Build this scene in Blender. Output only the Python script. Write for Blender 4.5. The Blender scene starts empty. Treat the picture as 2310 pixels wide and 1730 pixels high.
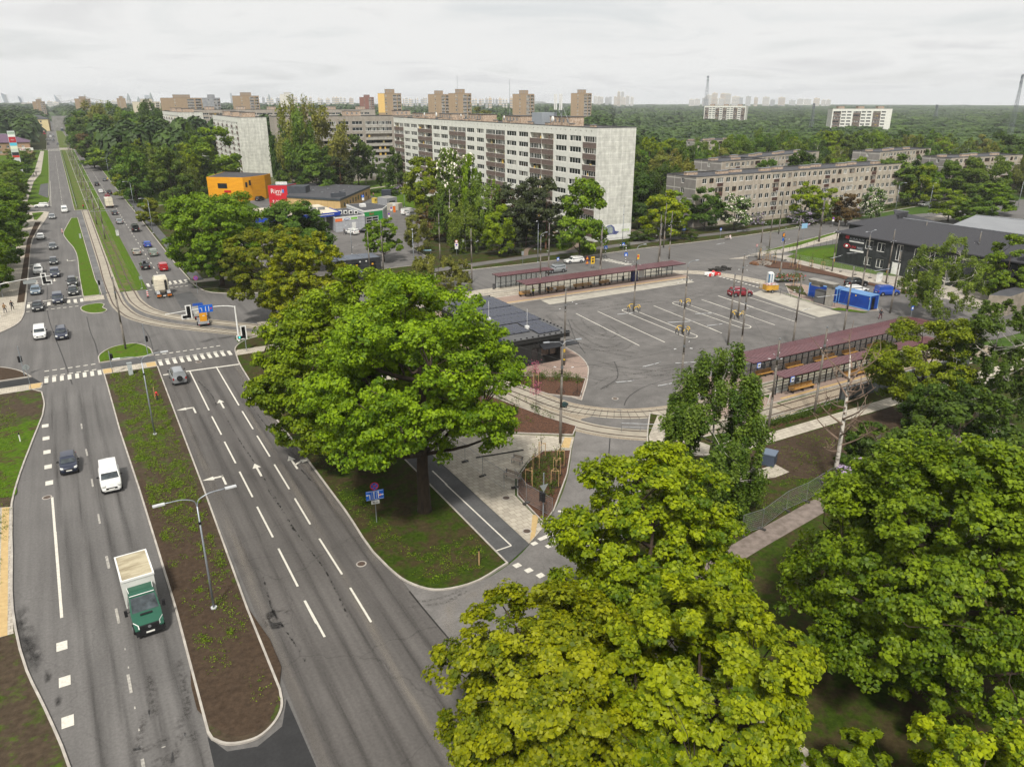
import bpy,math,random
import numpy as np
from mathutils import Vector
from mathutils.geometry import tessellate_polygon
# ------------------------------------------------------------------ camera, sky, sun, exposure
SC = bpy.context.scene
COL = SC.collection
CAM_H,FPX,HORIZON_Y,YAW = 35.0,1700.0,228.0,math.radians(30)
PITCH = math.atan((865 - HORIZON_Y) / FPX)
cd = bpy.data.cameras.new("camera")
cd.sensor_width,cd.lens,cd.clip_start,cd.clip_end = 36.0,36.0 * FPX / 2310,0.5,30000
cam = bpy.data.objects.new("camera",cd)
COL.objects.link(cam)
cam.location = (0,0,CAM_H)
cam.rotation_euler = (math.pi / 2 - PITCH,0,-YAW)
SC.camera = cam
SUN_EL,SUN_AZ = math.radians(52),math.radians(-142)      # azimuth measured from +Y towards +X
world = bpy.data.worlds.new("World")
SC.world = world
world.use_nodes = True
wn = world.node_tree
wn.nodes.clear()
def node(nt,typ,**kw):
	n = nt.nodes.new(typ)
	for k,v in kw.items():
		if k.startswith("i_"):
			key = k[2:]
			n.inputs[int(key) if key.isdigit() else key].default_value = v
		else:
			setattr(n,k,v)
	return n
def build_sky():
	L = wn.links.new
	out = node(wn,"ShaderNodeOutputWorld")
	bg = node(wn,"ShaderNodeBackground")
	bg.inputs[1].default_value = 0.088
	sky = node(wn,"ShaderNodeTexSky")
	sky.sky_type = 'NISHITA'
	sky.sun_disc = False
	sky.sun_elevation,sky.sun_rotation = SUN_EL,SUN_AZ
	sky.air_density,sky.dust_density = 1.0,2.5
	tc = node(wn,"ShaderNodeTexCoord")
	sep = node(wn,"ShaderNodeSeparateXYZ")
	L(tc.outputs["Generated"],sep.inputs[0])
	zc = node(wn,"ShaderNodeMath",operation='MAXIMUM',i_1=0.0)
	L(sep.outputs[2],zc.inputs[0])
	za = node(wn,"ShaderNodeMath",operation='ADD',i_1=0.10)
	L(zc.outputs[0],za.inputs[0])
	dx = node(wn,"ShaderNodeMath",operation='DIVIDE')
	dy = node(wn,"ShaderNodeMath",operation='DIVIDE')
	L(sep.outputs[0],dx.inputs[0]); L(za.outputs[0],dx.inputs[1])
	L(sep.outputs[1],dy.inputs[0]); L(za.outputs[0],dy.inputs[1])
	cmb = node(wn,"ShaderNodeCombineXYZ")
	L(dx.outputs[0],cmb.inputs[0]); L(dy.outputs[0],cmb.inputs[1])
	# thin overcast with a few heavier banks
	n1 = node(wn,"ShaderNodeTexNoise",i_Scale=0.85,i_Detail=7.0,i_Roughness=0.55,i_Distortion=0.6)
	n2 = node(wn,"ShaderNodeTexNoise",i_Scale=0.33,i_Detail=3.0,i_Roughness=0.5)
	for n in (n1,n2):
		L(cmb.outputs[0],n.inputs["Vector"])
	cov = node(wn,"ShaderNodeMapRange",i_1=0.18,i_2=0.46,i_3=0.68,i_4=1.0)
	L(n1.outputs[0],cov.inputs[0])
	shade = node(wn,"ShaderNodeValToRGB")
	cr = shade.color_ramp
	cr.elements[0].position,cr.elements[0].color = 0.36,(8.7,8.75,8.7,1)
	cr.elements[1].position,cr.elements[1].color = 0.63,(7.2,7.2,7.25,1)
	e = cr.elements.new(0.52); e.color = (9.0,9.0,8.9,1)
	mixn = node(wn,"ShaderNodeMath",operation='MULTIPLY_ADD',i_1=0.55,i_2=0.0)
	L(n1.outputs[0],mixn.inputs[0])
	m2 = node(wn,"ShaderNodeMath",operation='MULTIPLY_ADD',i_1=0.45)
	L(n2.outputs[0],m2.inputs[0]); L(mixn.outputs[0],m2.inputs[2])
	L(m2.outputs[0],shade.inputs[0])
	mix = node(wn,"ShaderNodeMix",data_type='RGBA')
	L(cov.outputs[0],mix.inputs[0]); L(sky.outputs[0],mix.inputs[6]); L(shade.outputs[0],mix.inputs[7])
	L(mix.outputs[2],bg.inputs[0])
	L(bg.outputs[0],out.inputs[0])
build_sky()
sd = bpy.data.lights.new("sun",'SUN')
sd.energy,sd.angle,sd.color = 4.2,math.radians(7),(1.0,0.95,0.88)
sun = bpy.data.objects.new("sun",sd)
COL.objects.link(sun)
sun.rotation_euler = (math.pi / 2 - SUN_EL,0,math.pi - SUN_AZ)
SC.view_settings.view_transform = 'Standard'
SC.view_settings.look = 'None'
SC.view_settings.exposure = 0.14
SC.view_settings.gamma = 1.0
SC.view_settings.use_curve_mapping = False
cy = SC.cycles
cy.use_denoising = True
cy.denoising_prefilter = 'ACCURATE'
cy.max_bounces,cy.diffuse_bounces,cy.glossy_bounces,cy.transmission_bounces = 5,3,2,3
cy.volume_bounces,cy.transparent_max_bounces = 0,6
cy.caustics_reflective = cy.caustics_refractive = False
# ------------------------------------------------------------------ helpers
RNG = np.random.default_rng(7)
random.seed(7)
VIEWS = {'a': (0,180,.2716),'b': (500,180,.2716),'c': (1000,180,.2716),'d': (1500,180,.3662),'e': (0,500,.2716),
         'f': (500,500,.2716),'g': (1000,500,.31646),'h': (1600,480,.32098),'i': (0,850,.31689),'j': (0,1200,.3199),
         'k': (600,900,.31646),'l': (1000,900,.36166),'m': (1500,850,.3662),'n': (900,1200,.36166),'o': (1500,1200,.3662),
         'v': (0,0,1.0443),'p': (320,600,.1177),'q': (0,590,.1177),'r': (1680,560,.18083),'s': (1860,470,.20344),
         't': (680,380,.14486),'u': (1050,640,.12676),'w': (1100,560,.36192),'x': (1020,920,.23641),'A': (0,190,.31471),
         'B': (400,190,.31471),'C': (800,190,.31471),'D': (1550,180,.59795),'E': (1200,540,.39339),'F': (1640,700,.36192),
         'K': (1850,650,.42009),'L': (0,280,.4415)}
CP,SP,CY,SY = math.cos(PITCH),math.sin(PITCH),math.cos(YAW),math.sin(YAW)
def survey(t,x,y):
	"""direction in the world of a point read off the photograph (sheet t)"""
	x0,y0,s = VIEWS[t]
	u,v = (x0 + x * s - 1155) / FPX,(y0 + y * s - 865) / FPX
	fx,fy,fz = u,CP - v * SP,-SP - v * CP
	return (fx * CY + fy * SY,-fx * SY + fy * CY,fz)
def G(t,x,y,z=0.0):
	"""world point at height z"""
	d = survey(t,x,y)
	k = (z - CAM_H) / d[2]
	return (d[0] * k,d[1] * k,z)
def far(t,x,y,dist):
	"""world point at a given ground distance"""
	d = survey(t,x,y)
	k = dist / math.hypot(d[0],d[1])
	return (d[0] * k,d[1] * k,CAM_H + d[2] * k)
def zoomscale(t):
	return VIEWS[t][2]
def lin(c):
	return tuple((x / 255 / 12.92) if x <= 10 else ((x / 255 + .055) / 1.055) ** 2.4 for x in c)
MATS = {}
def mat(name,c,rough=.6,c2=None,scale=1.0,metal=0.0,detail=4.0,lo=.35,hi=.65,bump=0.0,stretch=None,spec=.4,coat=0.0,local=False):
	"""plain or two-tone noise material; c, c2 are sRGB 0-255"""
	if name in MATS:
		return MATS[name]
	m = bpy.data.materials.new(name)
	m.use_nodes = True
	nt = m.node_tree
	b = nt.nodes["Principled BSDF"]
	b.inputs["Roughness"].default_value = rough
	b.inputs["Metallic"].default_value = metal
	b.inputs["Specular IOR Level"].default_value = spec
	b.inputs["Coat Weight"].default_value = coat
	b.inputs["Base Color"].default_value = (*lin(c),1)
	if c2 is not None or bump:
		if local:
			g = node(nt,"ShaderNodeTexCoord").outputs["Object"]
		else:
			g = node(nt,"ShaderNodeNewGeometry").outputs["Position"]
		if stretch:
			mp = node(nt,"ShaderNodeMapping")
			mp.inputs["Scale"].default_value = stretch
			nt.links.new(g,mp.inputs[0])
			g = mp.outputs[0]
		n = node(nt,"ShaderNodeTexNoise",i_Scale=scale,i_Detail=detail,i_Roughness=.6)
		nt.links.new(g,n.inputs["Vector"])
		if c2 is not None:
			r = node(nt,"ShaderNodeMapRange",i_1=lo,i_2=hi)
			nt.links.new(n.outputs[0],r.inputs[0])
			mx = node(nt,"ShaderNodeMix",data_type='RGBA')
			mx.inputs[6].default_value = (*lin(c),1)
			mx.inputs[7].default_value = (*lin(c2),1)
			nt.links.new(r.outputs[0],mx.inputs[0])
			nt.links.new(mx.outputs[2],b.inputs["Base Color"])
		if bump:
			bp = node(nt,"ShaderNodeBump",i_Strength=bump,i_Distance=.05)
			nt.links.new(n.outputs[0],bp.inputs["Height"])
			nt.links.new(bp.outputs[0],b.inputs["Normal"])
	MATS[name] = m
	return m
class MB:
	"""collects boxes, bars, tubes and sheets and links them as one mesh object"""
	def __init__(s):
		s.v,s.f,s.m = [],[],[]
		s.o,s.c,s.n = (0,0,0),1.0,0.0
	def at(s,x=0,y=0,z=0,rz=0.0):
		s.o,s.c,s.n = (x,y,z),math.cos(rz),math.sin(rz)
		return s
	def add(s,pts,faces,m=0):
		k = len(s.v)
		for x,y,z in pts:
			s.v.append((s.o[0] + x * s.c - y * s.n,s.o[1] + x * s.n + y * s.c,s.o[2] + z))
		seen = set()
		for f in faces:
			if frozenset(f) not in seen:
				seen.add(frozenset(f))
				s.f.append([k + i for i in f])
				s.m.append(m)
		return s
	def box(s,x0,y0,z0,x1,y1,z1,m=0,skip=""):
		p = [(x0,y0,z0),(x1,y0,z0),(x1,y1,z0),(x0,y1,z0),(x0,y0,z1),(x1,y0,z1),(x1,y1,z1),(x0,y1,z1)]
		fs = {'b': (3,2,1,0),'t': (4,5,6,7),'s': (0,1,5,4),'e': (1,2,6,5),'n': (2,3,7,6),'w': (3,0,4,7)}
		return s.add(p,[q for k,q in fs.items() if k not in skip],m)
	def prism(s,poly,z0,z1,m=0,bottom=False,mt=None):
		n = len(poly)
		s.add([(x,y,z0) for x,y in poly] + [(x,y,z1) for x,y in poly],[(i,(i + 1) % n,n + (i + 1) % n,n + i) for i in range(n)],m)
		s.flat(poly,z1,m if mt is None else mt)
		return s
	def flat(s,poly,z,m=0):
		tri = tessellate_polygon([[Vector((x,y,0)) for x,y in poly]])
		out = []
		for t in tri:
			a,b,c = (poly[i] for i in t)
			up = (b[0] - a[0]) * (c[1] - a[1]) - (b[1] - a[1]) * (c[0] - a[0]) > 0
			out.append(tuple(t) if up else (t[0],t[2],t[1]))
		return s.add([(x,y,z) for x,y in poly],out,m)
	def tube(s,pts,r,n=6,m=0,cap=True):
		P = [Vector(p) for p in pts]
		rr = r if isinstance(r,(list,tuple)) else [r] * len(P)
		vs,fs = [],[]
		for i,p in enumerate(P):
			d = (P[min(i + 1,len(P) - 1)] - P[max(i - 1,0)])
			d = d.normalized() if d.length > 1e-9 else Vector((0,0,1))
			a = d.cross(Vector((0,0,1)) if abs(d.z) < .9 else Vector((0,1,0))).normalized()
			b = d.cross(a)
			for k in range(n):
				w = 2 * math.pi * k / n
				q = p + (a * math.cos(w) + b * math.sin(w)) * rr[i]
				vs.append(q[:])
		for i in range(len(P) - 1):
			for k in range(n):
				fs.append((i * n + k,i * n + (k + 1) % n,(i + 1) * n + (k + 1) % n,(i + 1) * n + k))
		if cap:
			fs.append(tuple(range(n))[::-1])
			fs.append(tuple((len(P) - 1) * n + k for k in range(n)))
		return s.add(vs,fs,m)
	def ball(s,c,r,m=0,sq=(1,1,1),n=10,k=6):
		vs = [(c[0],c[1],c[2] - r * sq[2])]
		for i in range(1,k):
			a = -math.pi / 2 + math.pi * i / k
			for j in range(n):
				b = 2 * math.pi * j / n
				vs.append((c[0] + r * sq[0] * math.cos(a) * math.cos(b),c[1] + r * sq[1] * math.cos(a) * math.sin(b),c[2] + r * sq[2] * math.sin(a)))
		vs.append((c[0],c[1],c[2] + r * sq[2]))
		fs = [(0,1 + (j + 1) % n,1 + j) for j in range(n)]
		for i in range(k - 2):
			for j in range(n):
				fs.append((1 + i * n + j,1 + i * n + (j + 1) % n,1 + (i + 1) * n + (j + 1) % n,1 + (i + 1) * n + j))
		t = len(vs) - 1
		fs += [(t,1 + (k - 2) * n + j,1 + (k - 2) * n + (j + 1) % n) for j in range(n)]
		return s.add(vs,fs,m)
	def mesh(s,name,mats,smooth=False):
		me = bpy.data.meshes.new(name)
		me.from_pydata(s.v,[],s.f)
		for m in (mats if isinstance(mats,(list,tuple)) else [mats]):
			me.materials.append(m)
		if len(me.materials) > 1:
			me.polygons.foreach_set("material_index",s.m)
		if smooth:
			me.polygons.foreach_set("use_smooth",[True] * len(me.polygons))
		me.update()
		return me
	def build(s,name,mats,parent=None,loc=(0,0,0),rz=0.0,smooth=False):
		return put(s.mesh(name,mats,smooth),name,parent,loc,rz)
def put(me,name,parent=None,loc=(0,0,0),rz=0.0):
	o = bpy.data.objects.new(name,me)
	COL.objects.link(o)
	o.location = loc
	o.rotation_euler = (0,0,rz)
	if parent is not None:
		o.parent = parent
	return o
def tag(o,label,cat,group=None,kind=None):
	o["label"] = label
	o["category"] = cat
	if group:
		o["group"] = group
	if kind:
		o["kind"] = kind
	return o
def struct(o,kind="structure"):
	o["kind"] = kind
	return o
def thing(name,label,cat,loc=(0,0,0),rz=0.0,group=None):
	o = put(None,name,None,loc,rz)
	o.empty_display_size = .3
	return tag(o,label,cat,group)
def dup(root,loc,rz=0.0,label=None,group=None,scale=None):
	r = root.copy()
	COL.objects.link(r)
	r.location,r.rotation_euler = loc,(0,0,rz)
	if label:
		r["label"] = label
	if group:
		r["group"] = group
	if scale:
		r.scale = scale
	for ch in root.children:
		c = ch.copy()
		COL.objects.link(c)
		c.parent = r
		for g in ch.children:
			d = g.copy()
			COL.objects.link(d)
			d.parent = c
	return r
def spline(pts,n=6,closed=False):
	"""Catmull-Rom through 2-D or 3-D points"""
	P = [np.array(p,float) for p in pts]
	N,out = len(P),[]
	for i in range(N if closed else N - 1):
		g = lambda j: P[j % N] if closed else P[max(0,min(N - 1,j))]
		a,b,c,d = g(i - 1),g(i),g(i + 1),g(i + 2)
		l0,l1,l2 = (max(1e-6,float(np.linalg.norm(q))) for q in (b - a,c - b,d - c))
		ta = ((c - b) / l1 * l0 + (b - a) / l0 * l1) / (l0 + l1) * l1 if l0 > 1e-5 else c - b
		tb = ((d - c) / l2 * l1 + (c - b) / l1 * l2) / (l1 + l2) * l1 if l2 > 1e-5 else c - b
		for k in range(n):
			t = k / n
			out.append(tuple(b * (2 * t ** 3 - 3 * t * t + 1) + ta * (t ** 3 - 2 * t * t + t) + c * (3 * t * t - 2 * t ** 3) + tb * (t ** 3 - t * t)))
	if not closed:
		out.append(tuple(P[-1]))
	return out
def offset(line,d):
	"""2-D polyline moved d to its right"""
	out = []
	for i,p in enumerate(line):
		a,b = line[max(0,i - 1)],line[min(len(line) - 1,i + 1)]
		tx,ty = b[0] - a[0],b[1] - a[1]
		l = math.hypot(tx,ty) or 1
		out.append((p[0] + ty / l * d,p[1] - tx / l * d))
	return out
def ribbon(mb,line,w,z,m=0):
	a,b = offset(line,-w / 2),offset(line,w / 2)
	n = len(line)
	return mb.add([(x,y,z) for x,y in a] + [(x,y,z) for x,y in b],[(i,n + i,n + i + 1,i + 1) for i in range(n - 1)],m)
def text_mesh(s,size,m,ext=.01,align='CENTER'):
	cu = bpy.data.curves.new("lettering",'FONT')
	cu.body,cu.size,cu.extrude,cu.align_x,cu.align_y = s,size,ext,align,'CENTER'
	cu.resolution_u = 2
	o = bpy.data.objects.new("lettering",cu)
	COL.objects.link(o)
	bpy.context.view_layer.update()
	me = bpy.data.meshes.new_from_object(o.evaluated_get(bpy.context.evaluated_depsgraph_get()))
	bpy.data.objects.remove(o)
	me.materials.clear()
	me.materials.append(m)
	return me
def lettering(s,size,m,parent,loc,rx=math.pi / 2,rz=0.0,name="lettering"):
	o = put(text_mesh(s,size,m),name,parent,loc)
	o.rotation_euler = (rx,0,rz)
	return o
# ------------------------------------------------------------------ ground, roads, pavements
def asphalt(name,base,streak=True,crack=.35,stain=.35,tint=(1,1,1)):
	m = bpy.data.materials.new(name)
	m.use_nodes = True
	nt = m.node_tree
	L = nt.links.new
	b = nt.nodes["Principled BSDF"]
	b.inputs["Roughness"].default_value = .85
	b.inputs["Specular IOR Level"].default_value = .25
	pos = node(nt,"ShaderNodeNewGeometry").outputs["Position"]
	big = node(nt,"ShaderNodeTexNoise",i_Scale=.09,i_Detail=5.0,i_Roughness=.6)
	L(pos,big.inputs["Vector"])
	grain = node(nt,"ShaderNodeTexNoise",i_Scale=5.0,i_Detail=6.0,i_Roughness=.75)
	L(pos,grain.inputs["Vector"])
	mp = node(nt,"ShaderNodeMapping")
	mp.inputs["Scale"].default_value = (1.1,.035,1) if streak else (.5,.5,1)
	L(pos,mp.inputs[0])
	st = node(nt,"ShaderNodeTexNoise",i_Scale=1.0,i_Detail=4.0,i_Roughness=.6)
	L(mp.outputs[0],st.inputs["Vector"])
	terms = []
	for n,lo,hi,a,c in ((big,.3,.7,1 - stain * .5,1 + stain * .5),(grain,.25,.75,.74,1.26),(st,.3,.7,.80,1.16)):
		r = node(nt,"ShaderNodeMapRange",i_1=lo,i_2=hi,i_3=a,i_4=c)
		L(n.outputs[0],r.inputs[0])
		terms.append(r.outputs[0])
	v = terms[0]
	for t in terms[1:]:
		mu = node(nt,"ShaderNodeMath",operation='MULTIPLY')
		L(v,mu.inputs[0]); L(t,mu.inputs[1])
		v = mu.outputs[0]
	if crack:
		wob = node(nt,"ShaderNodeTexNoise",i_Scale=.5,i_Detail=3.0)
		L(pos,wob.inputs["Vector"])
		vm = node(nt,"ShaderNodeVectorMath",operation='MULTIPLY_ADD')
		L(wob.outputs[1],vm.inputs[0]); vm.inputs[1].default_value = (2.4,2.4,0); L(pos,vm.inputs[2])
		vo = node(nt,"ShaderNodeTexVoronoi",feature='DISTANCE_TO_EDGE',i_Scale=.085)
		L(vm.outputs[0],vo.inputs["Vector"])
		r = node(nt,"ShaderNodeMapRange",i_1=.001,i_2=.005,i_3=1 - crack,i_4=1.0)
		L(vo.outputs[0],r.inputs[0])
		mu = node(nt,"ShaderNodeMath",operation='MULTIPLY')
		L(v,mu.inputs[0]); L(r.outputs[0],mu.inputs[1])
		v = mu.outputs[0]
	col = node(nt,"ShaderNodeVectorMath",operation='SCALE')
	col.inputs[0].default_value = tuple(base * t for t in tint)
	L(v,col.inputs["Scale"])
	L(col.outputs[0],b.inputs["Base Color"])
	bp = node(nt,"ShaderNodeBump",i_Strength=.25,i_Distance=.02)
	L(grain.outputs[0],bp.inputs["Height"])
	L(bp.outputs[0],b.inputs["Normal"])
	MATS[name] = m
	return m
def turf(name,g1,g2,soil,amount=.5,scale=.25,fine=3.0):
	"""grass in two greens with bare earth showing through"""
	m = bpy.data.materials.new(name)
	m.use_nodes = True
	nt = m.node_tree
	L = nt.links.new
	b = nt.nodes["Principled BSDF"]
	b.inputs["Roughness"].default_value = .95
	b.inputs["Specular IOR Level"].default_value = .1
	pos = node(nt,"ShaderNodeNewGeometry").outputs["Position"]
	a = node(nt,"ShaderNodeTexNoise",i_Scale=scale,i_Detail=8.0,i_Roughness=.68)
	f = node(nt,"ShaderNodeTexNoise",i_Scale=fine,i_Detail=5.0,i_Roughness=.7)
	d = node(nt,"ShaderNodeTexNoise",i_Scale=scale * 3.1,i_Detail=6.0,i_Roughness=.7)
	for n in (a,f,d):
		L(pos,n.inputs["Vector"])
	r1 = node(nt,"ShaderNodeMapRange",i_1=.3,i_2=.7)
	L(f.outputs[0],r1.inputs[0])
	mx = node(nt,"ShaderNodeMix",data_type='RGBA')
	mx.inputs[6].default_value,mx.inputs[7].default_value = (*lin(g1),1),(*lin(g2),1)
	L(r1.outputs[0],mx.inputs[0])
	sm = node(nt,"ShaderNodeMix",data_type='RGBA')
	sm.inputs[6].default_value = (*[x * .62 for x in lin(soil)],1)
	sm.inputs[7].default_value = (*[x * 1.3 for x in lin(soil)],1)
	L(r1.outputs[0],sm.inputs[0])
	ad = node(nt,"ShaderNodeMath",operation='ADD')
	L(a.outputs[0],ad.inputs[0]); L(d.outputs[0],ad.inputs[1])
	c = 1.0 + (amount - .5) * .8
	r2 = node(nt,"ShaderNodeMapRange",i_1=c - .09,i_2=c + .09,i_3=1.0,i_4=0.0)
	L(ad.outputs[0],r2.inputs[0])
	fin = node(nt,"ShaderNodeMix",data_type='RGBA')
	L(r2.outputs[0],fin.inputs[0]); L(mx.outputs[2],fin.inputs[6]); L(sm.outputs[2],fin.inputs[7])
	# amount = share of soil: swap so that higher amount -> more soil
	L(fin.outputs[2],b.inputs["Base Color"])
	bp = node(nt,"ShaderNodeBump",i_Strength=.6,i_Distance=.08)
	L(f.outputs[0],bp.inputs["Height"])
	L(bp.outputs[0],b.inputs["Normal"])
	MATS[name] = m
	return m
def paving(name,c1,c2,joint,w=.6,h=.4,rot=0.0,var=.5):
	m = bpy.data.materials.new(name)
	m.use_nodes = True
	nt = m.node_tree
	L = nt.links.new
	b = nt.nodes["Principled BSDF"]
	b.inputs["Roughness"].default_value = .85
	pos = node(nt,"ShaderNodeNewGeometry").outputs["Position"]
	mp = node(nt,"ShaderNodeMapping")
	mp.inputs["Rotation"].default_value = (0,0,rot)
	L(pos,mp.inputs[0])
	br = node(nt,"ShaderNodeTexBrick",offset=.5)
	for k,v in (("Scale",1.0),("Mortar Size",.018),("Mortar Smooth",.2),("Bias",0.0),("Brick Width",w),("Row Height",h)):
		br.inputs[k].default_value = v
	br.inputs["Color1"].default_value = (*lin(c1),1)
	br.inputs["Color2"].default_value = (*lin(c2),1)
	br.inputs["Mortar"].default_value = (*lin(joint),1)
	L(mp.outputs[0],br.inputs["Vector"])
	n = node(nt,"ShaderNodeTexNoise",i_Scale=.45,i_Detail=6.0,i_Roughness=.65)
	L(pos,n.inputs["Vector"])
	r = node(nt,"ShaderNodeMapRange",i_1=.3,i_2=.7,i_3=1 - .3 * var,i_4=1 + .16 * var)
	L(n.outputs[0],r.inputs[0])
	sc = node(nt,"ShaderNodeVectorMath",operation='SCALE')
	L(br.outputs[0],sc.inputs[0]); L(r.outputs[0],sc.inputs["Scale"])
	L(sc.outputs[0],b.inputs["Base Color"])
	MATS[name] = m
	return m
A_NEW = asphalt("asphalt_avenue",.118,True,.10,.24,(1.05,1.0,.95))
A_OLD = asphalt("asphalt_worn",.092,True,.22,.35,(1.08,1.0,.93))
A_LOT = asphalt("asphalt_terminal",.118,False,.16,.4,(1.06,1.0,.94))
A_DARK = asphalt("asphalt_fresh",.030,False,0,.25,(1,1,1.02))
A_PATH = asphalt("asphalt_path",.085,False,0,.25,(1,1,1))
A_STRIP = asphalt("asphalt_rough",.125,False,.2,.6,(1,.99,.98))
GRASS = turf("grass_turf",(52,78,10),(84,108,20),(84,72,44),.30,.22,2.6)
GRASS_SHADE = turf("grass_shaded",(34,50,8),(60,76,16),(64,56,36),.50,.3,3.0)  # darker copy of the turf, tree shade put into its colour
SPARSE = turf("seeded_soil",(44,62,14),(74,94,26),(70,60,48),.62,.25,2.2)
SOIL = turf("bare_soil",(54,64,22),(66,80,30),(68,56,45),.92,.3,3.0)
TRACKGRASS = turf("track_grass",(58,86,20),(88,106,38),(104,90,68),.42,.3,2.4)
MULCH = mat("bark_mulch",(48,30,20),.95,(98,66,46),6.0,detail=6,bump=.8)
PAVE = paving("pale_slabs",(180,172,156),(158,150,136),(116,108,96),.6,.6)
PAVE_GREY = paving("grey_slabs",(178,170,156),(158,150,138),(116,108,98),.4,.4)
PAVE_RED = paving("reddish_pavers",(160,138,124),(146,124,112),(122,108,98),.2,.1)
PAVE_TAN = paving("tan_pavers",(192,168,134),(178,156,126),(150,132,108),.2,.1)
COBBLE = paving("granite_setts",(172,160,140),(146,134,116),(112,100,84),.16,.14)
TACTILE = mat("tactile_yellow",(186,160,112),.8,(172,146,100),3.0)
CONC = mat("concrete_slab",(170,165,152),.8,(148,143,132),.6,detail=6)
CONC_WARM = mat("concrete_track",(162,154,138),.85,(136,129,116),.5,detail=7,lo=.3,hi=.7)
KERB = mat("kerb_concrete",(176,170,160),.85,(150,144,136),1.2)
RAIL = mat("rail_steel",(84,62,48),.55,(58,44,36),3.0,metal=.3)
PAINT = mat("road_paint",(204,200,188),.7,(168,164,154),5.0,lo=.45,hi=.8)
PAINT_OLD = mat("worn_road_paint",(176,172,162),.8,(130,127,122),4.0)
TAR = mat("tar_seam",(44,42,40),.6)
IRON = mat("cast_iron",(88,72,60),.7,(64,54,48),8.0)
def sheet(name,poly,m,z):
	return struct(MB().flat(poly,z).build(name,m))
def rect(x0,y0,x1,y1):
	return [(x0,y0),(x1,y0),(x1,y1),(x0,y1)]
def island(name,poly,m,h=.13,kerb=.15,z=0.0):
	"""raised ground with a kerb round it"""
	n = len(poly)
	area = sum(poly[i][0] * poly[(i + 1) % n][1] - poly[(i + 1) % n][0] * poly[i][1] for i in range(n))
	if area < 0:
		poly = poly[::-1]
	ins = []
	for i in range(n):
		a,b,c = poly[i - 1],poly[i],poly[(i + 1) % n]
		t1 = np.array((b[0] - a[0],b[1] - a[1])); t2 = np.array((c[0] - b[0],c[1] - b[1]))
		t1 = t1 / (np.linalg.norm(t1) or 1); t2 = t2 / (np.linalg.norm(t2) or 1)
		nn = np.array((-t1[1] - t2[1],t1[0] + t2[0])); l = np.linalg.norm(nn) or 1
		k = kerb / max(.5,l / 2)
		ins.append((b[0] + nn[0] / l * k,b[1] + nn[1] / l * k))
	if kerb > 0:
		mb = MB()
		vs = [(x,y,z - .05) for x,y in poly] + [(x,y,z + h) for x,y in poly] + [(x,y,z + h) for x,y in ins] + [(x,y,z + h - .03) for x,y in ins]
		fs = []
		for i in range(n):
			j = (i + 1) % n
			fs += [(i,j,n + j,n + i),(n + i,n + j,2 * n + j,2 * n + i),(2 * n + i,2 * n + j,3 * n + j,3 * n + i)]
		struct(mb.add(vs,fs).build("kerb",KERB))
		return sheet(name,ins,m,z + h - .03)
	return struct(MB().prism(poly,z - .05,z + h).build(name,m))
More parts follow.
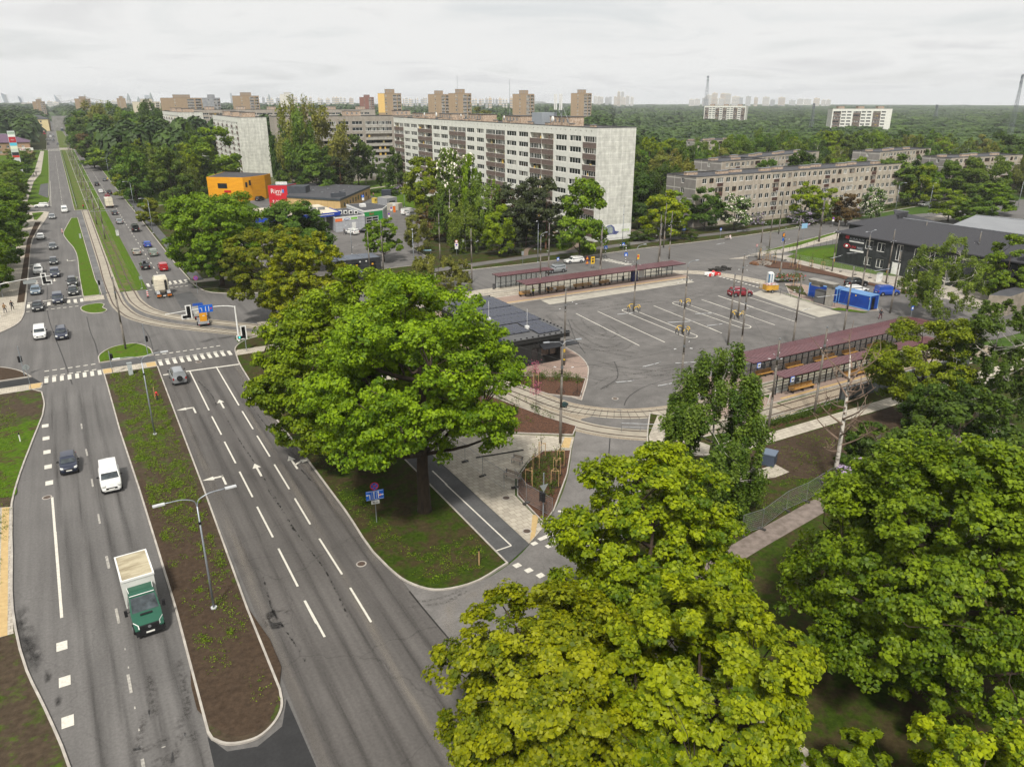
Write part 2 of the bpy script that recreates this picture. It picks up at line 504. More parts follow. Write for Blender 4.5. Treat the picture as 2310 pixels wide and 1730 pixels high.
def build_ground():
	far_m = turf("far_ground",(48,70,24),(70,92,34),(96,92,70),.34,.02,.3)
	sheet("ground",[(-1500,-60),(7000,-60),(7000,7000),(-1500,7000)],far_m,-.06)
	# carriageways
	sheet("avenue_road",rect(-14,-20,19,330),A_NEW,0)
	sheet("avenue_road",rect(-8,330,19.5,1700),A_NEW,0)
	sheet("old_road_surface",rect(6.6,20,17.6,114),A_OLD,.004)
	sheet("cross_street_road",[(-80,122),(-14,122),(30,120),(60,128.5),(300,128.5),(420,100),(420,120),(300,147),(205,155),(176,150),(36,147.5),(18,160),(-12,142),(-80,141)],A_NEW,.008)
	sheet("terminal_road",[(47,66),(58,64),(112,64),(122,60),(152,60),(152,131),(110,131),(74,121),(58,118),(46,82)],A_LOT,.012)
	ex_l = spline([(47,66),(42.2,60.2),(38.6,55.6),(33.4,50.2),(29.3,47.1),(25.7,45),(21.6,44.1),(19,44.8),(17.4,47)],4)
	ex_r = spline([(17.9,26),(19.3,28.7),(21,31.4),(24,34.6),(27,36.6),(32,39.6),(36,42.5),(40,46.6),(45,52),(49.5,56.6),(51.1,58.6),(55.8,63.8)],3)
	sheet("exit_road",ex_l + ex_r,asphalt("asphalt_exit",.145,False,.12,.2,(1.06,1,.94)),.016)
	sheet("road_patch",[(1.3,20),(1.6,38.6),(2.4,36.9),(4,36.4),(5.6,37.2),(6.4,39.3),(6.8,20)],A_DARK,.010)
	sheet("road_patch",[G('p',*q)[:2] for q in ((760,820),(1160,740),(930,480),(620,560))],A_PATH,.013)
	sheet("parking_lot",[(36,157),(70,157),(73,165),(74,177),(80,179.6),(87,194),(93,208),(98,221),(104,238),(104,252),(84,262),(84,236),(56,236),(36,230)],A_LOT,.004)
	sheet("parking_lot",rect(58,262,104,300),A_STRIP,.004)
	sheet("cross_street_road",[(280,150),(330,128),(420,118),(420,132),(330,142),(300,168)],A_LOT,.003)
	# verge along the avenue's west side
	lk = [G('i',*q)[:2] for q in ((302,110),(322,200),(240,450),(150,690),(92,900),(95,1250),(100,1657))]
	lk += [G('j',*q)[:2] for q in ((200,980),(330,1250),(500,1657))] + [(-4.8,34),(-4.4,15)]
	west = [(-60,15),(-60,109.9),(-8.2,109.9)] + spline(lk,3)[:-1] + [(-4.4,15)]
	island("grass_verge",west[::-1],SPARSE)
	sheet("pavement",[G('i',*q,.12)[:2] for q in ((-40,930),(90,922),(88,1200),(92,1657))] + [G('j',*q,.12)[:2] for q in ((93,700),(97,712),(-40,752))],PAVE_GREY,.112)
	sheet("pavement",[G('i',*q,.12)[:2] for q in ((14,930),(66,926),(58,1200),(55,1657))] + [G('j',*q,.12)[:2] for q in ((52,726),(-10,740))] + [G('i',*q,.12)[:2] for q in ((0,1500),)],TACTILE,.118)
	sheet("grass_verge",spline([G('i',*q,.1)[:2] for q in ((-60,400),(60,360),(170,330),(262,300),(240,400),(205,520),(150,640),(118,760),(82,850),(20,860),(-60,700))],5,True),turf("new_grass",(50,76,10),(80,104,20),(72,60,42),.40,.5,2.6),.106)
	island("pavement",[(-60,110.1),(-7.2,110.1),(-7.0,112.4),(-60,112.4)],PAVE,.03,0)
	sheet("bike_path",[(-60,112.6),(-7.3,112.6),(-8.3,115.3),(-60,115.3)],A_DARK,.017)
	sheet("pavement",[(-8.6,110.3),(-7.4,110.3),(-7.2,112.3),(-8.6,112.3)],TACTILE,.036)
	island("soil_island",spline([(-8.4,115.6),(-10.2,119.8),(-12.3,122.3),(-20,123),(-60,123)],4) + [(-60,115.6)],SOIL)
	# north-west corner and its pavement
	nw = spline([(-60,141.5),(-13.4,141.6),(-10.9,146.6),(-10.1,152.6),(-10.0,159.2),(-10,190),(-9.9,240),(-8.6,262),(-6.7,285),(-6.0,300)],5)
	island("pavement",nw + [(-7.5,303),(-16,304),(-16,163),(-60,163)],PAVE)
	sheet("soil_strip",[(-10.25,163),(-10.25,240),(-9,262),(-8.2,276),(-9.8,276),(-11.2,240),(-11.4,163)],SOIL,.135)
	sheet("grass_verge",[(-15,163),(-14.2,300),(-70,300),(-70,163)],GRASS_SHADE,.135)
	sheet("grass_verge",[(-10.2,282),(-9.4,281),(-7.6,299),(-8.3,301),(-11,300),(-10.4,290)],GRASS,.145)
	sheet("side_road",rect(-60,305,-6,316),A_NEW,.008)
	island("grass_verge",spline([(-7.4,318),(-6.1,330),(-6,360),(-5.8,420),(-6,690)],4) + [(-90,690),(-90,318)],GRASS)
	sheet("pavement",[(-9.8,318),(-13,330),(-12,420),(-9.4,470),(-8.6,680),(-11,680),(-12.5,480),(-15.6,400),(-16.5,330),(-14,318)],PAVE_GREY,.135)
	sheet("lay_by",[(-6.3,345),(-6.1,410),(-9.2,405),(-9.6,360)],A_PATH,.142)
	island("grass_verge",[(-7,702),(-7,1500),(-160,1500),(-90,702)],GRASS_SHADE)
	# reserve between the carriageways, north arm
	island("grass_median",spline([(-.7,162.4),(-.7,180),(-.8,221),(-2.1,236),(-2.7,246),(-1.6,263),(0,281)],5) + [(1.9,281),(2.2,178),(2.55,170),(2.6,162.4)],GRASS)
	sheet("service_strip",[(2.65,163),(3.4,163),(3.4,300),(2.0,300),(2.3,178)],A_STRIP,.018)
	island("grass_median",[(1.4,301),(5.6,301),(5.6,690),(1.5,690)],TRACKGRASS,.1)
	sheet("tram_track_bed",rect(5.75,163.2,8.9,690),TRACKGRASS,.022)
	sheet("grass_median",rect(8.9,163.2,10.6,300),GRASS,.03)
	island("grass_median",[(8.95,300),(10.8,300),(11.0,690),(8.95,690)],GRASS,.1)
	sheet("tram_track_bed",rect(3.45,163,5.75,299),CONC_WARM,.026)
	sheet("tram_track_bed",rect(1.5,690,11,720),CONC_WARM,.02)
	island("grass_median",[(1.5,722),(11,722),(9,1300),(3,1300)],TRACKGRASS,.1)
	# small islands of the junction
	island("grass_island",spline([(-.6,155),(-.7,149.4),(.1,148.2),(1.9,147.7),(2.7,149),(2.2,151.5),(2.5,154.2),(1.8,155.4)],4,True),GRASS)
	island("pavement",[(-.6,158.4),(2.8,158.4),(2.8,162.2),(-.6,162.2)],PAVE,.03,0)
	island("grass_island",spline([(-.2,117.4),(.1,121.6),(2.6,125),(4.8,125.2),(6.8,121.6),(7,117.4)],5),GRASS)
	island("pavement",[(.1,111.95),(6.85,111.95),(6.95,114.3),(0,114.3)],PAVE,.03,0)
	sheet("bike_path",[(0,114.5),(6.95,114.5),(7,117.2),(-.1,117.2)],A_PATH,.018)
	for x in (.75,6.2):
		sheet("pavement",rect(x - .6,112.1,x + .6,114.1),TACTILE,.036)
	med = [(.1,111.7)] + [G('i',*q)[:2] for q in ((760,60),(850,390),(985,800),(1120,1240),(1245,1657))] + [G('j',*q)[:2] for q in ((1460,1420),)]
	med += spline([(1.75,38.2),(2.4,37.4),(3.3,37.0),(4.2,36.95),(5.2,37.5),(6.0,38.6),(6.3,40.2)],4) + [G('i',*q)[:2] for q in ((1770,1657),(1450,780),(1160,20))] + [(6.95,111.7)]
	island("grass_median",med,SPARSE)
	sheet("soil",spline([(2.1,39),(3.2,37.6),(4.6,37.6),(5.9,39.4),(6.0,52),(5.4,60),(6.2,66),(5.0,74),(4.6,70),(3.4,79),(2.4,72),(1.6,76),(1.5,60),(1.8,48)],4,True),SOIL,.106)
	# east verge with the big lindens, bike path and promenade
	ev = [(25.7,45.1),(21.6,44.1),(19,44.8),(17.6,46.8),(17.0,49.5),(16.9,60),(16.8,75),(16.6,90),(16.8,100),(17.4,111),(18.2,115.5),(20.6,118.6),(24,119.5)]
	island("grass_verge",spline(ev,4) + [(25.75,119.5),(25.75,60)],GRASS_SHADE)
	sheet("bike_path",[(25.75,45.15),(28.65,46.7),(28.65,119),(25.75,119)],A_PATH,.022)
	sheet("pavement",[(17.3,111),(25.7,111),(25.7,113.6),(18,113.6)],PAVE,.12)
	plaza = [(28.68,46.75),(31.3,48.5),(31.8,54.5),(33.6,57.6),(36.6,60.2),(39.3,61.7),(42.1,60.2),(44.2,62.7),(37.2,67.7),(34,72),(33,119),(28.68,119)]
	island("pavement",plaza,PAVE,.05,0)
	for q in ([(28.9,47.0),(29.7,47.5),(31.9,50.4),(31.35,50.6)],[(41.4,61.2),(42.1,60.6),(43.8,62.6),(43.2,63.1)]):
		sheet("pavement",q,TACTILE,.057)
	island("flower_bed",[(31.45,48.8),(31.95,54.4),(33.7,57.4),(36.6,60),(39.2,61.4),(42,60.05),(38.6,55.7),(33.5,50.3)],MULCH,.12,.12)
	island("flower_bed",[(44.4,63.2),(46.1,65),(44.5,69),(43.2,74),(41,82),(36,92),(34,100),(33.6,72.6),(37.4,68)],MULCH,.1,.1)
	# kiosk forecourt
	kk = spline([(51.2,71.2),(56.6,77.5),(59.4,81.4),(61.2,86.6),(61.4,93),(60.6,106),(62,113),(66,117)],4)
	island("pavement",kk + [(58,119),(44,119),(44.5,92),(47.2,84),(49,79),(50.6,73)],PAVE_RED,.1)
	island("flower_bed",[(47.0,84.4),(50.4,81.6),(54.2,79.2),(56.2,77.4),(51.5,72),(48.6,75),(47.2,79.8)],MULCH,.16,.1)
	# tram loop: paving, slabs and rails
	outer = spline([(4.55,330),(4.55,200),(4.5,163),(5,150),(6.6,141.5),(10.2,134.4),(14.6,129),(20,123),(29,113),(37,101),(43.6,88),(46.6,76),(48.3,69.9),(52.6,65.2),(60,62.6),(71,62.4),(84,62.4),(118,62.6)],8)
	inner = spline([(7.3,700),(7.3,200),(7.4,163),(7.9,152),(9.6,144),(13.4,137),(18,131.4),(24,124.6),(33,114),(39,103),(42.6,90),(43.6,78),(45.2,69),(47.6,63.2),(53,58.4),(60,57),(70,56.9),(84,57.2),(118,57.6)],8)
	near = lambda l,a,b: [p for p in l if a(p) and b(p)]
	for k,l in enumerate((outer,inner)):
		curve = [p for p in l if p[1] < 164 and p[0] < 71]
		mb = MB()
		ribbon(mb,curve,2.5,.030 + .003 * k)
		struct(mb.build("tram_track_bed",CONC_WARM))
		east = [p for p in l if p[0] > 70]
		mb = MB()
		ribbon(mb,east,2.7,.030 + .003 * k)
		struct(mb.build("tram_track_bed",COBBLE if k else CONC_WARM))
		for d in (-.76,.76):
			mb = MB()
			ln = offset(l,d)
			ribbon(mb,ln,.2,.05 + .002 * k)
			struct(mb.build("tram_rail",RAIL))
		if k == 0:
			mb = MB()
			for i in range(2,len(curve) - 2):
				a,b = offset(curve,-1.25)[i],offset(curve,1.25)[i]
				ribbon(mb,[a,b],.05,.037)
			struct(mb.build("slab_joint",TAR))
	# setts between the loop tracks
	bed = [p for p in outer if p[1] < 100 and p[0] < 72]
	bed2 = [p for p in inner if p[1] < 100 and p[0] < 72]
	sheet("sett_paving",offset(bed,-1.9) + offset(bed2,1.7)[::-1],COBBLE,.020)
	sheet("exit_road",[(47.8,66.5),(53.4,66.6),(55.3,63.2),(52.2,59.6),(49.6,61),(46.4,64.8)],A_LOT,.024)
	sheet("pavement",[(52.2,59.4),(55.5,63.1),(60,61.4),(72,61),(72,58.6),(58,58.4)],PAVE_RED,.024)
	third = spline([(24,126),(40,125.4),(60,124.2),(74,124),(106,124),(114,122),(119,116),(121,106)],6)
	mb = MB()
	ribbon(mb,third,3.6,.026)
	struct(mb.build("tram_track_bed",PAVE))
	for d in (-.76,.76):
		mb = MB()
		ribbon(mb,offset(third,d),.16,.036)
		struct(mb.build("tram_rail",RAIL))
	# platforms
	island("platform",spline([(63.2,117.6),(66,117),(70,117)],3) + [(110.6,116.9),(112,119),(110.6,122),(62,122.2)],PAVE_RED,.16)
	sheet("pavement",[(66,117.5),(110.2,117.3),(110.2,117.8),(66,118)],TACTILE,.136)
	island("platform",rect(60,126,112,129.4),PAVE,.14)
	sheet("concrete_bay",[(73.6,116.6),(73.3,113.1),(109,113.6),(110,116.6)],CONC,.017)
	island("platform",spline([(62.8,67.2),(66.5,64.4),(72,64.0)],4) + [(112,64.2),(114,67),(112,70),(72,69.6),(66,69.4)],PAVE_RED,.16)
	sheet("pavement",[(64,67.6),(66.6,65.2),(67.2,65.6),(65,68)],TACTILE,.137)
	island("platform",[(70,58.6),(116,58.8),(116,61.1),(73,60.9)],PAVE_RED,.14)
	sheet("pavement",[(73,58.9),(112,59.1),(112,59.5),(73,59.3)],TACTILE,.117)
	sheet("concrete_bay",[G('h',*q)[:2] for q in ((290,570),(400,535),(930,705),(770,735))],CONC,.018)
	island("grass_island",[G('h',*q)[:2] for q in ((500,560),(560,575),(760,640),(700,632))],GRASS,.1,.1)
	island("pavement",[G('h',*q)[:2] for q in ((530,500),(640,500),(1180,655),(1190,690),(1000,690),(870,672),(690,625),(560,570))],PAVE_RED,.09)
	sheet("grass_island",[G('h',*q)[:2] for q in ((850,682),(910,670),(1120,702),(1080,706))],GRASS,.098)
	sheet("grass_island",[G('h',*q)[:2] for q in ((530,515),(650,520),(690,590),(600,560))],GRASS_SHADE,.098)
	# east edge of the terminal
	east = spline([G('h',*q)[:2] for q in ((270,325),(285,300),(350,295),(560,345),(860,425),(1180,500),(1480,560),(1900,680))],3)
	island("pavement",east + [(162,60),(160,118),(148,124),(140,127.6),(133,127.6)],PAVE_GREY)
	sheet("soil_strip",[G('h',*q,.1)[:2] for q in ((300,340),(370,325),(620,360),(900,430),(1200,510),(1480,570),(1470,590),(1180,520),(860,445),(600,400),(420,385))],MULCH,.135)
	sheet("grass_verge",[G('h',*q,.1)[:2] for q in ((545,310),(700,260),(900,245),(900,345),(1300,420),(1330,450),(1160,432),(800,372))],GRASS,.14)
	sheet("grass_verge",[(150.6,60),(178,60),(178,124),(150.6,124)],GRASS_SHADE,.138)
	island("grass_verge",[(139,128.3),(190,141.6),(250,146),(250,140),(190,136),(150,126.6)],PAVE_GREY)
	sheet("grass_verge",[(146,129.9),(190,141.2),(190,140.4),(160,131)],GRASS,.136)
	# north side of the cross street
	nb = spline([(19.2,163),(21,154),(27,149.6),(36,148),(60,147.4),(75,147.2),(92,146.6),(126,148.6),(146,148.6),(176,151),(205,155.3),(300,170)],4)
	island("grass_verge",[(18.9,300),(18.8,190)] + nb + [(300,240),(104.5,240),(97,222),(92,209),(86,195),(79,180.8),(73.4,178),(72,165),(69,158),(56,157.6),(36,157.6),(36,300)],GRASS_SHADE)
	ribl = spline([(66,150.5),(78,151.7),(96.6,153.6),(115,154.2),(136,155.8),(150,155.4),(176,156.5),(205,160.5),(300,175)],4)
	mb = MB(); ribbon(mb,ribl,3.2,.118)
	struct(mb.build("pavement",A_LOT))
	for l,w in (([(104,153.8),(112,160),(118,170),(116,190)],1.4),([(92,153),(98,162),(112,172)],1.2),([(136,156),(138,166),(142,186)],2.2)):
		mb = MB(); ribbon(mb,spline(l,4),w,.116)
		struct(mb.build("footpath",mat("trodden_earth",(128,112,98),.95,(108,94,82),1.5)))
	sheet("lawn",[(104.6,245),(300,245),(300,380),(104.6,380)],GRASS,-.02)
	mb = MB(); ribbon(mb,spline([(84,290),(98,306),(116,318),(140,330)],4),2.2,.01)
	struct(mb.build("footpath",PAVE_GREY))
	sheet("pavement",[(18.9,164),(36,164),(36,167),(18.9,167)],PAVE,.122)
	mb = MB(); ribbon(mb,[(20.6,166),(20.6,420)],2.2,.126)
	struct(mb.build("footpath",A_PATH))
	island("grass_verge",[(18.8,301),(19,690),(60,690),(60,301)],GRASS)
	# south-east: everything right of the exit road
	er = [(x,y) for x,y in ex_r]
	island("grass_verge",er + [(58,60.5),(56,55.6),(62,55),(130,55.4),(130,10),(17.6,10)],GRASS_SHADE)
	sheet("bike_path",[(25.75,10),(28.4,10),(28.6,37.3),(27.2,36.5),(25.8,35.5)],A_PATH,.108)
	sheet("pavement",[(28.7,10),(31.3,10),(31.4,38.9),(28.7,37.6)],PAVE,.112)
	sheet("pavement",[(49.8,56.4),(51.4,58.6),(56,62.6),(57.4,61.8),(54.4,58),(55.6,53.4),(53.6,51.6),(48.4,54.6)],PAVE,.114)
	sheet("soil",[(52,46),(62,41.2),(90,44),(90,50.4),(58,50.4),(53.5,51.3)],SOIL,.112)
	sheet("pavement",rect(57.5,50.6,130,52.5),PAVE,.118)
	sheet("soil_strip",rect(62,53.2,78,54.4),MULCH,.120)
	sheet("pavement",[G('m',*q)[:2] for q in ((500,600),(680,545),(765,592),(680,625),(560,640))],PAVE,.122)
	mb = MB(); ribbon(mb,spline([(34,35.4),(45,37.3),(52,38.3),(64,40),(90,41)],4),1.9,.112)
	struct(mb.build("footpath",mat("cracked_path",(132,120,112),.9,(104,94,86),1.6)))
def build_markings():
	def M(name="lane_marking"):
		return MB(),name
	ZZ = [0]
	def dash(mb,t,pts,w=.16,z=.022):
		for q in pts:
			a,b = G(t,q[0],q[1])[:2],G(t,q[2],q[3])[:2]
			ZZ[0] = (ZZ[0] + 1) % 40
			ribbon(mb,[a,b],w,z + ZZ[0] * .00025)
	mb = MB()
	# dashed and solid lane lines, east carriageway
	for x0,ys in ((10.32,[(96 + 12,83.9),(82,76.8),(75,69.9)]),):
		pass
	dash(mb,'i',[(1370,0,1488,238),(1508,282,1576,412),(1598,462,1678,616),(1705,675,1798,856),(1830,925,1943,1142),(1982,1222,2120,1492),
                   (1580,0,1700,203),(1724,245,1802,373),(1830,420,1921,568),(1953,624,2060,800),(2098,865,2209,1050)])
	dash(mb,'e',[(1575,1240,1736,1568),(1795,1205,1985,1527)])
	dash(mb,'k',[(380,995,543,1250),(600,1345,750,1590),(275,1437,360,1600)])
	dash(mb,'j',[(2150,485,2290,740)])
	dash(mb,'i',[(372,858,436,1657)],.2)
	dash(mb,'j',[(390,0,436,605)],.2)
	dash(mb,'e',[(1355,1275,1420,1265),(1545,1245,1990,1185)],.42)
	dash(mb,'e',[(230,677,433,652),(520,640,677,618)],.40)
	struct(mb.build("lane_marking",PAINT))
	mb = MB()
	dash(mb,'i',[(578,335,585,372),(612,515,622,563),(652,728,662,783),(699,978,712,1045),(756,1278,775,1365)],.16)
	dash(mb,'j',[(752,172,770,257),(818,540,840,645),(903,1003,926,1135),(1003,1600,1020,1700)],.18)
	dash(mb,'j',[(905,948,907,962),(881,820,884,834),(950,1230,953,1248),(978,1385,982,1403),(1140,1520,1168,1512)],.08)
	struct(mb.build("lane_marking",PAINT_OLD))
	mb = MB()
	for x,y in ((322,349),(328,438),(335,535),(343,640),(351,755)):
		p = G('i',x,y); mb.box(p[0] - .33,p[1] - .5,.012,p[0] + .33,p[1] + .5,.02)
	for x,y in ((437,803),(457,1052),(478,1335)):
		p = G('j',x,y); mb.box(p[0] - .33,p[1] - .5,.012,p[0] + .33,p[1] + .5,.02)
	struct(mb.build("lane_marking",PAINT))
	# north arm
	mb = MB()
	for y in np.arange(172,640,6.0):
		mb.box(14.05,y,.01,14.2,y + 1.9,.02)
	for y in np.arange(300,640,6.0):
		if y < 315 or y > 318:
			mb.box(-1.95,y,.01,-1.8,y + 1.9,.02)
	for y in np.arange(318,420,4.0):
		mb.box(-5.5,y,.01,-5.36,y + 2.6,.02)
	struct(mb.build("lane_marking",PAINT))
	# zebra crossings
	def zebra(x0,x1,y0,y1,n,dashes=()):
		mb = MB()
		st = (x1 - x0) / (n - .5)
		for i in range(n):
			a = x0 + i * st
			mb.box(a,y0,.012,a + st * .5,y1,.022)
		for y in dashes:
			for i in range(int((x1 - x0) / .95)):
				mb.box(x0 + i * .95,y - .14,.012,x0 + i * .95 + .55,y + .14,.022)
		struct(mb.build("zebra_crossing",PAINT))
	zebra(-6.9,-.1,111.9,114.1,8,(114.6,117.3))
	zebra(7.2,17.1,111.9,114.1,11,(114.6,117.4))
	zebra(-9.8,-.7,158.4,161.2,9,(158.0,155.2))
	zebra(10.9,18.6,165.6,168.6,8,(165.2,162.4))
	zebra(-6,1.4,700,706,9)
	zebra(-6,1.4,684,690,9)
	zebra(11,19,690,697,10)
	for dx in (0,):
		mb = MB()
		for k in range(9):
			x = 29.9 + k * .85; y = 46.9 - k * .95
			c,s = math.cos(.18),math.sin(.18)
			mb.at(x,y,0,.12).box(-.2,-.22,.02,2.3,.22,.028)
			mb.at(x - 1.1,y - .35,0,.12).box(0,-.22,.02,.55,.22,.028)
			mb.at(25.9 + k * .45,44.5 - k * 1.05,0,.12).box(0,-.26,.02,.6,.26,.028)
		mb.at(0,0,0,0)
		struct(mb.build("zebra_crossing",PAINT))
	mb = MB()
	dash(mb,'l',[(12,530,424,916),(424,916,330,948)],.14,.03)
	dash(mb,'k',[(1005,342,1055,390),(1185,512,1290,612)],.14,.03)
	dash(mb,'n',[(1870,1200,1960,1265),(2010,1330,2160,1460)],.14,.115)
	dash(mb,'l',[(715,700,930,722)],.3,.03)
	struct(mb.build("lane_marking",PAINT))
	# arrows painted on the lanes
	def arrow(x,y,kind,s=1.0,flip=False):
		mb = MB()
		mb.at(x,y,0,math.pi if flip else 0)
		def bar(a,b,w=.2):
			ribbon(mb,[a,b],w * s,.024)
		def head(p,d):
			n = (-d[1],d[0])
			mb.add([(p[0] + n[0] * .42 * s,p[1] + n[1] * .42 * s,.024),(p[0] - n[0] * .42 * s,p[1] - n[1] * .42 * s,.024),(p[0] + d[0] * 1.1 * s,p[1] + d[1] * 1.1 * s,.024)],[(0,2,1) if False else (0,1,2)])
		if kind == 's':
			bar((0,-1.5),(0,.6)); head((0,.6),(0,1))
		if kind == 'l':
			bar((.3,-1.6),(.3,.45)); bar((.4,.4),(-.5,.4),.34); head((-.5,.4),(-1,0))
		if kind == 'sr':
			bar((0,-1.5),(0,.8)); head((0,.8),(0,1)); bar((0,-.5),(.8,.1),.26); head((.8,.05),(1,0))
		struct(mb.build("arrow_marking",PAINT))
	for t,x,y,k in (('i',1360,230,'l'),('i',1578,195,'s'),('i',1795,163,'sr'),('i',1565,725,'l'),('i',1838,665,'s'),('i',2090,615,'sr')):
		p = G(t,x,y); arrow(p[0],p[1],k)
	for t,x,y,k in (('e',572,325,'l'),('e',590,466,'l'),('e',305,505,'sr'),('e',452,485,'s'),('e',308,358,'sr')):
		p = G(t,x,y); arrow(p[0],p[1],k,1.0,True)
	# terminal bays
	mb = MB()
	dash(mb,'g',[(945,655,1398,885),(1100,640,1578,860),(1500,600,1985,795),(1840,556,2212,683),(1962,530,2212,612)],.16,.02)
	dash(mb,'h',[(62,585,600,765),(280,595,745,743),(0,628,462,790),(0,808,88,847)],.16,.021)
	for (ax,ay),(bx,by) in (((1318,634),(1762,815)),((1676,583),(2146,748))):
		a,b = G('g',ax,ay)[:2],G('g',bx,by)[:2]
		t0 = math.atan2(b[1] - a[1],b[0] - a[0])
		l = [(p[0] + 1.05 * math.cos(w),p[1] + 1.05 * math.sin(w)) for p,s in ((a,1.5708),(b,-1.5708)) for w in (t0 + s + math.pi * k / 9 for k in range(10))]
		ribbon(mb,l + [l[0],l[1]],.16,.0205)
	dash(mb,'h',[(115 + 24 * k,432 + 6.6 * k,128 + 24 * k,436 + 6.6 * k) for k in range(10)],.5,.021)
	dash(mb,'h',[(70 + 26 * k,448 + 7.4 * k,84 + 26 * k,452 + 7.4 * k) for k in range(11)],.5,.021)
	struct(mb.build("bay_marking",PAINT))
	mb = MB()
	dash(mb,'c',[(1270 + 26 * k,1492 - 4 * k + 9 * k,1330 + 26 * k,1478 + 6 * k) for k in range(10)],.55,.018)
	struct(mb.build("zebra_crossing",PAINT))
	# tar seams and manholes
	mb = MB()
	for t,pts in (('e',((395,540),(400,780),(450,940),(520,1120),(600,1350))),('e',((720,790),(760,940),(790,1010),(820,1120))),('e',((1175,860),(1240,960),(1270,1060))),
                   ('n',((65,370),(130,450),(230,570),(340,700))),('g',((1220,1000),(1242,1060),(1240,1115),(1120,1195))),('g',((1890,1060),(1620,1120),(1390,1200),(1300,1280),(1290,1310))),
                   ('l',((1040,245),(1030,380))),('g',((890,700),(960,870),(1012,940)))):
		ribbon(mb,spline([G(t,*q)[:2] for q in pts],5),.12,.0195)
	struct(mb.build("tar_seam",TAR))
	for t,x,y,z in (('i',335,858,.02),('e',1650,1166,.02),('k',680,1175,.02),('k',1712,708,.06),('k',1860,945,.06),('m',1167,453,.125),('g',1225,1262,.03)):
		p = G(t,x,y)
		mb = MB()
		mb.tube([(p[0],p[1],z - .02),(p[0],p[1],z + .004)],.42,18,1)
		mb.tube([(p[0],p[1],z - .02),(p[0],p[1],z + .008)],.32,18,0)
		struct(mb.build("manhole_cover",[IRON,KERB]))
def build_wear():
	"""oil, tyre rubber, dust and repaired strips lying on the carriageways"""
	def film(name,c,amount,scale,stretch=(1,1,1),lo=.42,hi=.62):
		m = bpy.data.materials.new(name)
		m.use_nodes = True
		nt = m.node_tree
		b = nt.nodes["Principled BSDF"]
		b.inputs["Base Color"].default_value = (*lin(c),1)
		b.inputs["Roughness"].default_value = .8
		mp = node(nt,"ShaderNodeMapping")
		mp.inputs["Scale"].default_value = stretch
		nt.links.new(node(nt,"ShaderNodeNewGeometry").outputs["Position"],mp.inputs[0])
		n = node(nt,"ShaderNodeTexNoise",i_Scale=scale,i_Detail=7.0,i_Roughness=.7)
		nt.links.new(mp.outputs[0],n.inputs["Vector"])
		r = node(nt,"ShaderNodeMapRange",i_1=lo,i_2=hi,i_3=0.0,i_4=amount)
		nt.links.new(n.outputs[0],r.inputs[0])
		ms = node(nt,"ShaderNodeMixShader")
		fm = node(nt,"ShaderNodeMath",operation='MULTIPLY')
		nt.links.new(r.outputs[0],fm.inputs[0])
		nt.links.new(node(nt,"ShaderNodeAttribute",attribute_name="fade").outputs["Fac"],fm.inputs[1])
		nt.links.new(fm.outputs[0],ms.inputs[0])
		nt.links.new(node(nt,"ShaderNodeBsdfTransparent").outputs[0],ms.inputs[1])
		nt.links.new(b.outputs[0],ms.inputs[2])
		nt.links.new(ms.outputs[0],nt.nodes["Material Output"].inputs[0])
		return m
	rub = film("tyre_rubber_film",(40,37,34),.42,1.0,(2.2,.05,1),.36,.66)
	oil = film("oil_film",(30,28,26),.95,1.1,(1,.5,1),.36,.62)
	dust = film("kerb_dust",(150,141,128),.42,1.0,(1.2,.1,1),.38,.68)
	scuff = film("tyre_scuff",(50,46,42),.55,3.2,(1,1,1),.44,.62)
	crackm = film("crack_film",(26,24,22),.9,1.6,(1,1,1),.48,.56)
	z = [.0135]
	def strip(line,w,m,name):
		z[0] += .0002
		c = [(*p[:2],z[0]) for p in line]
		a,b = offset(line,-w * .75),offset(line,w * .75)
		n = len(line)
		mb = MB().add([(x,y,z[0]) for x,y in a] + c + [(x,y,z[0]) for x,y in b],[(k * n + i,k * n + n + i,k * n + n + i + 1,k * n + i + 1) for i in range(n - 1) for k in (0,1)])
		o = struct(mb.build(name,m))
		f = o.data.attributes.new("fade",'FLOAT','POINT')
		f.data.foreach_set("value",[0.0] * n + [0.0] + [1.0] * (n - 2) + [0.0] + [0.0] * n)
	for x in (8.4,11.9,15.4):
		for d in (-.75,.75):
			strip([(x + d - .1 * k * .02,20 + k * 10) for k in range(10)],.62,rub,"tyre_track")
	for x in (-4.6,-1.4):
		for d in (-.75,.75):
			strip(spline([(x + d + 2.0,30),(x + d + 1,50),(x + d,70),(x + d - .6,90),(x + d - .8,109)],4),.6,rub,"tyre_track")
			strip([(x + d - .6,166),(x + d - .6,240)],.7,rub,"tyre_track")
	for x in (12.4,16):
		for d in (-.75,.75):
			strip([(x + d,172),(x + d,640)],.7,rub,"tyre_track")
	strip(spline([(16.75,50),(16.5,60),(16.4,75),(16.2,90),(16.3,108)],4),.8,dust,"kerb_dust")
	strip(spline([(13.2,24),(13.3,40),(13.9,56),(14.2,74),(14.3,92)],4),.55,dust,"kerb_dust")
	strip([(7.2,26),(7.2,60),(7.3,105)],.8,dust,"kerb_dust")
	strip(spline([(17.4,36),(18,40),(19.5,42.6),(22,43),(25,43.6)],4),.9,dust,"kerb_dust")
	strip([G('j',*q)[:2] for q in ((125,520),(150,640),(195,760),(235,900),(265,1000))],.95,oil,"oil_stain")
	strip([G('j',*q)[:2] for q in ((240,810),(265,860),(280,905))],.4,oil,"oil_stain")
	strip([G('j',*q)[:2] for q in ((315,970),(340,1020),(352,1060))],.4,oil,"oil_stain")
	strip([G('j',*q)[:2] for q in ((390,1140),(415,1180),(430,1225))],.4,oil,"oil_stain")
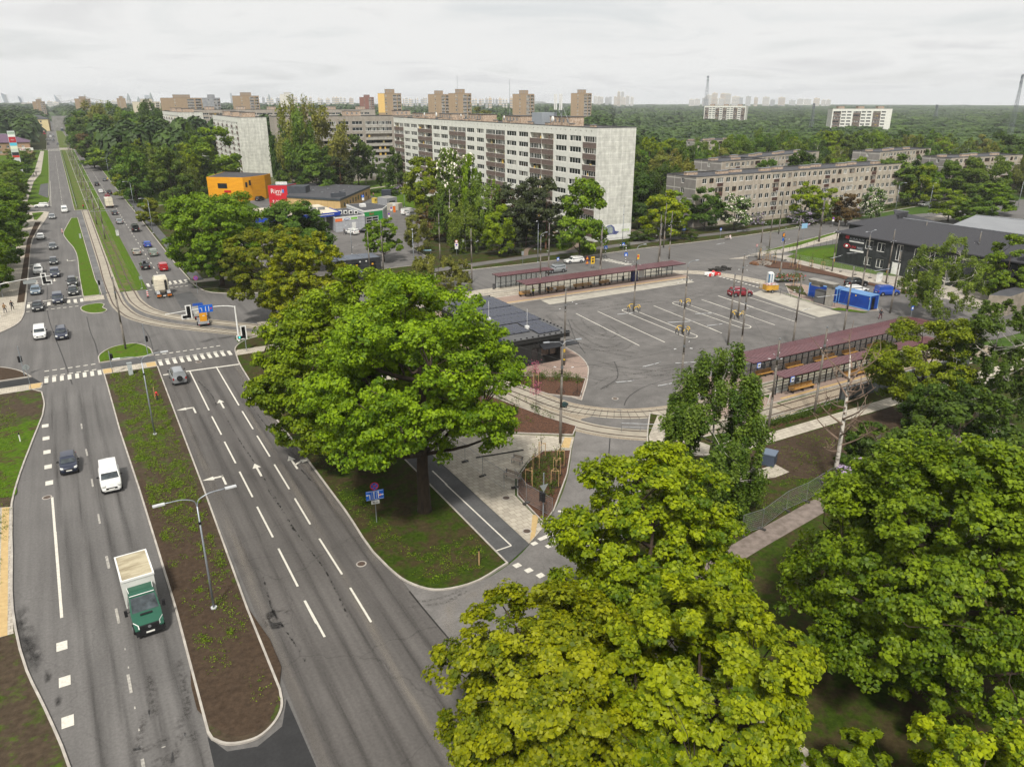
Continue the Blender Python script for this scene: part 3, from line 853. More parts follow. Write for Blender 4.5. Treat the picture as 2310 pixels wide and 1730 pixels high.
	for pts,w in ((((1255,895),(1280,980),(1300,1090),(1320,1180),(1310,1290),(1240,1400)),.5),(((1050,990),(1070,1110),(1080,1220),(1110,1300)),.55),(((940,1560),(1080,1510),(1200,1440)),.5),(((1020,1260),(1000,1400),(970,1540)),.45),(((1130,1580),(1140,1640),(1150,1700)),.9),(((1350,1400),(1370,1500)),.6),(((1280,1400),(1250,1540),(1240,1620)),.4)):
		strip(spline([G('j',*q)[:2] for q in pts],4),w,scuff,"tyre_scuff")
	strip([(G('j',1960,610)[0] + .9 * math.cos(k * .4),G('j',1960,610)[1] + .8 * math.sin(k * .4)) for k in range(15)],.5,scuff,"tyre_scuff")
	# long cracks of the worn carriageway
	for t,pts in (('k',((10,640),(120,800),(230,970),(420,1220),(590,1560))),('i',((1575,230),(1690,430),(1830,640),(1960,860),(2100,1110))),('i',((1760,160),(1880,330),(2030,520),(2209,740))),('j',((1850,300),(1950,600),(2060,760),(2160,920))),('e',((1640,1320),(1760,1440),(1800,1530)))):
		strip(spline([G(t,*q)[:2] for q in pts],8),.13,crackm,"road_crack")
	# swirls of turning trams and buses on the terminal
	z[0] = .0255
	for pts in (((940,690),(1000,760),(1160,830),(1400,820)),((700,610),(900,600),(1150,590),(1500,560)),((760,660),(900,780),(1100,900),(1400,960)),((1150,740),(1200,800),(1150,830)),((900,860),(1040,900),(1240,905),(1320,860)),((1050,1000),(1300,1060),(1600,1080),(1900,1000)),((1080,1190),(1240,1120),(1400,1100),(1700,1040)),((1060,640),(1300,600),(1700,560),(1900,500))):
		for d in (-.9,.9):
			strip(offset(spline([G('g',*q)[:2] for q in pts],6),d),.4,scuff,"tyre_scuff")
	for pts in (((1030,1450),(1250,1420),(1430,1340)),((1010,1490),(1300,1440),(1440,1360))):
		strip(spline([G('k',*q)[:2] for q in pts],6),.3,scuff,"tyre_scuff")
build_ground()
build_markings()
build_wear()
# ------------------------------------------------------------------ buildings
def panelmat(name,c,joint,w,h,var=.25,c2=None,off=0.0,streak=.5,mortar=.022):
	"""concrete panels with pale or dark joints, weathered in vertical runs"""
	m = bpy.data.materials.new(name)
	m.use_nodes = True
	nt = m.node_tree
	L = nt.links.new
	b = nt.nodes["Principled BSDF"]
	b.inputs["Roughness"].default_value = .85
	b.inputs["Specular IOR Level"].default_value = .2
	sep = node(nt,"ShaderNodeSeparateXYZ")
	L(node(nt,"ShaderNodeTexCoord").outputs["Object"],sep.inputs[0])
	ad = node(nt,"ShaderNodeMath",operation='ADD')
	L(sep.outputs[0],ad.inputs[0]); L(sep.outputs[1],ad.inputs[1])
	cm = node(nt,"ShaderNodeCombineXYZ")
	L(ad.outputs[0],cm.inputs[0]); L(sep.outputs[2],cm.inputs[1])
	br = node(nt,"ShaderNodeTexBrick",offset=off)
	for k,v in (("Scale",1.0),("Mortar Size",mortar),("Mortar Smooth",.3),("Bias",0.0),("Brick Width",w),("Row Height",h)):
		br.inputs[k].default_value = v
	br.inputs["Color1"].default_value = (*lin(c),1)
	br.inputs["Color2"].default_value = (*lin(c2 or c),1)
	br.inputs["Mortar"].default_value = (*lin(joint),1)
	L(cm.outputs[0],br.inputs["Vector"])
	mp = node(nt,"ShaderNodeMapping")
	mp.inputs["Scale"].default_value = (.8,.12,1)
	L(cm.outputs[0],mp.inputs[0])
	v = None
	for src,sc,a in ((mp.outputs[0],1.0,streak),(cm.outputs[0],.7,.6)):
		n = node(nt,"ShaderNodeTexNoise",i_Scale=sc,i_Detail=7.0,i_Roughness=.65)
		L(src,n.inputs["Vector"])
		r = node(nt,"ShaderNodeMapRange",i_1=.3,i_2=.7,i_3=1 - var * a,i_4=1 + var * a * .4)
		L(n.outputs[0],r.inputs[0])
		if v is None:
			v = r.outputs[0]
		else:
			mu = node(nt,"ShaderNodeMath",operation='MULTIPLY')
			L(v,mu.inputs[0]); L(r.outputs[0],mu.inputs[1])
			v = mu.outputs[0]
	s = node(nt,"ShaderNodeVectorMath",operation='SCALE')
	L(br.outputs[0],s.inputs[0]); L(v,s.inputs["Scale"])
	L(s.outputs[0],b.inputs["Base Color"])
	MATS[name] = m
	return m
GLASS = mat("window_glass",(26,30,34),.12,(44,50,54),.4,spec=.6)
CURTAIN = mat("curtained_glass",(150,150,142),.35,(96,98,96),.9,spec=.5)
PVC = mat("white_frame",(225,224,218),.5)
PVC_BROWN = mat("brown_frame",(92,62,46),.6,(120,84,60),2)
WHITEWALL = panelmat("white_panels",(216,216,207),(182,182,174),3.4,2.8,.2)
GABLEWALL = panelmat("white_gable_panels",(208,208,198),(228,227,220),3.9,1.4,.42,(203,203,194),0,.7,.05)
GREYWALL = panelmat("grey_pebble_panels",(158,150,140),(186,182,172),3.2,2.8,.3)
GREYGABLE = panelmat("dark_pebble_panels",(132,128,124),(190,188,180),9.0,2.75,.25,None,0,.5,.12)
BEIGEWALL = panelmat("beige_pebble_panels",(178,168,152),(208,202,190),3.4,2.75,.3,(170,160,146),0,.7,.05)
BRICK = panelmat("buff_brick",(156,136,112),(138,122,104),2.4,2.8,.22)
BRICK_RED = panelmat("red_brick",(132,92,80),(118,84,74),2.4,2.8,.2)
ROOFING = mat("bitumen_roof",(72,72,74),.9,(92,92,92),.35,detail=6)
ROOF_DARK = mat("dark_bitumen",(58,59,62),.85,(72,72,75),.5,detail=6)
LOGGIA = mat("weathered_boards",(92,76,70),.85,(118,104,96),1.6,stretch=(1,1,6))
PLASTER = mat("loggia_plaster",(176,168,156),.9,(140,132,122),.6)  # grey-beige plaster for loggia backs and slab edges
STEEL = mat("galvanised_steel",(150,153,156),.45,(122,125,128),2.0,metal=.55)
DARKSTEEL = mat("charcoal_steel",(38,39,42),.5,(50,51,54),1.5)
WHITE = mat("white_coating",(226,226,222),.5,(208,208,204),1.2)
BLACK = mat("black_plastic",(20,20,22),.5)
CHIMBRICK = mat("roof_brick",(148,124,104),.9,(196,178,158),2.2)
def wall(mb,W,z0,z1,holes,m=0,u0=0.0):
	"""wall in the plane y=0 facing -y, from u0 to W, with recessed openings (ua, ub, za, zb, depth, back material)"""
	us = sorted({u0,W,*[h[0] for h in holes],*[h[1] for h in holes]})
	zs = sorted({z0,z1,*[h[2] for h in holes],*[h[3] for h in holes]})
	hs = {(round(h[0],3),round(h[2],3)): h for h in holes}
	inside = lambda u,z: any(h[0] < u < h[1] and h[2] < z < h[3] for h in holes)
	cols = {}
	for a,b in zip(us,us[1:]):
		run = None
		for c,d in zip(zs,zs[1:]):
			hit = [h for h in holes if h[0] < (a + b) / 2 < h[1] and h[2] < (c + d) / 2 < h[3]]
			if hit:
				if run is not None:
					mb.add([(a,0,run),(b,0,run),(b,0,c),(a,0,c)],[(0,1,2,3)],m)
				run = None
			elif run is None:
				run = c
		if run is not None:
			mb.add([(a,0,run),(b,0,run),(b,0,z1),(a,0,z1)],[(0,1,2,3)],m)
	for a,b,c,d,dep,bm in holes:
		mb.add([(a,0,c),(b,0,c),(b,0,d),(a,0,d),(a,dep,c),(b,dep,c),(b,dep,d),(a,dep,d)],
               [(0,4,5,1),(1,5,6,2),(2,6,7,3),(3,7,4,0)],m)
		mb.add([(a,dep,c),(b,dep,c),(b,dep,d),(a,dep,d)],[(0,1,2,3)],bm)
def window_geo(mb,w,h,panes,rnd,fr=0,gl=1,cu=2,share=.25,t=.10):
	"""frame bars and panes: x centred, z from 0, front at y=0"""
	x0 = -w / 2
	mb.box(x0,0,0,x0 + w,.06,t,fr)
	mb.box(x0,0,h - t,x0 + w,.06,h,fr)
	for k in range(panes + 1):
		x = x0 + (w - t) * k / panes
		mb.box(x,.001,t,x + t,.06,h - t,fr)
	for k in range(panes):
		a = x0 + (w - t) * k / panes + t
		b = x0 + (w - t) * (k + 1) / panes
		mb.add([(a,.04,t),(b,.04,t),(b,.04,h - t),(a,.04,h - t)],[(0,1,2,3)],cu if rnd.random() < share else gl)
WIN_CACHE = {}
def window_mesh(w,h,panes,var,frame=None):
	key = (round(w,2),round(h,2),panes,var,frame)
	if key not in WIN_CACHE:
		mb = MB()
		window_geo(mb,w,h,panes,random.Random(var * 7 + panes),share=(.15,.3,.5,.1)[var % 4])
		WIN_CACHE[key] = mb.mesh("window",[MATS[frame] if frame else PVC,GLASS,CURTAIN])
	return WIN_CACHE[key]
class Block:
	"""a building in its own frame: main front at y=0 facing -y, W wide along x, D deep along y"""
	def __init__(s,name,label,cat,loc,rz,W,D,H,mats,group=None):
		s.o = thing(name,label,cat,loc,rz,group)
		s.W,s.D,s.H,s.mats = W,D,H,mats
		s.shell,s.wins,s.balcs = MB(),[],[]
		s.holes = {'s': [],'e': [],'n': [],'w': []}
		s.rnd = random.Random(hash(label) % 1000 if False else len(label) * 37 + int(W * 10))
		s.frames = {'s': (0,0,0.0),'e': (W,0,math.pi / 2),'n': (W,D,math.pi),'w': (0,D,-math.pi / 2)}
	def window(s,side,u,z,w,h,panes=2,frame=None,dep=.12,pri=0):
		s.holes[side].append((u - w / 2,u + w / 2,z,z + h,.3,0))
		s.wins.append((pri,side,u,z,w,h,panes,s.rnd.randrange(4),frame,dep))
	def loggia(s,side,u0,u1,z,ph=1.2,oh=1.55,glazed=False,back=2,depth=1.3,pri=0):
		s.holes[side].append((u0,u1,z + ph,z + ph + oh,depth,back))
		s.balcs.append((pri,side,u0,u1,z,ph,glazed,oh))
	def pt(s,side,u,y=0.0):
		ox,oy,a = s.frames[side]
		return ox + u * math.cos(a) - y * math.sin(a),oy + u * math.sin(a) + y * math.cos(a),a
	def finish(s,sides="sewn",gable=1,balm=None,limit=95,roof=True,parapet=.35,roofm=None):
		H,W,D = s.H,s.W,s.D
		for k in sides:
			ox,oy,a = s.frames[k]
			s.shell.at(ox,oy,0,a)
			wall(s.shell,W if k in "sn" else D,-1.0,H,s.holes[k],0 if k in "sn" else gable)
		s.shell.at()
		s.shell.build("wall",s.mats,s.o)
		if roof:
			mb = MB()
			mb.add([(0.2,.2,H - .3),(W - .2,.2,H - .3),(W - .2,D - .2,H - .3),(.2,D - .2,H - .3)],[(0,1,2,3)])
			for x0,y0,x1,y1 in ((-.06,-.06,W + .06,.24),(-.06,D - .24,W + .06,D + .06),(-.06,.24,.24,D - .24),(W - .24,.24,W + .06,D - .24)):
				mb.box(x0,y0,H - .12,x1,y1,H + .05)
			mb.build("roof",roofm or ROOFING,s.o)
		s.wins.sort(key=lambda w: w[0])
		for k,(pri,side,u,z,w,h,p,v,fr,dep) in enumerate(s.wins):
			x,y,a = s.pt(side,u,dep)
			if k < limit:
				put(window_mesh(w,h,p,v,fr),"window",s.o,(x,y,z),a)
			elif k == limit:
				s.rest = MB()
			if k >= limit:
				s.rest.at(x,y,z,a)
				window_geo(s.rest,w,h,p,s.rnd)
		if len(s.wins) > limit:
			s.rest.at()
			struct(s.rest.build("window",[PVC,GLASS,CURTAIN],s.o),"stuff")
		s.balcs.sort(key=lambda b: b[0])
		balm = balm or LOGGIA
		cache = {}
		rest = MB()
		for k,(pri,side,u0,u1,z,ph,glazed,oh) in enumerate(s.balcs):
			w = u1 - u0
			v = s.rnd.randrange(5)
			key = (round(w,2),glazed,v)
			def geo(mb):
				mb.box(-w / 2,-.10,0,w / 2,.02,ph - .32)
				mb.box(-w / 2,-.14,ph - .26,w / 2,-.02,ph,0)
				mb.box(-w / 2,-.06,-.16,w / 2,.05,-.01,1)
				if v in (1,3):
					mb.box(-w * .42,-.12,ph - .3,w * (.1 if v == 1 else .42),-.1,ph - .06,1)
				if glazed:
					n = max(3,int(w / .9))
					for i in range(n + 1):
						x = -w / 2 + (w - .07) * i / n
						mb.box(x,.03,ph,x + .07,.1,ph + oh,2)
					mb.box(-w / 2,.03,ph,w / 2,.1,ph + .08,2)
					mb.box(-w / 2,.03,ph + oh - .08,w / 2,.1,ph + oh,2)
					for i in range(n):
						a,b = -w / 2 + (w - .07) * i / n + .07,-w / 2 + (w - .07) * (i + 1) / n
						if s.rnd.random() < .75:
							mb.add([(a,.07,ph),(b,.07,ph),(b,.07,ph + oh),(a,.07,ph + oh)],[(0,1,2,3)],3 if s.rnd.random() < .7 else 4)
				for q in range(2):          # dividing wall and things kept on the balcony
					xx = s.rnd.uniform(-w * .4,w * .4)
					mb.box(xx,.25,ph * .4,xx + s.rnd.uniform(.2,1.0),.6,ph + s.rnd.uniform(.1,1.2),s.rnd.choice((0,5,4,6)))
			x,y,a = s.pt(side,(u0 + u1) / 2)
			mm = [balm,PLASTER,PVC,GLASS,CURTAIN,mat("balcony_junk",(150,132,92),.8,(96,120,90),.5),mat("ochre_panel",(196,164,84),.8)]
			if k < 95:
				if key not in cache:
					mb = MB(); geo(mb)
					cache[key] = mb.mesh("balcony",mm)
				put(cache[key],"balcony",s.o,(x,y,z),a)
			else:
				rest.at(x,y,z,a)
				geo(rest)
		if rest.v:
			rest.at()
			struct(rest.build("balcony",mm,s.o),"stuff")
		return s.o
	def rooftop(s,items,m=None):
		for x0,y0,x1,y1,h in items:
			mb = MB()
			mb.box(x0,y0,s.H - .3,x1,y1,s.H + h,0)
			mb.box(x0 - .15,y0 - .15,s.H + h,x1 + .15,y1 + .15,s.H + h + .14,1)
			for k in range(int((x1 - x0) / 2.2)):
				mb.box(x0 + .5 + k * 2.2,y0 - .02,s.H + h * .3,x0 + 1.3 + k * 2.2,y0,s.H + h * .75,2)
			mb.build("roof_housing",[m or CHIMBRICK,ROOFING,STEEL],s.o)
	def vents(s,pts,w=.5,l=1.6,h=.9):
		for x,y in pts:
			mb = MB()
			mb.box(x,y,s.H - .3,x + l,y + w,s.H + h,0)
			mb.box(x - .12,y - .12,s.H + h,x + l + .12,y + w + .12,s.H + h + .12,1)
			mb.build("roof_vent",[CHIMBRICK,STEEL],s.o)
def main_block():
	a = -math.pi / 2 - math.radians(2.1)
	b = Block("apartment_block","long white nine-storey panel apartment block with brown balconies and a blank white end wall","apartment block",
              (118.5 + 152 * math.sin(math.radians(2.1)),162.2 + 152 * math.cos(math.radians(2.1)),0),a,152,12,28.7,[WHITEWALL,GABLEWALL,PLASTER,GLASS])
	for k in range(9):
		c = 25.75 - 2.8 * k
		for s0,s1 in ((7.5,13.1),(14.6,20.3),(36,41.8),(43.3,49.6),(65.7,71.2),(73,78.9),(95.3,101.5),(102.7,108.9),(125.6,132),(133.5,139.8)):
			b.window('s',152 - (s0 + s1) / 2,c - .72,s1 - s0,1.45,4,pri=s0 + k * 3)
		for s0,s1 in ((.35,6.5),(21.5,27.9),(28.2,34.8),(50.8,57.1),(57.4,63.9),(79.8,86.6),(86.9,93.7),(110,117),(117.3,124.3),(140.5,145.4),(145.7,151.4)):
			b.loggia('s',152 - s1,152 - s0,c - 2.05,1.3,1.5,glazed=b.rnd.random() < (.9 if s0 < 1 and k else .4),back=2 if b.rnd.random() < .6 else 3,pri=s0 + k * 3)
	for i in range(60):
		u = 1.5 + i * 2.5
		b.holes['s'].append((u,u + .45,27.55,27.9,.4,3))
	b.finish()
	b.rooftop([(12,4,24,9,1.7),(40,4,52,9,1.8),(66,4,78,9,2.0),(92,4,104,9,1.9),(120,5,131,9.5,2.1)])
	mb = MB(); mb.box(112,3.5,28.4,118,8.5,31.8); mb.build("roof_housing",panelmat("ribbed_sheet",(150,156,162),(120,126,132),.3,9,.1),b.o)
	b.vents([(8 + 11.5 * k,1.6 + (k % 2) * .8) for k in range(13)],.8,1.9,.5)
	for x,y in ((121,6.5),(128,4)):                                  # antenna masts with panels
		mb = MB()
		mb.tube([(x,y,30.4),(x,y,36.5)],.12,6,0)
		for d in (-.45,.45):
			mb.box(x + d - .16,y - .5,32.6,x + d + .16,y - .25,36.8,1)
		mb.tube([(x,y,34),(x - 3,y + 1,30.3)],.05,5,0)
		mb.tube([(x,y,34),(x + 3,y + 1,28.6)],.05,5,0)
		mb.build("antenna",[STEEL,WHITE],b.o)
	for x,y,r in ((124.5,3.2,.8),(42,2,.7),(30,2,.6),(62,3,.5),(96,2.5,.5)):
		mb = MB().ball((x,y,30.2),r,0,(1,.3,1))
		mb.tube([(x,y + .2,28.5),(x,y + .2,30)],.06,5,1)
		mb.build("satellite_dish",[WHITE,STEEL],b.o)
	for x,h in ((95,13),(55,15),(111,8)):
		mb = MB().tube([(x,5,28.5),(x,5,28.5 + h)],[.09,.04],5)
		mb.tube([(x - 1.8,5,28.5 + h * .45),(x + 1.8,5,28.5 + h * .45)],.04,4)
		mb.build("aerial",STEEL,b.o)
	# painted mural at the foot of the end wall
	mb = MB()
	mb.flat([(153.1,y) for y in ()] or [(0,0),(1,0),(0,1)],-5)
	mb = MB()
	y0,z0 = 1.6,1.3
	blob = [(0,.9),(1.2,.3),(2.6,.2),(4.2,.35),(5.6,.2),(6.6,.9),(5.2,1.2),(4.9,2.2),(3.9,2.9),(2.6,2.7),(1.9,1.9),(1.3,1.3)]
	mb.add([(152.012,y0 + y,z0 + z) for y,z in blob],[tuple(range(len(blob)))],0)
	head = [(1.9,.6),(4.3,.6),(4.5,1.9),(3.7,2.6),(2.7,2.4),(2.1,1.6)]
	mb.add([(152.018,y0 + y,z0 + z) for y,z in head],[tuple(range(len(head)))],1)
	for k in range(5):
		mb.add([(152.015,y0 + 7.4 + k * .5,z0 + .9 + .1 * (k % 2)),(152.015,y0 + 7.75 + k * .5,z0 + .9),(152.015,y0 + 7.8 + k * .5,z0 + 1.6),(152.015,y0 + 7.45 + k * .5,z0 + 1.5)],[(0,1,2,3)],2)
	mb.build("mural",[mat("mural_blue",(58,66,120),.8,(120,124,160),1.2),mat("mural_grey",(118,132,132),.8,(170,176,170),1.4),mat("mural_green",(176,196,130),.8)],b.o)
	mb = MB(); mb.box(152.004,0,-.5,152.02,12,4.2); mb.build("plinth",WHITE,b.o)
	for o in b.o.children:
		if o.name.startswith("mural"):
			o.location = (.02,0,0)
def nine_storey(label,loc,rz,W,D,H,pat,front='s',mats=None,group=None,gable_wins=False,balm=None,name="apartment_block",floors=9,top=3.0,lim=60,house=3):
	"""panel block from a repeating pattern of ('w' window | 'l' loggia | '.' gap, width)"""
	b = Block(name,label,"apartment block",loc,rz,W,D,H,mats or [WHITEWALL,GABLEWALL,PLASTER,GLASS],group)
	u,i = 1.0,0
	cells = []
	while True:
		t,w = pat[i % len(pat)]
		if u + w > W - .5:
			break
		cells.append((t,u,u + w)); u += w; i += 1
	for k in range(floors):
		c = H - top - (H - top - 2.2) / (floors - .4) * k
		for t,u0,u1 in cells:
			if t == 'w':
				b.window('s',(u0 + u1) / 2,c - .72,(u1 - u0) * .78,1.45,3 if u1 - u0 > 3 else 2,pri=k + abs(W - u0) * .05)
			elif t == 'l':
				b.loggia('s',u0,u1,c - 2.0,1.15,1.5,b.rnd.random() < .6,2 if b.rnd.random() < .5 else 3,pri=k)
		if gable_wins:
			for q in (.3,.7):
				b.window('e',D * q,c - .7,1.5,1.4,2,pri=50 + k)
				b.window('w',D * q,c - .7,1.5,1.4,2,pri=50 + k)
	b.finish(limit=lim,balm=balm)
	b.rooftop([(W * (j + .35) / house,D * .3,W * (j + .65) / house,D * .75,2.0) for j in range(house)])
	return b
def five_storey(label,loc,rz,W,D=12.5,H=14.6,group=None,lim=95,vents=True,mats=None):
	b = Block("apartment_block",label,"apartment block",loc,rz,W,D,H,mats or [BEIGEWALL,GREYGABLE,PLASTER,GLASS],group)
	n = 5
	for k in range(n):
		z = H - 2.15 - 2.78 * k
		u = 2.4
		i = 0
		while u < W - 3:
			kind = i % 8
			pri = k * 2 + u * .04
			br = 'brown_frame' if b.rnd.random() < .18 else None
			if kind in (0,1,3,4,5):
				b.window('s',u + .9,z,1.75,1.45,2,br,pri=pri); u += 2.75
			elif kind in (2,6):
				b.window('s',u + 1.5,z,3.1,1.45,4,br,pri=pri)
				if kind == 2 and z > 2:
					b.balcs.append((pri,'s',u + .6,u + 2.9,z - 1.0,1.0,False,1.5))
				u += 4.1
			else:
				b.window('s',u + .6,z,1.1,1.45,1,br,pri=pri); u += 2.3
			i += 1
		b.window('w',D * .55,z,1.3,1.4,2,pri=90 + k)
		b.window('e',D * .55,z,1.3,1.4,2,pri=95 + k)
	b.finish(limit=lim,balm=mat("dark_balcony",(60,42,38),.8,(84,56,46),1.0),roofm=ROOF_DARK)
	for o in [c for c in b.o.children if c.name.startswith("balcony")]:
		pass
	if vents:
		b.vents([(3 + 9.4 * j + (j % 2) * 1.6,D * (.45 if j % 2 else .6)) for j in range(int(W / 9.5))],1.0,4.6,.55)
	return b
def tower(label,t,x0,x1,y,dist,H,wall_m,group,D=16,rz=None,ochre=False):
	p,q = far(t,x0,y,dist),far(t,x1,y,dist)
	W = math.hypot(q[0] - p[0],q[1] - p[1])
	a = math.atan2(q[1] - p[1],q[0] - p[0]) if rz is None else rz
	b = Block("tower_block",label,"tower block",(p[0],p[1],0),a,W,D,H,[wall_m,wall_m,PLASTER,GLASS],group)
	n = int(H / 2.9) - 1
	for k in range(n):
		z = H - 2.6 - 2.9 * k
		b.window('s',W * .34,z,1.3,1.3,1,pri=k)
		if W > 14:
			b.loggia('s',W * .64,W * .80,z - 1.0,1.0,1.4,True,3,pri=k)
			b.loggia('s',W * .84,W * .97,z - 1.0,1.0,1.4,False,3,pri=k)
	b.finish(limit=40,balm=mat("grey_balcony",(150,150,148),.8,(110,108,108),.8))
	b.rooftop([(W * .3,D * .2,W * .72,D * .7,3.2)],wall_m)
	if ochre:
		mb = MB(); mb.box(-.03,-.03,H * .62,W * .28,-.001,H - .2)
		mb.build("insulation_panel",mat("ochre_render",(214,178,110),.8),b.o)
	return b
def simple_house(name,label,cat,poly,H,wall_m,roof_m,parts=(),fascia=None,fh=.5):
	"""flat-roofed building over a footprint polygon; the root stands at its first corner"""
	ox,oy = poly[0]
	P = [(x - ox,y - oy) for x,y in poly]
	o = thing(name,label,cat,(ox,oy,0))
	MB().prism(P,-.3,H - (fh if fascia else 0),0).build("wall",wall_m,o)
	n = len(P)
	ar = sum(P[i][0] * P[(i + 1) % n][1] - P[(i + 1) % n][0] * P[i][1] for i in range(n))
	cx,cy = sum(p[0] for p in P) / n,sum(p[1] for p in P) / n
	big = [(cx + (x - cx) * 1.012,cy + (y - cy) * 1.012) for x,y in P]
	if fascia:
		MB().prism(big,H - fh,H,0).build("fascia",fascia,o)
	small = [(cx + (x - cx) * .975,cy + (y - cy) * .975) for x,y in P]
	MB().prism(small,H - .1,H + .02,0).build("roof",roof_m,o)
	return o
def far_buildings():
	W,L,d = 'w','l','.'
	pat = [('l',6),('w',5),('w',5),('l',6)]
	nine_storey("white nine-storey block with a big blank gable standing behind the orange building",(76.0 + 3.2,391 + 84,0),-math.pi / 2 - math.radians(2),84,13.2,27.7,[('l',5),('w',4.4),('w',4.4),('.',1.2)],group=None)
	nine_storey("farther white nine-storey block beyond the dark green trees along the avenue",(73,650,0),-math.pi / 2,86,15,28,[('w',4.4),('l',5),('w',4.4)],lim=30)
	nine_storey("grey nine-storey block with glazed loggias beside the poplars",(84,352,0),-math.radians(3),72,12,28.6,[('w',6.2),('w',6.2),('.',.7),('l',12.6),('.',.6)],mats=[GREYWALL,GREYWALL,PLASTER,GLASS],balm=mat("pale_balcony",(176,172,164),.8,(150,146,138),1.0))
	p,q = far('a',1600,240,640),far('b',1275,245,640)
	nine_storey("very long grey nine-storey block closing the view behind the white blocks",(p[0],p[1],0),math.atan2(q[1] - p[1],q[0] - p[0]),math.hypot(q[0] - p[0],q[1] - p[1]),12,28.8,[('w',5),('w',5),('l',7)],mats=[GREYWALL,GREYWALL,PLASTER,GLASS],balm=MATS["pale_balcony"],house=6,lim=70)
	five_storey("long grey five-storey panel block lining the cross street with small dark balconies",(157.5,166.8,0),math.radians(1.2),100)
	five_storey("five-storey block with a green balcony behind the long grey block",(226,214,0),math.radians(14),62,lim=40)
	five_storey("short five-storey block end in front of the green balcony block",(206,206,0),math.radians(8),26,lim=20)
	five_storey("five-storey block half hidden by poplars beyond the cross street",(304,212,0),math.radians(8),46,lim=20)
	five_storey("five-storey block with paired roof vents among the eastern trees",(296,176,0),math.radians(-4),44,lim=20)
	five_storey("small five-storey block deep in the trees with a low roof house",(302,322,0),math.radians(10),40,lim=10)
	p,q = G('d',238,157,28),G('d',475,157,28)
	p,q = far('d',238,235,1250),far('d',475,235,1250)
	g = "white nine-storey blocks rising from the eastern woods"
	nine_storey("smaller and farther white nine-storey block rising out of the eastern woods",(p[0],p[1],0),math.atan2(q[1] - p[1],q[0] - p[0]) - .25,62,13,28,[('l',6),('w',5),('w',5),('l',6),('w',5)],lim=30,group=g)
	p,q = far('d',1020,285,800),far('d',1310,285,800)
	nine_storey("bigger white nine-storey block with dark balconies rising out of the eastern woods",(p[0],p[1],0),math.atan2(q[1] - p[1],q[0] - p[0]) + .35,54,13,28.3,[('l',7),('w',5),('w',5),('.',1)],lim=40,group=g)
	g = "buff brick tower blocks on the skyline"
	tower("brick tower block with an ochre insulated strip",'b',1305,1498,280,700,41,BRICK,g,ochre=True)
	tower("slim brick slab with balconies behind its twin brick tower",'b',1718,1892,270,790,41,BRICK,g)
	tower("brick tower block with grey balconies paired with a slimmer slab",'b',1886,2076,270,690,41,BRICK,g)
	tower("brick tower block above the roof of the white block's middle",'c',575,755,270,760,41,BRICK,g)
	tower("brick tower block above the antenna end of the white block",'c',1057,1228,270,800,42,BRICK,g)
	tower("short red brick tower beyond the poplars",'b',1148,1268,225,1200,40,BRICK_RED,g)
	tower("brown brick tower with dark glazing left of the poplars",'b',98,318,230,900,40,BRICK,g)
	tower("long brick slab with a grey wing beyond the white blocks",'a',1345,1690,260,950,38,BRICK,g,D=20)
	tower("grey modern wing on the end of the long brick slab",'a',1690,1840,250,940,38,mat("grey_render",(150,152,154),.8,(128,130,134),.3),g,D=18)
	tower("small pale block in front of the tall brick tower",'b',1505,1592,280,720,24,mat("pale_render",(196,186,166),.8),g)
	tower("white stepped block far behind the poplars",'b',492,606,215,1500,46,mat("pale_concrete",(206,202,192),.8),g)
	for k,(t,x0,x1,y,dd,H,lab) in enumerate((('A',235,325,150,1500,34,"brown brick block under the leaning glass tower"),('A',538,652,140,1400,38,"brown brick block below the bridge pylon"),
                                                  ('A',842,905,145,1500,39,"brown brick block beneath the church spires"),('A',952,1150,160,1100,34,"cream long block under the paired spires"))):
		tower(lab,t,x0,x1,y,dd,H,BRICK if k < 3 else MATS["pale_render"],g)
def pitched(name,label,cat,loc,rz,W,D,He,Hr,wall_m,roof_m,hip=.5,over=.5,wins=(),floors=2,group=None):
	b = Block(name,label,cat,loc,rz,W,D,He,[wall_m,wall_m,PLASTER,GLASS],group)
	for a in wins:
		b.window(*a)
	b.finish(roof=False,gable=0)
	mb = MB()
	x0,y0,x1,y1,h = -over,-over,W + over,D + over,hip * (D + 2 * over)
	v = [(x0,y0,He),(x1,y0,He),(x1,y1,He),(x0,y1,He),(x0 + h,D / 2,Hr),(x1 - h,D / 2,Hr),(x0,y0,He - .25),(x1,y0,He - .25),(x1,y1,He - .25),(x0,y1,He - .25)]
	mb.add(v,[(0,1,5,4),(1,2,5),(2,3,4,5),(3,0,4),(6,7,1,0),(7,8,2,1),(8,9,3,2),(9,6,0,3),(9,8,7,6)])
	mb.tube([(x0 + h,D / 2,Hr + .03),(x1 - h,D / 2,Hr + .03)],.12,5,1)
	mb.build("roof",[roof_m,STEEL],b.o)
	return b
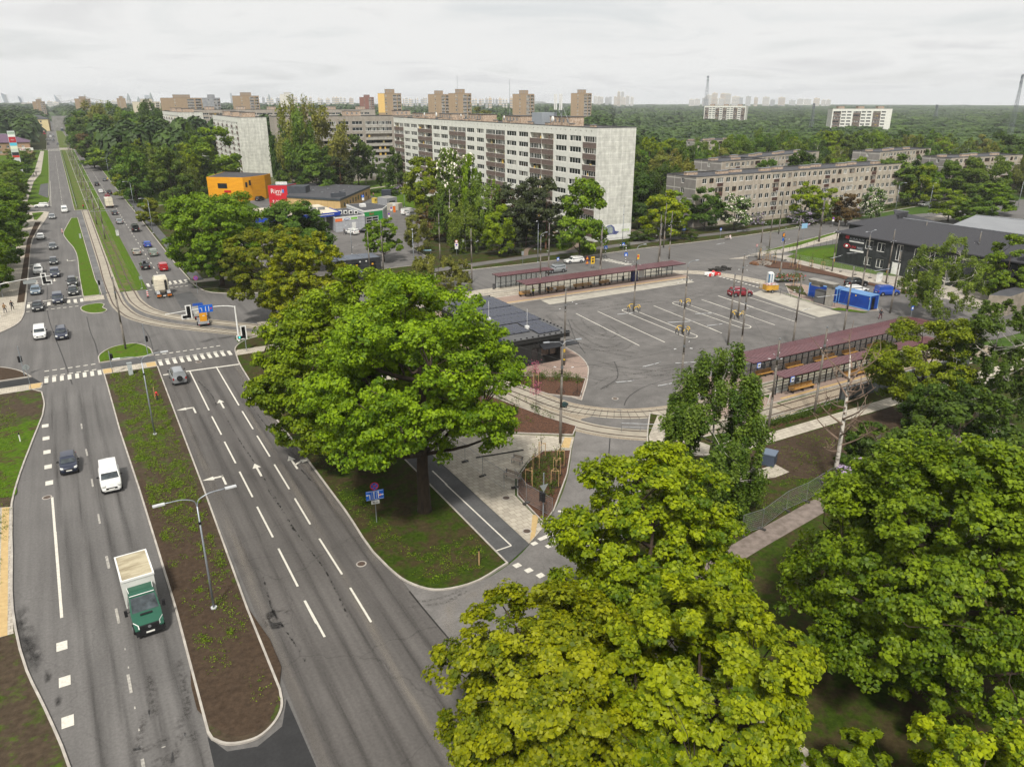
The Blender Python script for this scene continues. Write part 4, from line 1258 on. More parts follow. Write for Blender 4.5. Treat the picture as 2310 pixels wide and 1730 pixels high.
def dark_house():
	ply = panelmat("black_render",(52,55,56),(38,40,41),2.6,9,.5,(60,63,64),0,1.0)
	shingle = mat("black_shingles",(50,50,53),.9,(66,66,70),7.0,detail=5,bump=.4)
	wins = []
	for s0,w,z,h,p in ((8.0,1.7,4.5,1.7,2),(10.9,1.7,4.4,1.7,2),(19.6,1.8,4.4,1.7,2),(23.0,1.8,4.4,1.7,2),(27.4,1.8,4.4,1.7,2),(33.6,1.7,4.4,1.7,2),(37,1.7,4.4,1.7,2),(41,1.7,4.4,1.7,2),
                           (8.2,1.6,1.0,1.6,2),(11.2,1.6,.9,1.7,2),(18.8,1.8,.8,1.6,2),(27,1.8,.8,1.6,2),(33.8,1.8,.8,1.6,2),(37,1.8,.8,1.6,2),(15.3,1.3,3.2,3.0,2)):
		wins.append(('s',s0,z - .1,w * 1.12,h * 1.12,p))
	# front faces west: local x runs from north to south
	b = pitched("office_house","black two-storey office house with shingled hip roof and white cross windows","house",(151,112.4,0),-math.pi / 2,48,18,7.1,10.6,ply,shingle,.5,.7,wins)
	mb = MB(); mb.box(14.4,-.06,.1,15.9,.02,2.5,0); mb.box(14.2,-.05,.0,16.1,.0,2.65,0)
	d = mb.build("door",WHITE,b.o)
	MB().tube([(15.7,-.14,1.1),(15.7,-.14,1.4)],.03,5).build("handle",STEEL,d)
	mb = MB(); mb.box(14.0,-1.6,-.1,16.4,0,.12); mb.build("doorstep",CONC,b.o)
	red,sil = mat("sign_red",(176,44,50),.5),mat("sign_silver",(178,182,190),.4,metal=.3)
	s1 = MB(); s1.box(1.9,-.08,5.9,2.8,-.01,6.6,1); s1.box(3.0,-.1,5.35,6.7,-.01,5.65,0)
	s1 = s1.build("company_sign",[WHITE,red],b.o)
	lettering("AURALAUX",.72,sil,s1,(4.9,-.1,6.05))
	s2 = MB()
	s2.tube([(2.5 + .75 * math.cos(k * .5236),-.06,4.3 + .42 * math.sin(k * .5236)) for k in range(13)],.09,5,1)
	s2.ball((2.5,-.1,4.3),.3,0)
	s2.box(3.5,-.1,3.35,6.9,-.01,3.75,0)
	s2 = s2.build("company_sign",[WHITE,red],b.o)
	lettering("UNI",.8,red,s2,(4.2,-.1,4.25))
	lettering("PRES",.7,sil,s2,(5.9,-.1,4.2))
	# rear wing
	pitched("office_wing","black shingled rear wing behind the black office house","house",(166,121,0),-math.pi / 2,14,18,6.8,10.0,ply,shingle,.5,.5)
	simple_house("garage","low rendered garage with dark flat roof at the terminal's edge behind birches","garage",[G('h',*q,3.4)[:2] for q in ((1968,580),(2120,590),(2330,520),(2230,505),(2050,545))],3.4,mat("stained_render",(150,140,126),.9,(120,112,100),.7),ROOF_DARK)
	mt = mat("seamed_metal",(146,148,150),.5,(128,130,133),.8,stretch=(8,.3,1),metal=.3)
	pitched("warehouse","warehouse with pale grey metal roof behind the black office house","warehouse",(184,108,0),-math.pi / 2 + .15,40,34,5.6,7.6,mat("pale_cladding",(176,178,180),.7),mt,.02,.4)
def shops():
	tan = panelmat("tan_brick",(200,168,118),(176,146,104),.6,.3,.22)
	fas = mat("dark_fascia",(58,62,68),.6,(70,74,80),1.0)
	o = simple_house("supermarket","tan brick supermarket with wide dark grey roof behind the filling station","supermarket",[(78.4,250),(101,283.5),(83,307),(65.5,268)],4.6,tan,ROOF_DARK,fascia=fas,fh=.7)
	ox,oy = 78.4,250
	for k in range(9):
		f = .1 + .09 * k
		x,y = 22.6 * f,33.5 * f
		mb = MB().at(x + .04,y - .03,0,math.atan2(33.5,22.6))
		mb.box(0,-.06,1.6,1.2,0,2.9 + (k % 2) * .3)
		mb.build("window",GLASS,o)
	mb = MB()
	a = math.atan2(18,-12.9)
	mb.at(-2,3.4,0,a).box(0,.02,3.85,14,.12,4.5,0)
	for k in range(9):
		mb.box(.4 + k * 1.5,.125,3.95 + .1 * (k % 3),1.3 + k * 1.5,.13,4.35,1)
	mb.build("banner",[mat("banner_pink",(226,196,196),.7,(206,160,166),1.2),mat("banner_maroon",(130,60,74),.7)],o)
	for k,(fx,fy) in enumerate(((.25,.3),(.5,.25),(.75,.3),(.3,.55),(.55,.6),(.8,.55),(.4,.8))):
		x,y = 22.6 * fx - 12.9 * fy,33.5 * fx + 18 * fy
		MB().box(x,y,4.6,x + .8,y + .8,5.0).build("roof_vent",STEEL,o)
	mb = MB(); mb.box(-1.5,4.5,4.6,3.5,5.1,6.0); mb.box(3,5.1,4.6,3.5,10,6.0)
	mb.build("roof_screen",fas,o)
	# red entrance cube
	red = mat("signal_red",(190,26,40),.5,(176,24,38),.4)
	p,q,r = G('b',382,880,7.2)[:2],G('b',540,880,7.2)[:2],G('b',618,860,7.2)[:2]
	s4 = (p[0] + r[0] - q[0],p[1] + r[1] - q[1])
	o = simple_house("entrance_cube","bright red shop entrance cube carrying the store's name beside the orange building","shop entrance",[p,q,r,s4],7.2,red,ROOF_DARK)
	a = math.atan2(q[1] - p[1],q[0] - p[0])
	w = math.hypot(q[0] - p[0],q[1] - p[1])
	n = (math.sin(a) * .05,-math.cos(a) * .05)
	at = lambda f: ((q[0] - p[0]) * f + n[0],(q[1] - p[1]) * f + n[1])
	lettering("Rimi",2.3,WHITE,o,(*at(.43),5.2),rz=a)
	lettering("MINI",.9,WHITE,o,(*at(.52),4.05),rz=a)
	lettering("7-22",1.5,WHITE,o,(*at(.36),1.6),rz=a)
	mb = MB(); mb.ball((*at(.8),5.3),.45,0,(1.1,.1,1.5)); mb.build("emblem",mat("emblem_blue",(70,130,200),.5),o)
	MB().at(0,0,0,a).box(w + .02,-.03,.0,w + 6.5,6,6.9).build("side_wall",fas,o)
	for k in range(3):
		x,y = at(.3 + .2 * k)
		MB().box(x + 1.5,y + 2.0,7.2,x + 2.7,y + 3.1,8.1).build("air_unit",WHITE,o)
	# orange building
	org = mat("orange_cladding",(226,158,28),.55,(214,146,24),.25,stretch=(1,1,5))
	o = simple_house("retail_building","orange clad retail building standing behind the big roadside linden","shop building",[(46,306),(57.2,297.5),(60.4,299),(66.4,303.4),(70,309),(56,326)],8.6,org,ROOF_DARK)
	for x,y,z,w2 in ((3.2,-2.5,4.6,3.6),(12.0,-8.2,5.0,.9),(13.4,-7.9,5.6,.9)):
		mb = MB().at(x,y - .06,0,math.atan2(-8.5,11.2) if x < 10 else .5).box(0,0,z,w2,.05,z + 1.8)
		mb.build("window",GLASS,o)
	mb = MB().at(5.0,-3.9 - .06,0,math.atan2(-8.5,11.2)); mb.box(0,-.03,3.2,2.6,0,3.9); mb.build("signboard",red,o)
	# filling station shop, canopy and car wash
	tile = panelmat("grey_cladding_tiles",(176,178,182),(128,130,136),1.2,.8,.12,(168,170,175),0)
	o = simple_house("station_shop","low grey tiled filling station shop with fans on its dark roof","shop",[(64.6,211.9),(73.9,213.6),(74.2,230),(66.5,231)],4.1,tile,ROOF_DARK,fascia=WHITE,fh=.3)
	lo,bl = mat("sign_lime",(120,190,60),.5),mat("sign_blue",(32,80,170),.5)
	sg = MB().at(0,0,0,math.atan2(1.7,9.3)); sg.box(0,-.08,2.9,2.2,-.01,3.7,3); sg.box(2.2,-.08,3.0,7.2,-.01,3.75,0); sg.box(5.0,-.1,3.2,7,-.08,3.7,1)
	sg = sg.build("signboard",[WHITE,lo,bl,mat("sign_orange",(226,120,70),.5)],o)
	MB().at(0,0,0,math.atan2(1.7,9.3)).ball((3.6,-.1,3.36),.3,0,(3.2,.1,1)).ball((3.6,-.13,3.36),.22,1,(3.4,.1,.8)).build("emblem",[bl,WHITE],sg)
	mb = MB().at(0,0,0,math.atan2(1.7,9.3)); mb.box(5.2,-.05,0,6.4,.01,2.3); mb.build("door",WHITE,o)
	for k in range(4):
		mb = MB(); x,y = 3.2 + 1.3 * k,6.5 - .8 * k
		mb.box(x,y,4.1,x + 1.0,y + .5,5.1,0)
		mb.tube([(x + .5,y - .03,4.6),(x + .5,y,4.6)],.36,12,1)
		mb.build("air_unit",[WHITE,BLACK],o)
	o = simple_house("car_wash","grey car wash hall with green framed gate and glazed shutter","car wash",[(73.95,214.2),(80.6,216.3),(84,222),(82,232),(74.3,231)],5.1,tile,ROOF_DARK,fascia=WHITE,fh=.45)
	a = math.atan2(2.1,6.65)
	mb = MB().at(0,0,0,a); mb.box(.1,-.1,3.4,6.7,-.005,4.6,0); mb.box(5.2,-.1,.2,6.7,-.004,3.4,0)
	sg = mb.build("gate_surround",mat("station_green",(36,140,70),.5),o)
	lettering("Burt",.9,red,sg,(2.6,.7,4.0),rz=a)
	mb = MB().at(0,0,0,a)
	mb.box(.6,-.06,.1,5.0,-.01,3.2,1)
	for k in range(5):
		mb.box(.6,-.1,.1 + k * .74,5.0,-.05,.2 + k * .74,0)
	for k in range(3):
		mb.box(.6 + k * 2.15,-.1,.2,.7 + k * 2.15,-.05,3.2,0)
	mb.build("shutter",[WHITE,GLASS],o)
	MB().box(2,8,5.1,3.6,9.6,6.0).build("roof_vent",WHITE,o)
	o = thing("station_canopy","white and blue filling station canopy beside the grey station shop","canopy",(57,222,0))
	MB().prism([(9.7,-7.2),(9.6,2),(9.4,12),(-14,12),(-14,-9.6),(.4,-9.7)],4.5,5.3,0).build("roof",mat("cream_roof",(206,196,174),.7,(180,170,150),.8),o)
	mb = MB()
	mb.box(-14.2,-10.3,4.35,.6,-9.8,5.4,0)
	mb.add([(.6,-10.3,4.35),(9.9,-7.7,4.35),(9.9,-7.7,5.4),(.6,-10.3,5.4)],[(0,1,2,3)],0)
	mb.box(9.75,-7.7,4.35,10,2,5.4,0)
	mb.add([(1.5,-10.12,4.8),(8,-8.28,4.8),(8,-8.28,5.0),(1.5,-10.12,5.0)],[(0,1,2,3)],1)
	mb.build("fascia",[mat("canopy_blue",(28,62,160),.5),WHITE],o)
	mb = MB()
	for k in range(7):
		mb.box(-10 + k * 2.6,-1,5.35,-8 + k * 2.6,-.6,6.1,0)
	mb.box(-11,-.9,6.0,8.6,-.75,6.1,0)
	mb.build("roof_truss",STEEL,o)
	for x in (-9,6):
		for y in (-6,6):
			MB().box(x - .2,y - .2,0,x + .2,y + .2,4.5).build("column",WHITE,o)
	# kiosks behind
	o = simple_house("parcel_kiosk","red and grey parcel kiosk on the lawn behind the car wash","kiosk",[(95.1,259.6),(96.2,253.6),(101,256.4),(100,262.4)],3.2,panelmat("grey_boards",(150,152,156),(120,122,126),2,.3,.1),mat("kiosk_roof",(126,124,120),.9,(140,138,132),.5))
	MB().prism([(.0,.0),(1.1,-6),(5.9,-3.2),(4.9,2.8)],1.6,3.1,0).build("red_band",red,o)
	o.children[-1].scale = (1.01,1.01,1)
	o.children[-1].location = (-.03,-.02,0)
	mb = MB().at(1.15,-6.1,0,math.atan2(2.8,4.8)); mb.box(1.2,-.05,.2,4.2,0,2.2,0); mb.ball((1.9,-.08,1.5),.3,1,(1,.2,1)); mb.build("door",[BLACK,mat("led_green",(60,200,90),.4)],o)
	simple_house("transformer_box","beige concrete transformer box near the parcel kiosk","transformer box",[(94.2,248.7),(97.3,246.0),(99.6,247.9),(96.5,250.6)],2.2,CONC,mat("box_lid",(176,166,150),.8))
	simple_house("waste_shelter","dark blue grey shelter with sloped lid on the lawn","bin shelter",[(106.6,286.6),(109.8,284.8),(111.2,287.4),(108,289)],2.4,mat("navy_cladding",(44,48,60),.6),mat("navy_lid",(70,74,88),.6))
	o = thing("charging_post","orange charging post in front of the beige transformer box","charging post",(*G('t',1448,685)[:2],0))
	MB().box(-.35,-.25,0,.35,.25,2.1).build("cabinet",mat("post_orange",(214,110,30),.5),o)
	MB().box(-.4,-.3,2.1,.4,.3,3.2).build("sign_panel",WHITE,o)
	o = thing("donation_bin","yellow clothes donation bin by the supermarket path","bin",(*G('t',1140,545)[:2],0),.4)
	MB().box(-.7,-.7,0,.7,.7,1.6).prism([(-.75,-.75),(.75,-.75),(.75,.75),(-.75,.75)],1.6,1.9).build("body",mat("bin_yellow",(206,180,80),.6),o)
	MB().box(-.4,-.74,1.0,.4,-.7,1.35).build("flap",BLACK,o)
	# charcoal service container by the tram stop
	o = simple_house("service_cabin","charcoal flat-roofed driver cabin with two yellow-marked doors beside the small green maple","cabin",[(46.6,157.2),(57.4,157.2),(57.4,163),(46.6,163)],2.9,DARKSTEEL,mat("cabin_roof",(96,102,112),.7,(82,88,97),.6),fascia=DARKSTEEL,fh=.2)
	for x in (4.6,8.2):
		d = MB().box(x,-.05,.1,x + 1.4,-.01,2.2).build("door",BLACK,o)
		MB().box(x + .45,-.07,1.4,x + .85,-.051,1.75).build("warning_plate",mat("warning_yellow",(236,176,30),.5),d)
	for x in (2.6,5.9,7.3):
		MB().box(x,-.2,2.2,x + .25,-.01,2.45).build("wall_lamp",WHITE,o)
	for x in (3.4,7):
		MB().box(x,.2,2.93,x + .12,5.6,3.02).build("roof_seam",STEEL,o)
	o = simple_house("meter_box","low charcoal meter box with sloped lid beside the driver cabin","box",[(48.6,150.2),(51,150.2),(51,152),(48.6,152)],1.5,DARKSTEEL,MATS["cabin_roof"])
def kiosk():
	blk = panelmat("black_composite",(44,44,43),(36,36,35),2.4,9,.12)
	o = thing("terminal_building","small charcoal terminal building with solar panels on its overhanging flat roof","building",(49,85.6,0))
	mb = MB()
	for k,(ox,oy,a,W,hol) in enumerate(((0,0,0,8.4,[(3.6,4.7,.05,2.5,.25,1),(5.2,8.0,1.1,2.6,.3,1)]),(8.4,0,math.pi / 2,22,[(3,6,1,2.5,.3,1),(9,14,1,2.5,.3,1)]),
                                             (8.4,22,math.pi,8.4,[]),(0,22,-math.pi / 2,22,[(12.2,13.4,.05,2.4,.3,1),(16.8,18.2,.05,2.4,.3,1),(7,10,.8,2.4,.3,1)]))):
		mb.at(ox,oy,0,a)
		wall(mb,W,-.2,3.5,hol)
	mb.at()
	mb.build("wall",[blk,GLASS],o)
	MB().box(3.62,.1,.05,4.68,.2,2.5,0).build("door",mat("tinted_door",(34,34,36),.2,spec=.6),o)
	w = MB(); w.box(5.2,.12,1.1,8.0,.2,1.2,0); w.box(6.5,.12,1.2,6.75,.2,2.6,0); w.box(7.7,.12,1.2,8.0,.2,2.6,0)
	w.add([(5.2,.18,1.2),(8,.18,1.2),(8,.18,2.6),(5.2,.18,2.6)],[(0,1,2,3)],1)
	w.build("window",[BLACK,mat("interior_pane",(128,112,100),.25,(70,62,58),1.0,spec=.6)],o)  # pane in two warm brown-greys
	rf = MB(); rf.box(-.5,-.22,3.5,9.8,24.2,4.1,0); rf.box(-.6,-.32,4.1,9.9,24.3,4.2,1)
	rf = rf.build("roof",[blk,mat("membrane_roof",(88,88,88),.8,(76,76,77),.8)],o)
	sn = MB()
	for k in range(26):
		for x in (-.4,9.7):
			sn.box(x - .09,-.2 + k * .95,4.2,x + .09,-.02 + k * .95,4.36)
	for k in range(11):
		sn.box(-.2 + k * .95,-.2,4.2,-.02 + k * .95,-.02,4.36)
	struct(sn.build("roof_stud",BLACK,o),"stuff")
	cp = MB(); cp.add([(4.9,-.02,2.95),(10.2,-.02,2.95),(10.6,-1.5,2.72),(4.6,-1.5,2.72),(4.9,-.02,2.85),(10.2,-.02,2.85),(10.6,-1.5,2.6),(4.6,-1.5,2.6)],[(0,3,2,1),(4,5,6,7),(3,7,6,2),(0,4,7,3),(1,2,6,5)])
	for k in range(8):
		cp.add([(4.9 + .7 * k,-.02,2.97),(4.95 + .7 * k,-.02,2.97),(4.75 + .75 * k,-1.5,2.76),(4.7 + .75 * k,-1.5,2.76)],[(0,3,2,1)])
	cp.build("canopy",DARKSTEEL,o)
	# solar panels
	pv = mat("solar_cell",(20,24,40),.18,(30,36,58),.35,spec=.5,local=True)
	def panel():
		mb = MB()
		mb.add([(0,0,.12),(1.16,0,.12),(1.16,1.9,.24),(0,1.9,.24),(0,0,.08),(1.16,0,.08),(1.16,1.9,.2),(0,1.9,.2)],[(0,1,2,3),(4,7,6,5),(0,4,5,1),(1,5,6,2),(2,6,7,3),(3,7,4,0)],0)
		mb.box(1.165,0,.02,1.195,1.92,.2,1)
		mb.box(0,1.905,.02,1.1,1.93,.2,1)
		return mb.mesh("solar_panel",[pv,STEEL])
	me = panel()
	for gx,gy,nx,ny in ((5.2,.7,3,3),(1.2,2.4,3,2),(1.2,7.2,7,2),(1.2,11.6,7,2),(1.2,16.2,7,3)):
		for i in range(nx):
			for j in range(ny):
				put(me,"solar_panel",o,(gx + i * 1.2,gy + j * 2.0,4.22))
	for x,y in ((4.9,3.6),(2.2,10.2)):
		MB().box(x,y,4.2,x + .5,y + .5,4.7).tube([(x + .25,y + .25,4.7),(x + .25,y + .25,7.2)],.025,5).build("air_terminal",WHITE,o)
	blue = mat("fascia_blue",(24,40,190),.5)
	lettering("SATIKSME",.66,blue,o,(-.53,2.3,3.8),rz=-math.pi / 2)
	lettering("RĪGAS",.42,blue,o,(-.53,5.6,3.74),rz=-math.pi / 2)
def skyline():
	"""towers, spires and low city blocks on the horizon"""
	gl = mat("hazy_glass",(120,132,146),.4,(150,160,170),.02)  # both hazy tones have distance haze put into the colour
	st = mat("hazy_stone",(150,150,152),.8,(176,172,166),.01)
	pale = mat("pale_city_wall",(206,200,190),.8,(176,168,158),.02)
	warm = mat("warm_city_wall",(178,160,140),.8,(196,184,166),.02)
	def slab(name,label,cat,t,x0,x1,y0,dist,m,lean=0.0,slope=0.0,base=235,group=None):
		p,q = far(t,x0,y0,dist),far(t,x1,y0,dist)
		W,H = math.hypot(q[0] - p[0],q[1] - p[1]),p[2]
		o = thing(name,label,cat,(p[0],p[1],0),math.atan2(q[1] - p[1],q[0] - p[0]),group)
		D = W * .7
		mb = MB().add([(0,0,-5),(W,0,-5),(W,D,-5),(0,D,-5),(lean,0,H),(W + lean,0,H - slope),(W + lean,D,H - slope),(lean,D,H)],[(0,1,5,4),(1,2,6,5),(2,3,7,6),(3,0,4,7),(4,5,6,7)])
		mb.build("shaft",m,o)
		mb = MB()
		for k in range(1,9):
			z = H * k / 9.5
			mb.box(W * .06,-1.2,z,W * .94,-.6,z + H * .035)
		mb.build("glazing",gl if m is not gl else st,o)
		return o
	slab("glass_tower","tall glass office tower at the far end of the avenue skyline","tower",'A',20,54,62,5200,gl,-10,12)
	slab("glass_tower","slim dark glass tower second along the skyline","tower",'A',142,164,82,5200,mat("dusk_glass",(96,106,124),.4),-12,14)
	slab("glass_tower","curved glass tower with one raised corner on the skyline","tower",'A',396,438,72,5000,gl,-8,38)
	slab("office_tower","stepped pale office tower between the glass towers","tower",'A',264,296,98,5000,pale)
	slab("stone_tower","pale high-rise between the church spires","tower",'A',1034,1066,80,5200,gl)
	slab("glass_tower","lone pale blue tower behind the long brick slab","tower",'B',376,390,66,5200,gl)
	for t,x,y,lab in (('A',882,88,"dark church spire on the skyline"),('A',915,64,"tallest church spire on the skyline"),('A',990,90,"thin spire between two churches"),('A',1076,58,"stepped stone spire at the pale high-rise"),('B',655,70,"round brick water tower with pointed cap"),('A',508,122,"nearer dark church spire beside the avenue")):
		d = 4200 if y != 122 else 2600
		p = far(t,x,y,d)
		o = thing("church_spire",lab,"spire",(p[0],p[1],0))
		h = p[2]
		MB().tube([(0,0,-5),(0,0,h * .55)],10,8).build("tower_base",st,o)
		MB().tube([(0,0,h * .55),(0,0,h * .62),(0,0,h * .8),(0,0,h)],[11,8,5,.6],8).build("spire",mat("copper_spire",(112,122,122),.7),o)
	p = far('A',607,76,4800)
	o = thing("bridge_pylon","cable stayed bridge pylon with fanned stays on the skyline","bridge",(p[0],p[1],0))
	MB().tube([(-14,0,0),(0,0,p[2] * .8),(0,0,p[2])],4,5).tube([(14,0,0),(0,0,p[2] * .8)],4,5).build("pylon",st,o)
	mb = MB()
	for k in range(1,7):
		for sg in (-1,1):
			mb.tube([(0,0,p[2] * (.95 - .03 * k)),(sg * 30 * k,sg * -14 * k,20)],.8,4)
	mb.build("stay_cable",st,o)
	# low city fabric on the horizon
	rnd = random.Random(11)
	k = 0
	bands = [('A',150,420,128,3600,6),('A',640,860,124,3800,6),('B',600,760,100,2800,5),('B',830,960,95,2600,6),('B',1000,1260,100,3000,8),('C',340,530,104,2600,9),('C',840,1130,104,2200,12),
             ('c',1240,1590,140,4200,10),('c',1450,1500,100,4300,2),('D',0,280,66,4300,10),('D',290,560,70,4600,9),('D',70,170,55,4300,4)]
	for t,x0,x1,y,d,n in bands:
		for i in range(n):
			xa = x0 + (x1 - x0) * (i + rnd.uniform(-.2,.3)) / n
			w = (x1 - x0) / n * rnd.uniform(.45,1.0)
			yy = y + rnd.uniform(-4,10)
			dd = d * rnd.uniform(.9,1.1)
			p,q = far(t,xa,yy,dd),far(t,xa + w,yy,dd)
			W = math.hypot(q[0] - p[0],q[1] - p[1])
			H = max(22,p[2])
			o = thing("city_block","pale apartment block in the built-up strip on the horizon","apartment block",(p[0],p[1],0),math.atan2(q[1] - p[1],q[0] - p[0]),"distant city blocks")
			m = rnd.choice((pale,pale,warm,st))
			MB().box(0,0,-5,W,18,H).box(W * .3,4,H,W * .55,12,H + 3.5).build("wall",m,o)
			mb = MB()
			for z in np.arange(4,H - 3,6):
				mb.box(W * .05,-.3,z,W * .95,-.05,z + 2)
			mb.build("window_band",gl,o)
	# lattice masts
	for t,x,y0,yb,dist,lab in (('D',80,-15,75,1500,"tall lattice mast standing in the eastern woods"),('D',1268,-20,140,700,"lattice mast at the picture's east edge"),('D',480,90,140,900,"short lattice pylon among the trees"),('D',945,95,122,1400,"floodlight mast far out in the woods")):
		p = far(t,x,y0,dist)
		o = thing("lattice_mast",lab,"mast",(p[0],p[1],0))
		h,w = p[2],dist / 420
		mb = MB()
		cs = [(-1,-1),(1,-1),(1,1),(-1,1)]
		at = lambda c,z: (c[0] * w * (1 - .8 * z / h),c[1] * w * (1 - .8 * z / h),z)
		for i in range(4):
			mb.tube([at(cs[i],0),at(cs[i],h)],dist / 5500,4)
		n = 16
		for j in range(n):
			for i in range(4):
				mb.tube([at(cs[i],h * j / n),at(cs[(i + 1) % 4],h * (j + 1) / n)],dist / 8000,4)
		mb.build("lattice",mat("mast_steel",(96,102,110),.6),o)
		mb = MB()
		for zz in (.97,.9):
			for a in range(3):
				mb.box(math.cos(a * 2.1) * w * .5 - w * .1,math.sin(a * 2.1) * w * .5 - w * .1,h * zz - 1.5,math.cos(a * 2.1) * w * .5 + w * .1,math.sin(a * 2.1) * w * .5 + w * .1,h * zz + 1)
		mb.build("antenna",MATS["mast_steel"],o)
def west_buildings():
	purple = mat("plum_tiles",(84,64,84),.7,(98,76,94),1.0)
	brown = panelmat("brown_render",(158,130,106),(150,122,98),3,3,.25)
	wins = [('e',2.5 + 4 * k,1.3 + 3.4 * f,1.5,1.7,2) for k in range(6) for f in range(2)] + [('s',4 + 4.5 * k,1.3 + 3.4 * f,1.6,1.7,2) for k in range(9) for f in range(2)]
	b = pitched("shopping_house","brown two-storey house with plum tiled roof beside the avenue","house",(-60,640,0),0,44,26,8.4,13.5,brown,purple,.5,.6,wins)
	mb = MB(); mb.box(36,-2.5,0,45.5,0,3.6,0); mb.box(35.8,-2.7,3.0,45.7,.1,4.6,1)
	e = mb.build("porch",[brown,WHITE],b.o)
	MB().box(38.5,-2.76,3.4,39.2,-2.71,4.2).box(39.5,-2.76,3.5,43.4,-2.71,4.0).build("shop_mark",mat("shop_red",(170,50,60),.5),e)
	cream = panelmat("cream_render",(214,198,150),(200,186,144),4,3.4,.15)
	wins = [('s',4 + 6 * k,2 + 4 * f,2.0,2.2,2) for k in range(11) for f in range(3)]
	p = far('A',-20,215,1150)
	pitched("school_building","cream three-storey building with dark hipped roof far down the avenue","house",(p[0] - 20,p[1],0),-.1,72,18,14,18,cream,ROOF_DARK,.5,.5,wins)
	o = simple_house("concrete_hall","grey concrete hall next to the cream school building","hall",[(p[0] + 56,p[1] - 8),(p[0] + 74,p[1] - 8),(p[0] + 74,p[1] + 30),(p[0] + 56,p[1] + 30)],17,mat("raw_concrete",(142,140,136),.9,(120,118,114),.2),ROOFING)
	# shop pylon
	x,y = -17.5,440
	o = thing("sign_pylon","tall shopping pylon with stacked advertising panels above the western trees","sign",(x,y,0),math.radians(6))
	MB().box(-1.5,-.3,0,1.5,.3,21.8).build("column",mat("pylon_grey",(196,198,200),.5),o)
	z = 21.6
	for h,c,txt in ((1.5,(190,210,190),"LEONA"),(1.0,(230,230,226),None),(2.6,(176,36,50),"mini"),(1.4,(90,190,214),None),(1.5,(220,226,200),None),(1.4,(196,204,196),None),(1.4,(40,44,52),None),(1.0,(190,60,50),None)):
		q = MB().box(-1.4,-.36,z - h + .08,1.4,-.301,z).build("advert_panel",mat("advert_%d_%d_%d" % c,c,.5),o)
		if txt:
			lettering(txt,min(.8,h * .6),WHITE if sum(c) < 420 else DARKSTEEL,q,(0,-.4,z - h * .5))
		z -= h
	s = mat("pale_school_wall",(178,166,150),.9,(156,146,132),.4)
	b = Block("low_school","low long building with rows of roof vents behind the silver willows","school",(62,655,0),.25,34,70,8,[s,s,PLASTER,GLASS])
	for k in range(7):
		b.window('s',3 + 4.5 * k,3.5,3,2,3)
	b.finish()
	b.vents([(2 + 7 * (j % 4),4 + 6 * (j // 4)) for j in range(36)],.9,5,.6)
	p = far('A',880,290,800)
	simple_house("low_shed","low pale shed roof between the poplars beside the avenue","shed",[(p[0],p[1]),(p[0] + 26,p[1] + 4),(p[0] + 24,p[1] + 30),(p[0] - 2,p[1] + 26)],7,s,mat("pale_roof",(170,172,176),.8))
main_block()
far_buildings()
dark_house()
shops()
kiosk()
west_buildings()
skyline()
# ------------------------------------------------------------------ trees and other plants
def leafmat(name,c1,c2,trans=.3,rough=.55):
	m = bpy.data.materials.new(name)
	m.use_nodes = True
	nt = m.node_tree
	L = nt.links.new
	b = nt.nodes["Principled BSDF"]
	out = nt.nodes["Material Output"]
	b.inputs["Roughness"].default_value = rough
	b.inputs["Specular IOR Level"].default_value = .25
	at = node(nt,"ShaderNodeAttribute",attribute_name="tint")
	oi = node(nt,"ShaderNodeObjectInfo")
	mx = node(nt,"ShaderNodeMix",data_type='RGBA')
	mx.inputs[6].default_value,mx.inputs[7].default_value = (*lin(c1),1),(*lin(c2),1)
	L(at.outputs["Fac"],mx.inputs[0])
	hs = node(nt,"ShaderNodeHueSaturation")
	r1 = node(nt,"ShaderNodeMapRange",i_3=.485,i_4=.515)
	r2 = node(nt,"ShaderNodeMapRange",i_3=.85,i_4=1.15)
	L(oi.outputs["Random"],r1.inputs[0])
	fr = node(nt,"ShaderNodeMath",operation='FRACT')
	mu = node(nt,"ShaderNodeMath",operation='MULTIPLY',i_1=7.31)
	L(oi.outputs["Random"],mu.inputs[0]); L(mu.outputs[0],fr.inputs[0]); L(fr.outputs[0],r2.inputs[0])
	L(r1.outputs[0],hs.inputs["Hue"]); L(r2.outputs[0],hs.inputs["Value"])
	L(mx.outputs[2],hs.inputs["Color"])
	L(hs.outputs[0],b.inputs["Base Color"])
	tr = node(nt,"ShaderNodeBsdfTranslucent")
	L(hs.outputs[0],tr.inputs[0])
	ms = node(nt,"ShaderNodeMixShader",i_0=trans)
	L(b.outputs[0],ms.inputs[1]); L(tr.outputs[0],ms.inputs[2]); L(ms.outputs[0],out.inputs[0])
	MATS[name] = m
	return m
LEAF = {
	'lime': leafmat("leaves_lime",(74,96,2),(150,160,8)),
	'linden': leafmat("leaves_linden",(74,98,3),(136,156,12)),
	'maple': leafmat("leaves_maple",(62,90,6),(118,142,18)),
	'green': leafmat("leaves_green",(58,86,16),(106,130,36)),
	'dark': leafmat("leaves_dark",(44,68,14),(84,108,28)),
	'birch': leafmat("leaves_birch",(66,88,18),(116,132,40)),
	'olive': leafmat("leaves_olive",(88,94,28),(132,134,54)),
	'silver': leafmat("leaves_silver",(124,132,86),(172,176,130)),
	'bronze': leafmat("leaves_bronze",(72,90,6),(124,134,16)),
	'pine': leafmat("needles_pine",(38,48,20),(70,78,38),.1),
	'rust': leafmat("leaves_rust",(80,62,30),(116,92,48)),
	'shrub': leafmat("leaves_shrub",(48,74,14),(86,108,30)),
}
BLOSSOM = mat("white_blossom",(222,214,200),.7)
LILAC = mat("lilac_blossom",(150,128,160),.7,(176,160,184),3)
PINK = mat("pink_blossom",(170,84,110),.7,(150,70,96),4)
